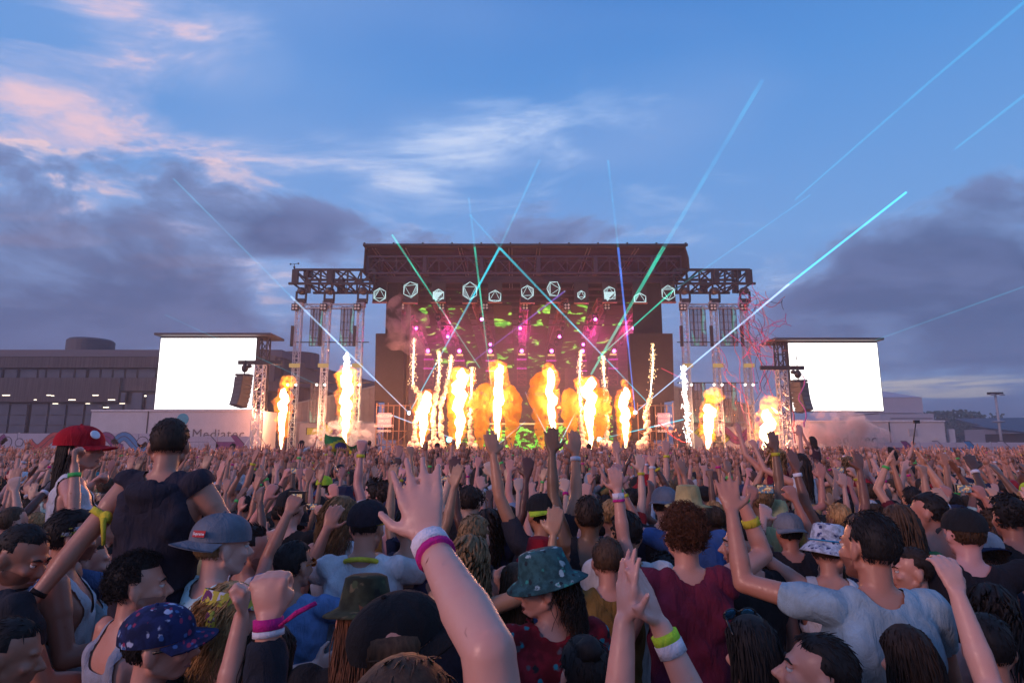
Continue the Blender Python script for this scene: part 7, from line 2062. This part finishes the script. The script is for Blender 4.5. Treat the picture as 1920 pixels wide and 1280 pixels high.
# flag spread over the crowd
def flag():
    D = 21; c = P(640, 838, D); root = empty('flag', (c.x, D, 1.9)); nx, nz = 30, 16; W, H = 1.2, .78
    def pt(i, j, y=0):
        a, b = i / nx, j / nz; x = (a - .5) * W; z = b * H * (.75 + .25 * math.sin(a * 5.1 + 1)); return Vector((x, y + .16 * math.sin(a * 11 + b * 3) + .10 * math.sin(b * 7 + a * 4), z - .10 * math.sin(a * 9)))
    cell = {'green': [], 'yellow': [], 'blue': []}
    vs = [pt(i, j) for j in range(nz + 1) for i in range(nx + 1)]
    for j in range(nz):
        for i in range(nx):
            a, b = (i + .5) / nx - .5, (j + .5) / nz - .5; k = 'green'
            if abs(a) / .42 + abs(b) / .40 < 1: k = 'yellow'
            if (a * W) ** 2 + (b * H) ** 2 < .16 ** 2: k = 'blue'
            cell[k].append((j * (nx + 1) + i, j * (nx + 1) + i + 1, (j + 1) * (nx + 1) + i + 1, (j + 1) * (nx + 1) + i))
    for k, nm, col in (('green', 'field', (.02, .20, .05)), ('yellow', 'diamond', (.60, .45, .02)), ('blue', 'disc', (.03, .03, .16))):
        us = sorted({i for f in cell[k] for i in f}); mp = {a: b for b, a in enumerate(us)}; o = MB().add([vs[i] for i in us], [tuple(mp[i] for i in f) for f in cell[k]]).build(nm, m_cloth(), root, True); o.color = (*col, 1)
    tag(root, 'rumpled green flag with yellow diamond and blue disc held up in the crowd', 'flag')
flag()
# stage hand at the side
hero({'R': ((.3, .4, -.8), (-.2, .8, .5), 'relax'), 'L': ((-.2, .2, -.9), (.1, .9, .1), 'relax'), 'head': (-50, 0, 0)}, (P(1267, 810, 45).x, 45.2), -50, 1.0, skin='tan', top=('tee', (.05, .03, .06)), bottom=('shorts', (.05, .03, .05)), hair=('short', 'black'), label='crew member in dark clothes standing on the ledge beside the stage', voxel=.0125, locks=60, z=1.745)

# ---- the far crowd, one mass
def low_person(kind, seed, det):
    """few-sided figure: vertices, triangles/quads and a tint index per vertex (0 skin, 1 top, 2 hair, 3 trousers)"""
    r = random.Random(seed); mb = MB(); tint = []
    def mark(k):
        tint.extend([k] * (len(mb.v) - len(tint)))
    n = 7 if det else 6
    mb.tube([(0, 0, .0), (0, 0, .85)], [.13, .16], 5); mark(3)
    mb.tube([(0, 0, .84), (0, 0, 1.1), (0, 0, 1.34), (0, 0, 1.45), (0, 0, 1.49)], [.165, .155, .19, .15, .06], n, ell=.62); mark(1)
    mb.tube([(0, 0, 1.44), (0, .01, 1.56)], .052, 5); mark(0)
    hx, hy = r.uniform(-.03, .03), r.uniform(0, .05)
    mb.ball((hx, hy + .02, 1.63), (.074, .09, .115), None, 7 if det else 6, 5); mark(0)
    if kind % 5 != 4: mb.ball((hx, hy - .008, 1.655), (.086, .102, .108), None, 7 if det else 6, 5, fn=lambda q: 1 + .10 * math.sin(q.x * 9 + q.z * 7 + seed) if q.y < .5 or q.z > .4 else .8); mark(2)
    else:
        mb.ball((hx, hy - .01, 1.665), (.09, .108, .095), None, 7, 4); mb.box((hx, hy + .12, 1.665), (.13, .10, .012)); mark(2)
    if kind % 4 == 1: mb.tube([(hx, hy - .06, 1.68), (hx, hy - .115, 1.52), (hx, hy - .12, 1.30)], [.08, .085, .04], 6, ell=.5); mark(2)
    arms = [((-1,), 0), ((1,), 0)]
    def arm(sg, ua, fa, op):
        sh = Vector((sg * .175, 0, 1.42 + .05 * max(0, ua[2]))); el = sh + Vector(ua).normalized() * .29; wr = el + Vector(fa).normalized() * .26
        mb.tube([sh, sh.lerp(el, .45)], [.058, .052], 5, closed_ends=False); mark(1 if r.random() < .7 else 0)
        mb.tube([sh.lerp(el, .4), el, wr], [.045, .040, .027], 5); mark(0)
        d = Vector(fa).normalized(); s = d.cross(Vector((0, 1, 0))).normalized()
        if r.random() < .25: mb.tube([wr - d * .045, wr - d * .015], .034, 5); tint.extend([4] * (len(mb.v) - len(tint)))
        if op:
            mb.tube([wr, wr + d * .05, wr + d * .10], [.024, .042, .040], 4, ell=.45)
            if det:
                for k in range(4):
                    b = wr + d * .095 + s * (k - 1.5) * .022; e = b + (d + s * (k - 1.5) * .18).normalized() * .085; mb.tube([b, e], [.011, .006], 3)
                b = wr + d * .04 - s * .03 * sg; mb.tube([b, b + (d * .5 - s * sg).normalized() * .06], [.013, .008], 3)
            else:
                for k in (-1, 1): b = wr + d * .09 + s * k * .02; mb.tube([b, b + (d + s * k * .25).normalized() * .09], [.018, .008], 3)
        else: mb.ball(wr + d * .045, (.045, .04, .05), None, 5, 4)
        mark(0)
    u = r.uniform
    if kind in (0, 1, 8): 
        for sg in (-1, 1): arm(sg, (sg * u(.2, .5), u(0, .4), .9), (sg * u(-.2, .2), u(0, .4), .95), r.random() < .75)
    elif kind in (2, 3, 9):
        sg = r.choice((-1, 1)); arm(sg, (sg * u(.1, .4), u(.1, .6), .85), (sg * u(-.2, .2), u(.1, .5), .95), r.random() < .7); arm(-sg, (-sg * .3, .3, -.8), (0, .8, .3), False)
    elif kind in (4, 5):
        for sg in (-1, 1): arm(sg, (sg * .7, .2, u(.2, .6)), (-sg * u(.1, .5), .2, .9), r.random() < .6)
    elif kind == 6:
        for sg in (-1, 1): arm(sg, (sg * .2, .75, .4), (-sg * .25, .2, .93), False)
    elif kind == 10:
        for sg in (-1, 1): arm(sg, (sg * u(.1, .3), .65, .6), (sg * .0, .6, .8), True)
    else:
        for sg in (-1, 1): arm(sg, (sg * .3, .1, -.9), (0, .6, -.5), False)
    V = np.array([tuple(q) for q in mb.v]); T = []
    for f in mb.f:
        for k in range(1, len(f) - 1): T.append((f[0], f[k], f[k + 1]))
    return V, np.array(T, np.int32), np.array(tint)
def far_crowd():
    LO = {d: [low_person(k % 11, k * 13 + d, d) for k in range(22)] for d in (0, 1)}
    rn = np.random.default_rng(3); pts = list(FAR0); y = 11.2; rg = random.Random(9)
    while y < 41.2:
        hw = y * .87 + 1.2; x = -hw + rg.uniform(0, .5); dx = .53 + .006 * (y - 11)
        while x < hw:
            pts.append((x + rg.uniform(-.18, .18), y + rg.uniform(-.2, .2))); x += rg.uniform(dx * .85, dx * 1.2)
        y += .58 + .008 * (y - 11)
    sk = np.array([SKINS[k] for k in ('pale', 'fair', 'fair', 'tan', 'tan', 'olive', 'olive', 'brown')]); tops = np.array([t[1] for t in TOPS for _ in range(t[2])]); hr = np.array([HAIRC[k] for k in ('black', 'black', 'black', 'dark brown', 'dark brown', 'dark brown', 'brown', 'brown', 'blond', 'fair', 'auburn')])
    caps = np.array([(.014, .014, .016), (.4, .4, .42), (.3, .01, .02), (.02, .03, .08), (.02, .22, .25)]); wb = np.array([WB, MAG, YEL, (.1, .5, .1)])
    VV, TT, CC = [], [], []; o = 0
    for (x, y) in pts:
        V, T, tn = LO[1 if y < 16.5 else 0][rg.randrange(22)]; s = rg.gauss(.985, .045); a = math.atan2(-(SX - x) * .8, 46 - y) + rg.gauss(0, .3); z = 0.0
        c, sn = math.cos(a) * s, math.sin(a) * s; mx = rg.choice((-1, 1)); X = V[:, 0] * mx
        W = np.stack([X * c - V[:, 1] * sn + x, X * sn + V[:, 1] * c + y, V[:, 2] * s + z], 1)
        pal = np.stack([sk[rg.randrange(len(sk))] * rg.uniform(.85, 1.1), tops[rg.randrange(len(tops))], (caps[rg.randrange(5)] if rg.random() < .2 else hr[rg.randrange(len(hr))]), np.array((.025, .03, .04)), wb[rg.randrange(4)]])
        VV.append(W); TT.append((T if mx > 0 else T[:, ::-1]) + o); CC.append(pal[tn]); o += len(V)
    V = np.concatenate(VV); T = np.concatenate(TT); C = np.concatenate(CC)
    me = quick_mesh('crowd', V, T, m_crowd())
    at = me.color_attributes.new('tint', 'FLOAT_COLOR', 'POINT'); at.data.foreach_set('color', np.concatenate([C, np.ones((len(C), 1))], 1).astype(np.float32).ravel())
    ob = link('crowd', me); tag(ob, 'dense far crowd with arms raised packed up to the stage front', 'crowd', kind='stuff')
    print('FAR', len(pts), 'TRIS', len(T))
far_crowd()

# ---------------------------------------------------------------- the air: dust and stage haze over the whole field
def haze():
    x0, x1, y0, y1, z0, z1 = -2600, 2600, -320, 3300, -1.2, 60
    def f(t, out):
        p = t.node('ShaderNodeVolumePrincipled'); p.inputs['Color'].default_value = (.95, .86, .93, 1); p.inputs['Density'].default_value = .0017; p.inputs['Anisotropy'].default_value = .35
        t.l.new(p.outputs[0], out.inputs[1])
    o = MB().box(((x0 + x1) / 2, (y0 + y1) / 2, (z0 + z1) / 2), (x1 - x0, y1 - y0, z1 - z0)).build('haze', mat('haze', f))
    tag(o, 'thin pinkish evening haze hanging over the field', 'haze', kind='stuff')
haze()
